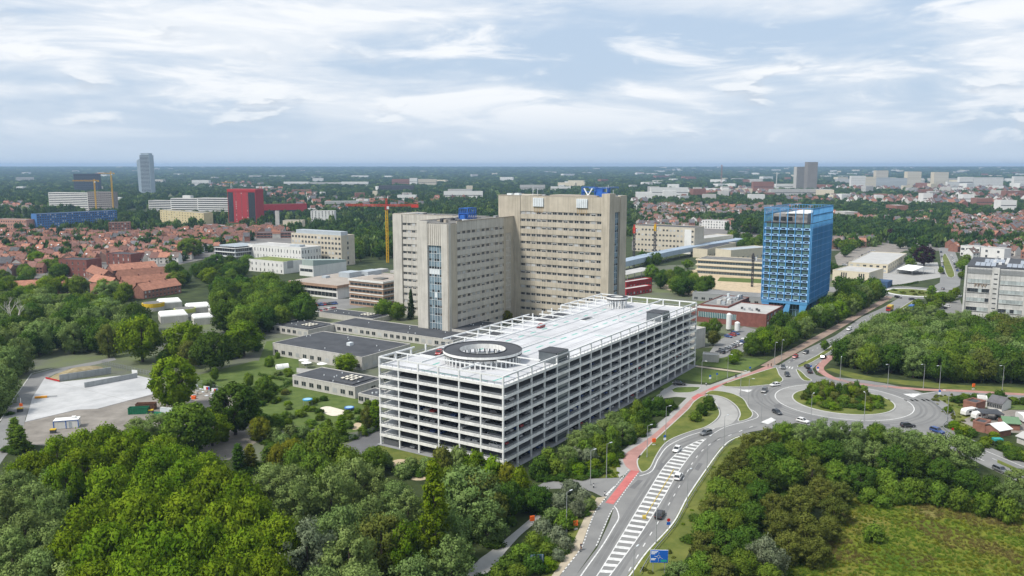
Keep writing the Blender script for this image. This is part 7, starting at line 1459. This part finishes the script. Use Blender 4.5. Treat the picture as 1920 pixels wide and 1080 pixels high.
mb = MB()
for x in (0, 3.6, 7.2): mb.box(x - .12, x + .12, -.08, .0, .15, 2.75)
mb.box(-.1, 7.3, -.1, 0, 2.6, 2.8).box(-.1, 0, 0, 3.4, 2.6, 2.8); mb.build('edge_trim', M_blue, t); box('roof', -.1, 7.3, -.1, 3.5, 2.8, 2.92, M_tent, t); box('door', 4.4, 5.3, -.05, 0, .2, 2.2, M_zinc, t); box('roof_unit', 5, 6.2, 1.5, 2.6, 2.92, 3.5, M_tent, t)
for x, y, c, l in [(100, 812, M_yp, 'yellow bin in front of the white cabin'), (283, 775, M_yp, 'small yellow bin beside the green skip'), (38, 772, M_yp, 'yellow road barrier on the site road')]: t = thing('site_bin', l, 'bin', G(x, y), .2); MB().box(-.8, .8, -.6, .6, 0, 1.1).build('body', M_roofdk, t); MB().box(-.85, .85, -.65, .65, 1.1, 1.35).build('lid', c, t)
t = thing('traffic_barrier', 'orange and white barrier post on the site road', 'barrier', G(40, 766), .2); MB().cyl((0, 0), .08, 0, 3.8, n=6).build('post', M_sw, t); box('panel', -.5, .5, -.1, .1, .8, 1.9, M_or, t); box('foot', -.6, .6, -.4, .4, 0, .25, M_or, t)
t = thing('digger', 'orange machine arm lying on the concrete slab', 'machine', (*G(80, 747).xy, .18), .3); MB().box(-2.5, 1.5, -.5, .5, .1, .7).build('body', mat('machine_orange', (.65, .28, .01), .5, .1, 1), t); MB().bar((1.5, 0, .5), (4.8, 0, .35), .3).build('arm', M_steel, t)
for x, y, s, c, l in [(298, 782, 1.6, M_grn, 'small green container beside the skips'), (314, 778, 2.4, M_pale, 'upright pale board leaning beside the skips'), (336, 775, 2.2, M_pale, 'second pale board beside the skips'), (362, 748, 1.0, M_or, 'orange drum in the material store'), (352, 752, 1.2, M_zinc, 'grey tank in the material store')]: t = thing('site_container', l, 'container', G(x, y), RNG.uniform(-.4, .4)); MB().box(-s, s, -.5, .5, 0, s).build('body', c, t); MB().box(-s - .05, s + .05, -.55, .55, s, s + .1).build('lid', c, t)
rs = random.Random(9)
for k in range(22): x, y = rs.uniform(355, 412), rs.uniform(722, 745); t = tag(MB().box(-.6, .6, -.35, .35, 0, rs.uniform(.2, .8)).box(-.3, .7, -.2, .5, 0, .3).build('material_pile', rs.choice([M_pale, M_steel, M_joint, M_rw]), None, G(x, y), rs.uniform(0, 3)), 'pile of building material in the store behind the fence', 'rubble', 'building material in the store')
def mesh_fence(pts, label, n, h=2.0):
    P = [G(*q) for q in pts]; t = thing('site_fence', label, 'fence', P[0]); o0 = P[0]
    for a, b in zip(P, P[1:]):
        for k in range(n):
            p_, q_ = a.lerp(b, k / n) - o0, a.lerp(b, (k + .97) / n) - o0; mb = MB(); mb.bar(p_, p_ + Vector((0, 0, h)), .07).bar(q_, q_ + Vector((0, 0, h)), .07)
            for z in (.15, h * .5, h): mb.bar(p_ + Vector((0, 0, z)), q_ + Vector((0, 0, z)), .04)
            for j in range(1, 8): s = p_.lerp(q_, j / 8); mb.bar(s, s + Vector((0, 0, h)), .02)
            mb.build('fence_panel', M_rail, t)
mesh_fence([(192, 684), (232, 693), (286, 706)], 'steel mesh fence behind the retaining walls', 10); mesh_fence([(357, 716), (415, 735)], 'mesh fence with banners beside the material store', 8)
for x, y, l in [(253, 702, 'white banner on the fence behind the slab'), (388, 733, 'left red and blue banner on the store fence'), (403, 737, 'right red and blue banner on the store fence')]:
    t = thing('banner', l, 'banner', (*G(x, y).xy, 0), -.25); box('sheet', -1.3, 1.3, -.15, -.12, .3, 1.9, M_sw, t)
    if x > 300: box('red_field', -.2, .7, -.17, -.15, .5, 1.6, M_sr, t); box('blue_field', .7, 1.25, -.17, -.15, .5, 1.7, M_sb, t)
# ------------------------------------------------------------------ play garden
sheet('sandpit', smooth(px((596, 768), (612, 762), (632, 766), (650, 772), (640, 778), (622, 780), (606, 774)), 3, True), .07, mat('pale_sand', (.62, .57, .47), 1, .12, .6)); sheet('sandpit', smooth(px((659, 800), (668, 793), (678, 795), (672, 804), (662, 806)), 3, True), .07, M_sand)
for x, y, l in [(655, 769, 'blue ring trampoline on the play lawn'), (577, 762, 'raised blue round pool on its frame in the garden')]:
    t = thing('trampoline', l, 'trampoline', G(x, y)); hh = .8 if x > 600 else 2.4; MB().cyl((0, 0), 1.7, hh, hh + .3, n=20).build('rim', M_blue if x > 600 else mat('pool_blue', (.05, .30, .55), .5, .1, 1), t); MB().cyl((0, 0), 1.3, hh + .3, hh + .32, n=20).build('mat', mat('light_blue_mat', (.30, .50, .66), .6, .1, 1), t)
    for k in range(4): a = k * 1.57 + .4; MB().bar((1.5 * math.cos(a), 1.5 * math.sin(a), 0), (1.5 * math.cos(a), 1.5 * math.sin(a), hh), .12).build('leg', M_steel, t)
for x, y, l in [(570, 685, 'left white parasol on the annexe terrace'), (575, 690, 'front white parasol on the annexe terrace'), (604, 692, 'right white parasol on the annexe terrace')]:
    t = thing('parasol', l, 'parasol', G(x, y)); MB().cyl((0, 0), .06, 0, 2.7, n=6).build('pole', M_steel, t); MB().cyl((0, 0), 2.2, 2.3, 3.0, .15, n=10, cap=False).build('canopy', M_tent, t); MB().cyl((0, 0), .5, 0, .15, n=10).build('foot', M_kerb, t)
t = thing('greenhouse_tunnel', 'small white poly tunnel on the garden lawn', 'greenhouse', G(518, 692), .5); mb = MB(); n = 8
mb.add([(x, 1.6 * math.cos(math.pi * k / n), 2.0 * math.sin(math.pi * k / n)) for x in (0, 5) for k in range(n + 1)], [(k, k + 1, n + 2 + k, n + 1 + k)[::-1] for k in range(n)] + [tuple(range(n + 1)), tuple(range(2 * n + 1, n, -1))]); mb.build('cover', M_tent, t); mb = MB()
for x in (.02, 2.5, 4.98):
    for k in range(n): mb.bar((x, 1.65 * math.cos(math.pi * k / n), 2.05 * math.sin(math.pi * k / n)), (x, 1.65 * math.cos(math.pi * (k + 1) / n), 2.05 * math.sin(math.pi * (k + 1) / n)), .06)
mb.build('hoops', M_steel, t)
sheet('terrace', px((556, 690), (620, 695), (622, 704), (556, 699)), .06, M_conc)
for pts, l in [([(486, 705), (548, 718), (560, 712)], 'clipped hedge across the garden lawn'), ([(505, 738), (548, 722)], 'dark clipped hedge beside the front annexe'), ([(1632, 540), (1700, 536), (1722, 530)], 'long clipped hedge by the far roundabout')]:
    P = [G(*q) for q in pts]; t = thing('hedge', l, 'hedge', P[0]); C_ = []; 
    for a, b in zip(P, P[1:]):
        n = max(2, int((b - a).length / .8))
        for k in range(n): q = a.lerp(b, k / n) - P[0]; C_.append((q.x, q.y, .8))
    hm_ = leaf_mesh('foliage', C_, [.75] * len(C_), 60, .3, 77, (0, 0, 0), 1.0); hm_.materials.clear(); hm_.materials.append(LM['dark']); link('foliage', hm_, t)
mesh_fence([(655, 828), (712, 806)], 'dark panel fence beside the road to the garage', 8, 1.8)
# ------------------------------------------------------------------ caravan site at the right edge
sheet('caravan_site_paving', px((1800, 790), (1850, 768), (1960, 770), (1960, 815), (1840, 808)), .06, M_gravel); sheet('caravan_site_paving', px((1853, 800), (1890, 782), (1905, 800), (1870, 808)), .065, mat('red_pavers', (.33, .17, .15), .9, .15, .5)); sheet('lawn', px((1880, 752), (1990, 756), (1990, 770), (1885, 768)), .06, M_lawn)
sl('garden_shed', 'flat-roofed brick shed at the back of the caravan site', 'shed', 1805, 768, 1829, 774, 0, 6, M_brk, M_roofdk, h=3.0); sl('garden_shed', 'flat-roofed brick shed at the front of the caravan site', 'shed', 1823, 807, 1846, 812, 0, 5, M_brk, M_roofdk, h=2.8); sl('garden_shed', 'pale shed with white awning beside the back brick shed', 'shed', 1832, 762, 1850, 764, 0, 4, M_wh, M_lrf, h=2.8)
gable_range('mobile_home', 'white mobile home with grey pitched roof', 1851, 766, 1878, 772, 2.8, 4.4, 7, M_wh, M_tile[4], 4, None, 0)
def caravan(x, y, rz, label, L=6.2):
    t = thing('caravan', label, 'caravan', (*G(x, y).xy, .07), rz); q = [(-.5, .7), (-.49, 1.8), (-.42, 2.45), (-.2, 2.6), (.3, 2.6), (.44, 2.4), (.5, 1.6), (.48, .6)]; n = len(q)
    MB().add([(a * L, s * 1.1, z) for s in (-1, 1) for a, z in q], [tuple(range(n)), tuple(range(2 * n - 1, n - 1, -1))] + [(i, n + i, n + (i + 1) % n, (i + 1) % n) for i in range(n)]).build('body', M_wh, t)
    for x_ in (-1.6, .2): box('window', x_, x_ + 1.1, -1.14, -1.1, 1.4, 2.0, M_cgl, t)
    for s in (-1, 1): link('wheel', WHEEL, t, (0, s * 1.0, .34))
    MB().bar((-L / 2, 0, .6), (-L / 2 - 1.2, 0, .5), .12).build('drawbar', M_steel, t)
caravan(1818, 779, .35, 'white caravan with rounded front beside the brick shed'); caravan(1836, 786, .3, 'second white caravan behind the rounded one', 5.2); caravan(1917, 790, 1.4, 'white caravan cut by the right edge', 6.5)
t = thing('carport', 'dark flat-roofed carport beside the caravans', 'carport', G(1840, 790), -.15); box('roof', 0, 7, 0, 6, 2.5, 2.75, M_roofdk, t)
for x in (.3, 6.7):
    for y in (.3, 5.7): MB().bar((x, y, 0), (x, y, 2.5), .14).build('post', M_roofdk, t)
gable_range('garden_shed', 'shed with white sheet roof in the lower caravan plots', 1872, 820, 1895, 816, 2.2, 3.4, 6, M_brk, M_tent, 0, None, 0); gable_range('garden_shed', 'shed with green roof behind the white sheet roof', 1882, 806, 1912, 808, 2.4, 3.6, 6, M_brk, mat('green_felt', (.13, .22, .13), .9, .1, 1), 0, None, 0); gable_range('garden_shed', 'grey-roofed shed at the right edge below the plots', 1906, 830, 1940, 842, 2.2, 3.2, 5, M_ann, M_lrf, 0, None, 0)
t = thing('wheelie_bin', 'blue bin with teal cover in the hedge below the plots', 'bin', G(1870, 836)); box('body', -.5, .5, -.4, .4, 0, 1.5, M_blue, t); box('cover', -1.4, 1.2, -.9, .9, 1.8, 2.4, mat('teal_cover', (.03, .28, .26), .7, .1, 1), t)
for x, y, h, r, m in [(1795, 742, 2.6, 2.4, 'dark'), (1810, 738, 2.4, 2.2, 'mid'), (1830, 738, 2.6, 2.4, 'dark'), (1860, 738, 3, 2.6, 'dark'), (1875, 733, 3.6, 2.4, 'dark'), (1900, 745, 2.4, 2.4, 'mid'), (1925, 745, 2.6, 2.4, 'dark'), (1790, 790, 2.4, 2, 'bright'), (1808, 800, 2.6, 2.2, 'bright'), (1800, 815, 3, 2.4, 'mid'), (1850, 818, 2.4, 2, 'bright'), (1865, 810, 2.2, 1.8, 'bright'), (1830, 828, 3, 2.4, 'mid'), (1905, 838, 3, 2.6, 'dark'), (1890, 828, 2.6, 2.2, 'mid'), (1925, 845, 3, 2.6, 'mid'), (1845, 825, 2.4, 2, 'mid'), (1815, 822, 3, 2.4, 'mid'), (1778, 762, 2, 1.8, 'bright')]: T(x, y, h, r, 'bush', m, 'bush in the hedges round the caravan site', 'hedge bushes of the caravan site', False)
# ------------------------------------------------------------------ far woods (geometry-node instances of a small leafy crown)
def scatter(name, pts, scl, rot, crown_mesh, matl, label):
    me = bpy.data.meshes.new(name); me.from_pydata([tuple(p) for p in pts], [], [])
    a = me.attributes.new('scl', 'FLOAT_VECTOR', 'POINT'); a.data.foreach_set('vector', np.asarray(scl, np.float32).ravel())
    b = me.attributes.new('rz', 'FLOAT', 'POINT'); b.data.foreach_set('value', np.asarray(rot, np.float32))
    o_ = link(name, me); o_['kind'] = 'stuff'; o_['label'] = label; o_['category'] = 'wood'
    ng = bpy.data.node_groups.new(name, 'GeometryNodeTree'); ng.interface.new_socket('Geometry', in_out='INPUT', socket_type='NodeSocketGeometry'); ng.interface.new_socket('Geometry', in_out='OUTPUT', socket_type='NodeSocketGeometry')
    N = ng.nodes; i = N.new('NodeGroupInput'); out = N.new('NodeGroupOutput'); inst = N.new('GeometryNodeInstanceOnPoints')
    oi = N.new('GeometryNodeObjectInfo'); oi.inputs['Object'].default_value = crown_mesh; sm = N.new('GeometryNodeSetMaterial'); sm.inputs['Material'].default_value = matl
    s = N.new('GeometryNodeInputNamedAttribute'); s.data_type = 'FLOAT_VECTOR'; s.inputs['Name'].default_value = 'scl'
    r = N.new('GeometryNodeInputNamedAttribute'); r.data_type = 'FLOAT'; r.inputs['Name'].default_value = 'rz'; cx = N.new('ShaderNodeCombineXYZ')
    Lk = ng.links.new; Lk(i.outputs[0], inst.inputs['Points']); Lk(oi.outputs['Geometry'], sm.inputs[0]); Lk(sm.outputs[0], inst.inputs['Instance'])
    Lk(s.outputs['Attribute'], inst.inputs['Scale']); Lk(r.outputs['Attribute'], cx.inputs[2]); Lk(cx.outputs[0], inst.inputs['Rotation']); Lk(inst.outputs[0], out.inputs[0])
    md = o_.modifiers.new('scatter', 'NODES'); md.node_group = ng; return o_
shape('far0', 'broad', 16, 14, .34, 201, 1.35)
proto = tree('far0', 'dark', G(690, 470), 12, 5.5, 'dark round tree at the corner of the wood behind the crane', None)
proto_crown = [c for c in proto.children if c.name.startswith('crown')][0]
from mathutils import noise as mnoise
FR = np.random.default_rng(17)
TOWNS = [px(*p) for p in ([(-60, 535), (60, 515), (105, 503), (165, 508), (215, 497), (330, 494), (400, 472), (545, 440), (500, 432), (380, 437), (250, 443), (60, 442), (-60, 442)], [(1780, 452), (1800, 500), (1840, 478), (1990, 490), (1990, 395), (1780, 395)], [(1195, 466), (1300, 424), (1420, 440), (1566, 470), (1610, 466), (1700, 440), (1745, 440), (1745, 395), (1990, 395), (1990, 352), (1700, 350), (1420, 352), (1185, 368)])]
CLEAR = [(o_.location.x, o_.location.y, 30 if o_.get('category') != 'tower' else 45) for o_ in col.objects if o_.parent is None and o_.get('category') in ('building', 'tower')]
CL = np.array(CLEAR)
pts = {'fdark': [], 'fmid': [], 'willow': []}; d = 640.0
while d < 15800:
    wl_ = max(9.5, d * .0052); row = int(1.76 * d / wl_); sp = max(15, d * .013)
    for k in range(row):
        x = (-.88 + 1.76 * (k + FR.random()) / row) * d; y = d + (FR.random() - .5) * sp * 1.3
        n = mnoise.fractal(Vector((x / 420, y / 420, 1.7)), 1.0, 2.0, 4); tw = [i for i, p in enumerate(TOWNS) if inpoly((x, y), p)]
        pp = .93 if n > -.12 else .25
        if d < 1150:   # only the gaps between the districts this near
            q = 960 + FPX * x / (y * _c + CAM_H * _sn)
            if not (y > 1000 and not tw): pp = .10 if tw else 0
            if not tw and 560 < q < 740 and y > 760: pp = .8
            if not tw and 1185 < q < 1430: pp = 0
            if 1480 < q < 1800 and y > 860: pp = .55
        if tw: pp = (.20, .34, .55)[tw[0]] * (2.2 if n > -.02 else .7)
        if y > 4500: pp = .95
        if FR.random() > pp: continue
        if len(CL) and y < 3000 and ((CL[:, 0] + 18 - x) ** 2 + (CL[:, 1] - y) ** 2 < (CL[:, 2] * (1.0 if y < 1500 else 1.4)) ** 2).any(): continue
        key = 'fdark' if FR.random() < .52 else ('fmid' if FR.random() < .86 else 'willow')
        f = max(1, wl_ / 9.5); h = FR.uniform(9, 16) if d < 5000 else FR.uniform(10, 19)
        if tw: h *= .8
        rr_ = FR.uniform(4.2, 7) * f * .92
        pts[key].append((x, y, relief(math.hypot(x, y)) - .25 * h, rr_, h / 1.35 * 1.22, FR.uniform(0, 6.28)))
    d += sp
for key, v in pts.items():
    v = np.array(v); scatter('far_woods', v[:, :3], np.stack([v[:, 3], v[:, 3], v[:, 4]], 1), v[:, 5], proto_crown, LM[key], {'fdark': 'dark green woods spreading to the horizon', 'fmid': 'green woods spreading to the horizon', 'willow': 'paler green trees scattered through the far woods'}[key])
print('far trees', {k: len(v) for k, v in pts.items()})
# the woods and scrub go on to either side of the view
sd_ = []
for _ in range(2600):
    y = FR.uniform(60, 660); s = 1 if FR.random() < .5 else -1; x = s * (.655 * y + 14 + 260 * FR.random()); a_, b_ = toab((x, y))
    if inpoly((x, y), ROADS_E) or inpoly((x, y), MEADOW_P) or inpoly((x, y), ROADS_S) or (330 < a_ < 430 and -160 < b_ < -70): continue
    h = FR.uniform(7, 14); sd_.append((x, y, -.2 * h, FR.uniform(3.5, 5.5), h / 1.35 * 1.2, FR.uniform(0, 6.28)))
v = np.array(sd_); scatter('side_woods', v[:, :3], np.stack([v[:, 3], v[:, 3], v[:, 4]], 1), v[:, 5], proto_crown, LM['mid'], 'woods going on beyond both sides of the view')
# low scrub under the near trees
scr = []; rs = random.Random(12)
for x, y, r in TREES:
    if math.hypot(x, y) < 330 and r > 2.4:
        for _ in range(4): a = rs.uniform(0, 6.28); q = rs.uniform(.3, 1.2) * r; scr.append((x + q * math.cos(a), y + q * math.sin(a), -.1, rs.uniform(1.3, 2.6), rs.uniform(.7, 1.6), rs.uniform(0, 6.28)))
NOGO = [SW] + [px(*p) for p in ([(1000, 1140), (1035, 1080), (1119, 934), (1151, 955), (1034, 1140)], [(858, 1100), (892, 1055), (1022, 948), (1026, 952), (905, 1100)], [(1440, 1120), (1600, 940), (1960, 950), (2100, 1120)], [(985, 935), (985, 922), (1199, 890), (1151, 954)], [(620, 850), (700, 806), (760, 778), (712, 833), (660, 868)], [(47, 790), (285, 740), (430, 738), (480, 830), (360, 868), (38, 832)], [(1156, 897), (1160, 864), (1268, 765), (1405, 695), (1451, 689), (1300, 760), (1199, 884)])]
scr = [s for s in scr if not any(inpoly(s, p) for p in NOGO) and not (-2 < toab(s)[0] < GL + 2 and -3 < toab(s)[1] < GW + 2) and (s[0] - RB_C.x) ** 2 + (s[1] - RB_C.y) ** 2 > 37 ** 2]
bush = [o_ for o_ in col.objects if o_.name.startswith('crown') and o_.parent and o_.parent.name.startswith('shrub') and o_.data == SH['bush1'][0]][0]
v = np.array(scr); scatter('undergrowth', v[:, :3], np.stack([v[:, 3], v[:, 3], v[:, 4]], 1), v[:, 5], bush, LM['dark'], 'low scrub and brambles under the near trees')

# tussocks in the meadow and weeds along the verges
tus = {'olive': [], 'bright': [], 'yellow': []}; MD = px((1440, 1120), (1500, 1030), (1560, 950), (1640, 918), (1740, 930), (1960, 950), (2100, 1120)); VG = [px((1200, 1079), (1230, 1035), (1270, 990), (1300, 935), (1330, 885), (1360, 850), (1400, 815), (1470, 812), (1480, 860), (1380, 880), (1330, 950), (1290, 1040), (1230, 1140)), px((1745, 748), (1760, 741), (1800, 742), (1850, 760), (1850, 800), (1800, 825), (1780, 808), (1776, 790), (1765, 770)), px((1160, 895), (1100, 897), (1020, 903), (1010, 880), (1070, 862), (1130, 850), (1160, 852))]
for P, n, hs in [(v_, 260, (.12, .4)) for v_ in VG]:
    xa, xb, ya, yb = min(p.x for p in P), max(p.x for p in P), min(p.y for p in P), max(p.y for p in P)
    for _ in range(n):
        q = (rs.uniform(xa, xb), rs.uniform(ya, yb))
        if not inpoly(q, P): continue
        nn = mnoise.fractal(Vector((q[0] / 14, q[1] / 14, 3.3)), 1.0, 2.0, 3); key = 'olive' if nn > .12 else ('bright' if nn < -.1 or rs.random() < .75 else 'yellow')
        tus[key].append((*q, -.05, rs.uniform(.35, .9), rs.uniform(*hs) * (1.6 if nn > .2 else 1), rs.uniform(0, 6.28)))
for key, v in tus.items():
    if not v: continue
    v = np.array(v); scatter('verge_weeds', v[:, :3], np.stack([v[:, 3], v[:, 3], v[:, 4]], 1), v[:, 5], bush, LM[key], {'olive': 'brownish grass tussocks on the verges', 'bright': 'green weeds on the verges', 'yellow': 'yellow-green grass tussocks on the verges'}[key])
# tall rough grass in the meadow: tufts of upright blades
rg = random.Random(4); tb = MB()
for k in range(16):
    a, q = rg.uniform(0, 6.28), rg.uniform(0, .35); x, y = q * math.cos(a), q * math.sin(a); hh = rg.uniform(.5, 1); a2 = rg.uniform(0, 6.28); w_ = .07; lx, ly = .25 * math.cos(a), .25 * math.sin(a)
    tb.add([(x - w_ * math.cos(a2), y - w_ * math.sin(a2), 0), (x + w_ * math.cos(a2), y + w_ * math.sin(a2), 0), (x + lx + .02, y + ly, hh)], [(0, 1, 2)])
tuft = tb.build('tall_grass', M_verge, None, (*G(1700, 1000).xy, 0)); tuft['kind'] = 'stuff'; tuft['label'] = 'tuft of tall grass in the meadow'
gr = {'olive': [], 'mid': [], 'yellow': [], 'straw': []}; xa, xb, ya, yb = 30, 150, 120, 230
LM['straw'] = leaf_mat('dry_grass', (.150, .125, .035), (.225, .190, .075))
for _ in range(30000):
    q = (rg.uniform(xa, xb), rg.uniform(ya, yb))
    if not inpoly(q, MEADOW_P): continue
    nn = mnoise.fractal(Vector((q[0] / 11, q[1] / 11, 3.3)), 1.0, 2.0, 4) + rg.uniform(-.22, .22)
    key = 'straw' if nn > .28 else 'olive' if nn > .02 else 'yellow' if nn > -.14 else 'mid'; s = rg.uniform(.55, 1.1)
    gr[key].append((*q, 0, s, rg.uniform(.3, .75) * (1.25 if key == 'straw' else 1), rg.uniform(0, 6.28)))
for key, v in gr.items(): v = np.array(v); scatter('tall_grass', v[:, :3], np.stack([v[:, 3], v[:, 3], v[:, 4]], 1), v[:, 5], tuft, LM[key], {'olive': 'olive tall grass of the meadow', 'mid': 'green tall grass of the meadow', 'yellow': 'yellow-green tall grass of the meadow', 'straw': 'dry straw-coloured grass patches of the meadow'}[key])
# small pale buildings scattered through the far landscape, too many and too far off to tell apart
fb_ = {}; rf = random.Random(77)
for _ in range(620):
    xx = rf.uniform(-40, 1960); yy = 322 + 60 * rf.random() ** 1.6
    if rf.random() > (.75 if xx > 1180 else .15): continue
    q = G(xx, yy)
    if len(CL) and ((CL[:, 0] + 18 - q.x) ** 2 + (CL[:, 1] - q.y) ** 2 < 60 ** 2).any(): continue
    s = rf.uniform(.7, 1.5) * min(2.6, max(1, q.y / 1800)); wd, dp, ht = rf.uniform(9, 34) * s, rf.uniform(8, 16) * s, rf.uniform(8, 15) * min(1.5, s); a = rf.uniform(-.5, .5)
    M4 = Matrix.Translation((q.x, q.y, relief(q.length))) @ Matrix.Rotation(a, 4, 'Z'); b = fb_.setdefault(rf.choice(['w', 'w', 'l', 'c', 'b', 'g']), MB()); b.box(0, wd, 0, dp, 0, ht + 3, 0, M4)
mb = MB(); fm = {'w': M_wh, 'l': M_lrf, 'c': M_crm, 'b': M_brk, 'g': M_ann}; ks = list(fb_)
for i, k in enumerate(ks): mb.add(fb_[k].v, fb_[k].f, i)
o_ = mb.build('distant_buildings', [fm[k] for k in ks]); o_['kind'] = 'stuff'; o_['label'] = 'pale specks of far buildings strewn through the woods below the horizon'; o_['category'] = 'buildings'
# ------------------------------------------------------------------ hazy air
hz_ = MB().box(-17600, 17600, -17600, 17600, -1.5, 126).build('haze', []); hz_['kind'] = 'stuff'; hz_['label'] = 'thin blue summer haze in the air'
hm = bpy.data.materials.new('haze_air'); hm.use_nodes = True; t = hm.node_tree; t.nodes.clear()
pv = t.nodes.new('ShaderNodeVolumePrincipled'); pv.inputs['Color'].default_value = (.42, .62, .90, 1); pv.inputs['Density'].default_value = 8.2e-5; pv.inputs['Anisotropy'].default_value = .1
mo = t.nodes.new('ShaderNodeOutputMaterial'); t.links.new(pv.outputs[0], mo.inputs['Volume']); hz_.data.materials.append(hm)
# ------------------------------------------------------------------ like things get their place in the row added to their label
def pcol(o_): p = o_.matrix_basis.translation; return 960 + FPX * p.x / max(1, p.y * _c - (p.z - CAM_H) * _sn)
byl = {}
for o_ in col.objects:
    if o_.parent is None and o_.get('label') and o_.get('kind') is None: byl.setdefault(o_['label'], []).append(o_)
ORD = lambda n: f"{n}{'th' if 10 < n % 100 < 14 else {1: 'st', 2: 'nd', 3: 'rd'}.get(n % 10, 'th')}"
for l, os_ in byl.items():
    if 1 < len(os_) <= 40 and len(l.split()) <= 13:
        os_.sort(key=pcol)
        for i, o_ in enumerate(os_): o_['label'] = f'{l}, ' + ('leftmost' if i == 0 else 'rightmost' if i == len(os_) - 1 else ORD(i + 1) + ' from left')
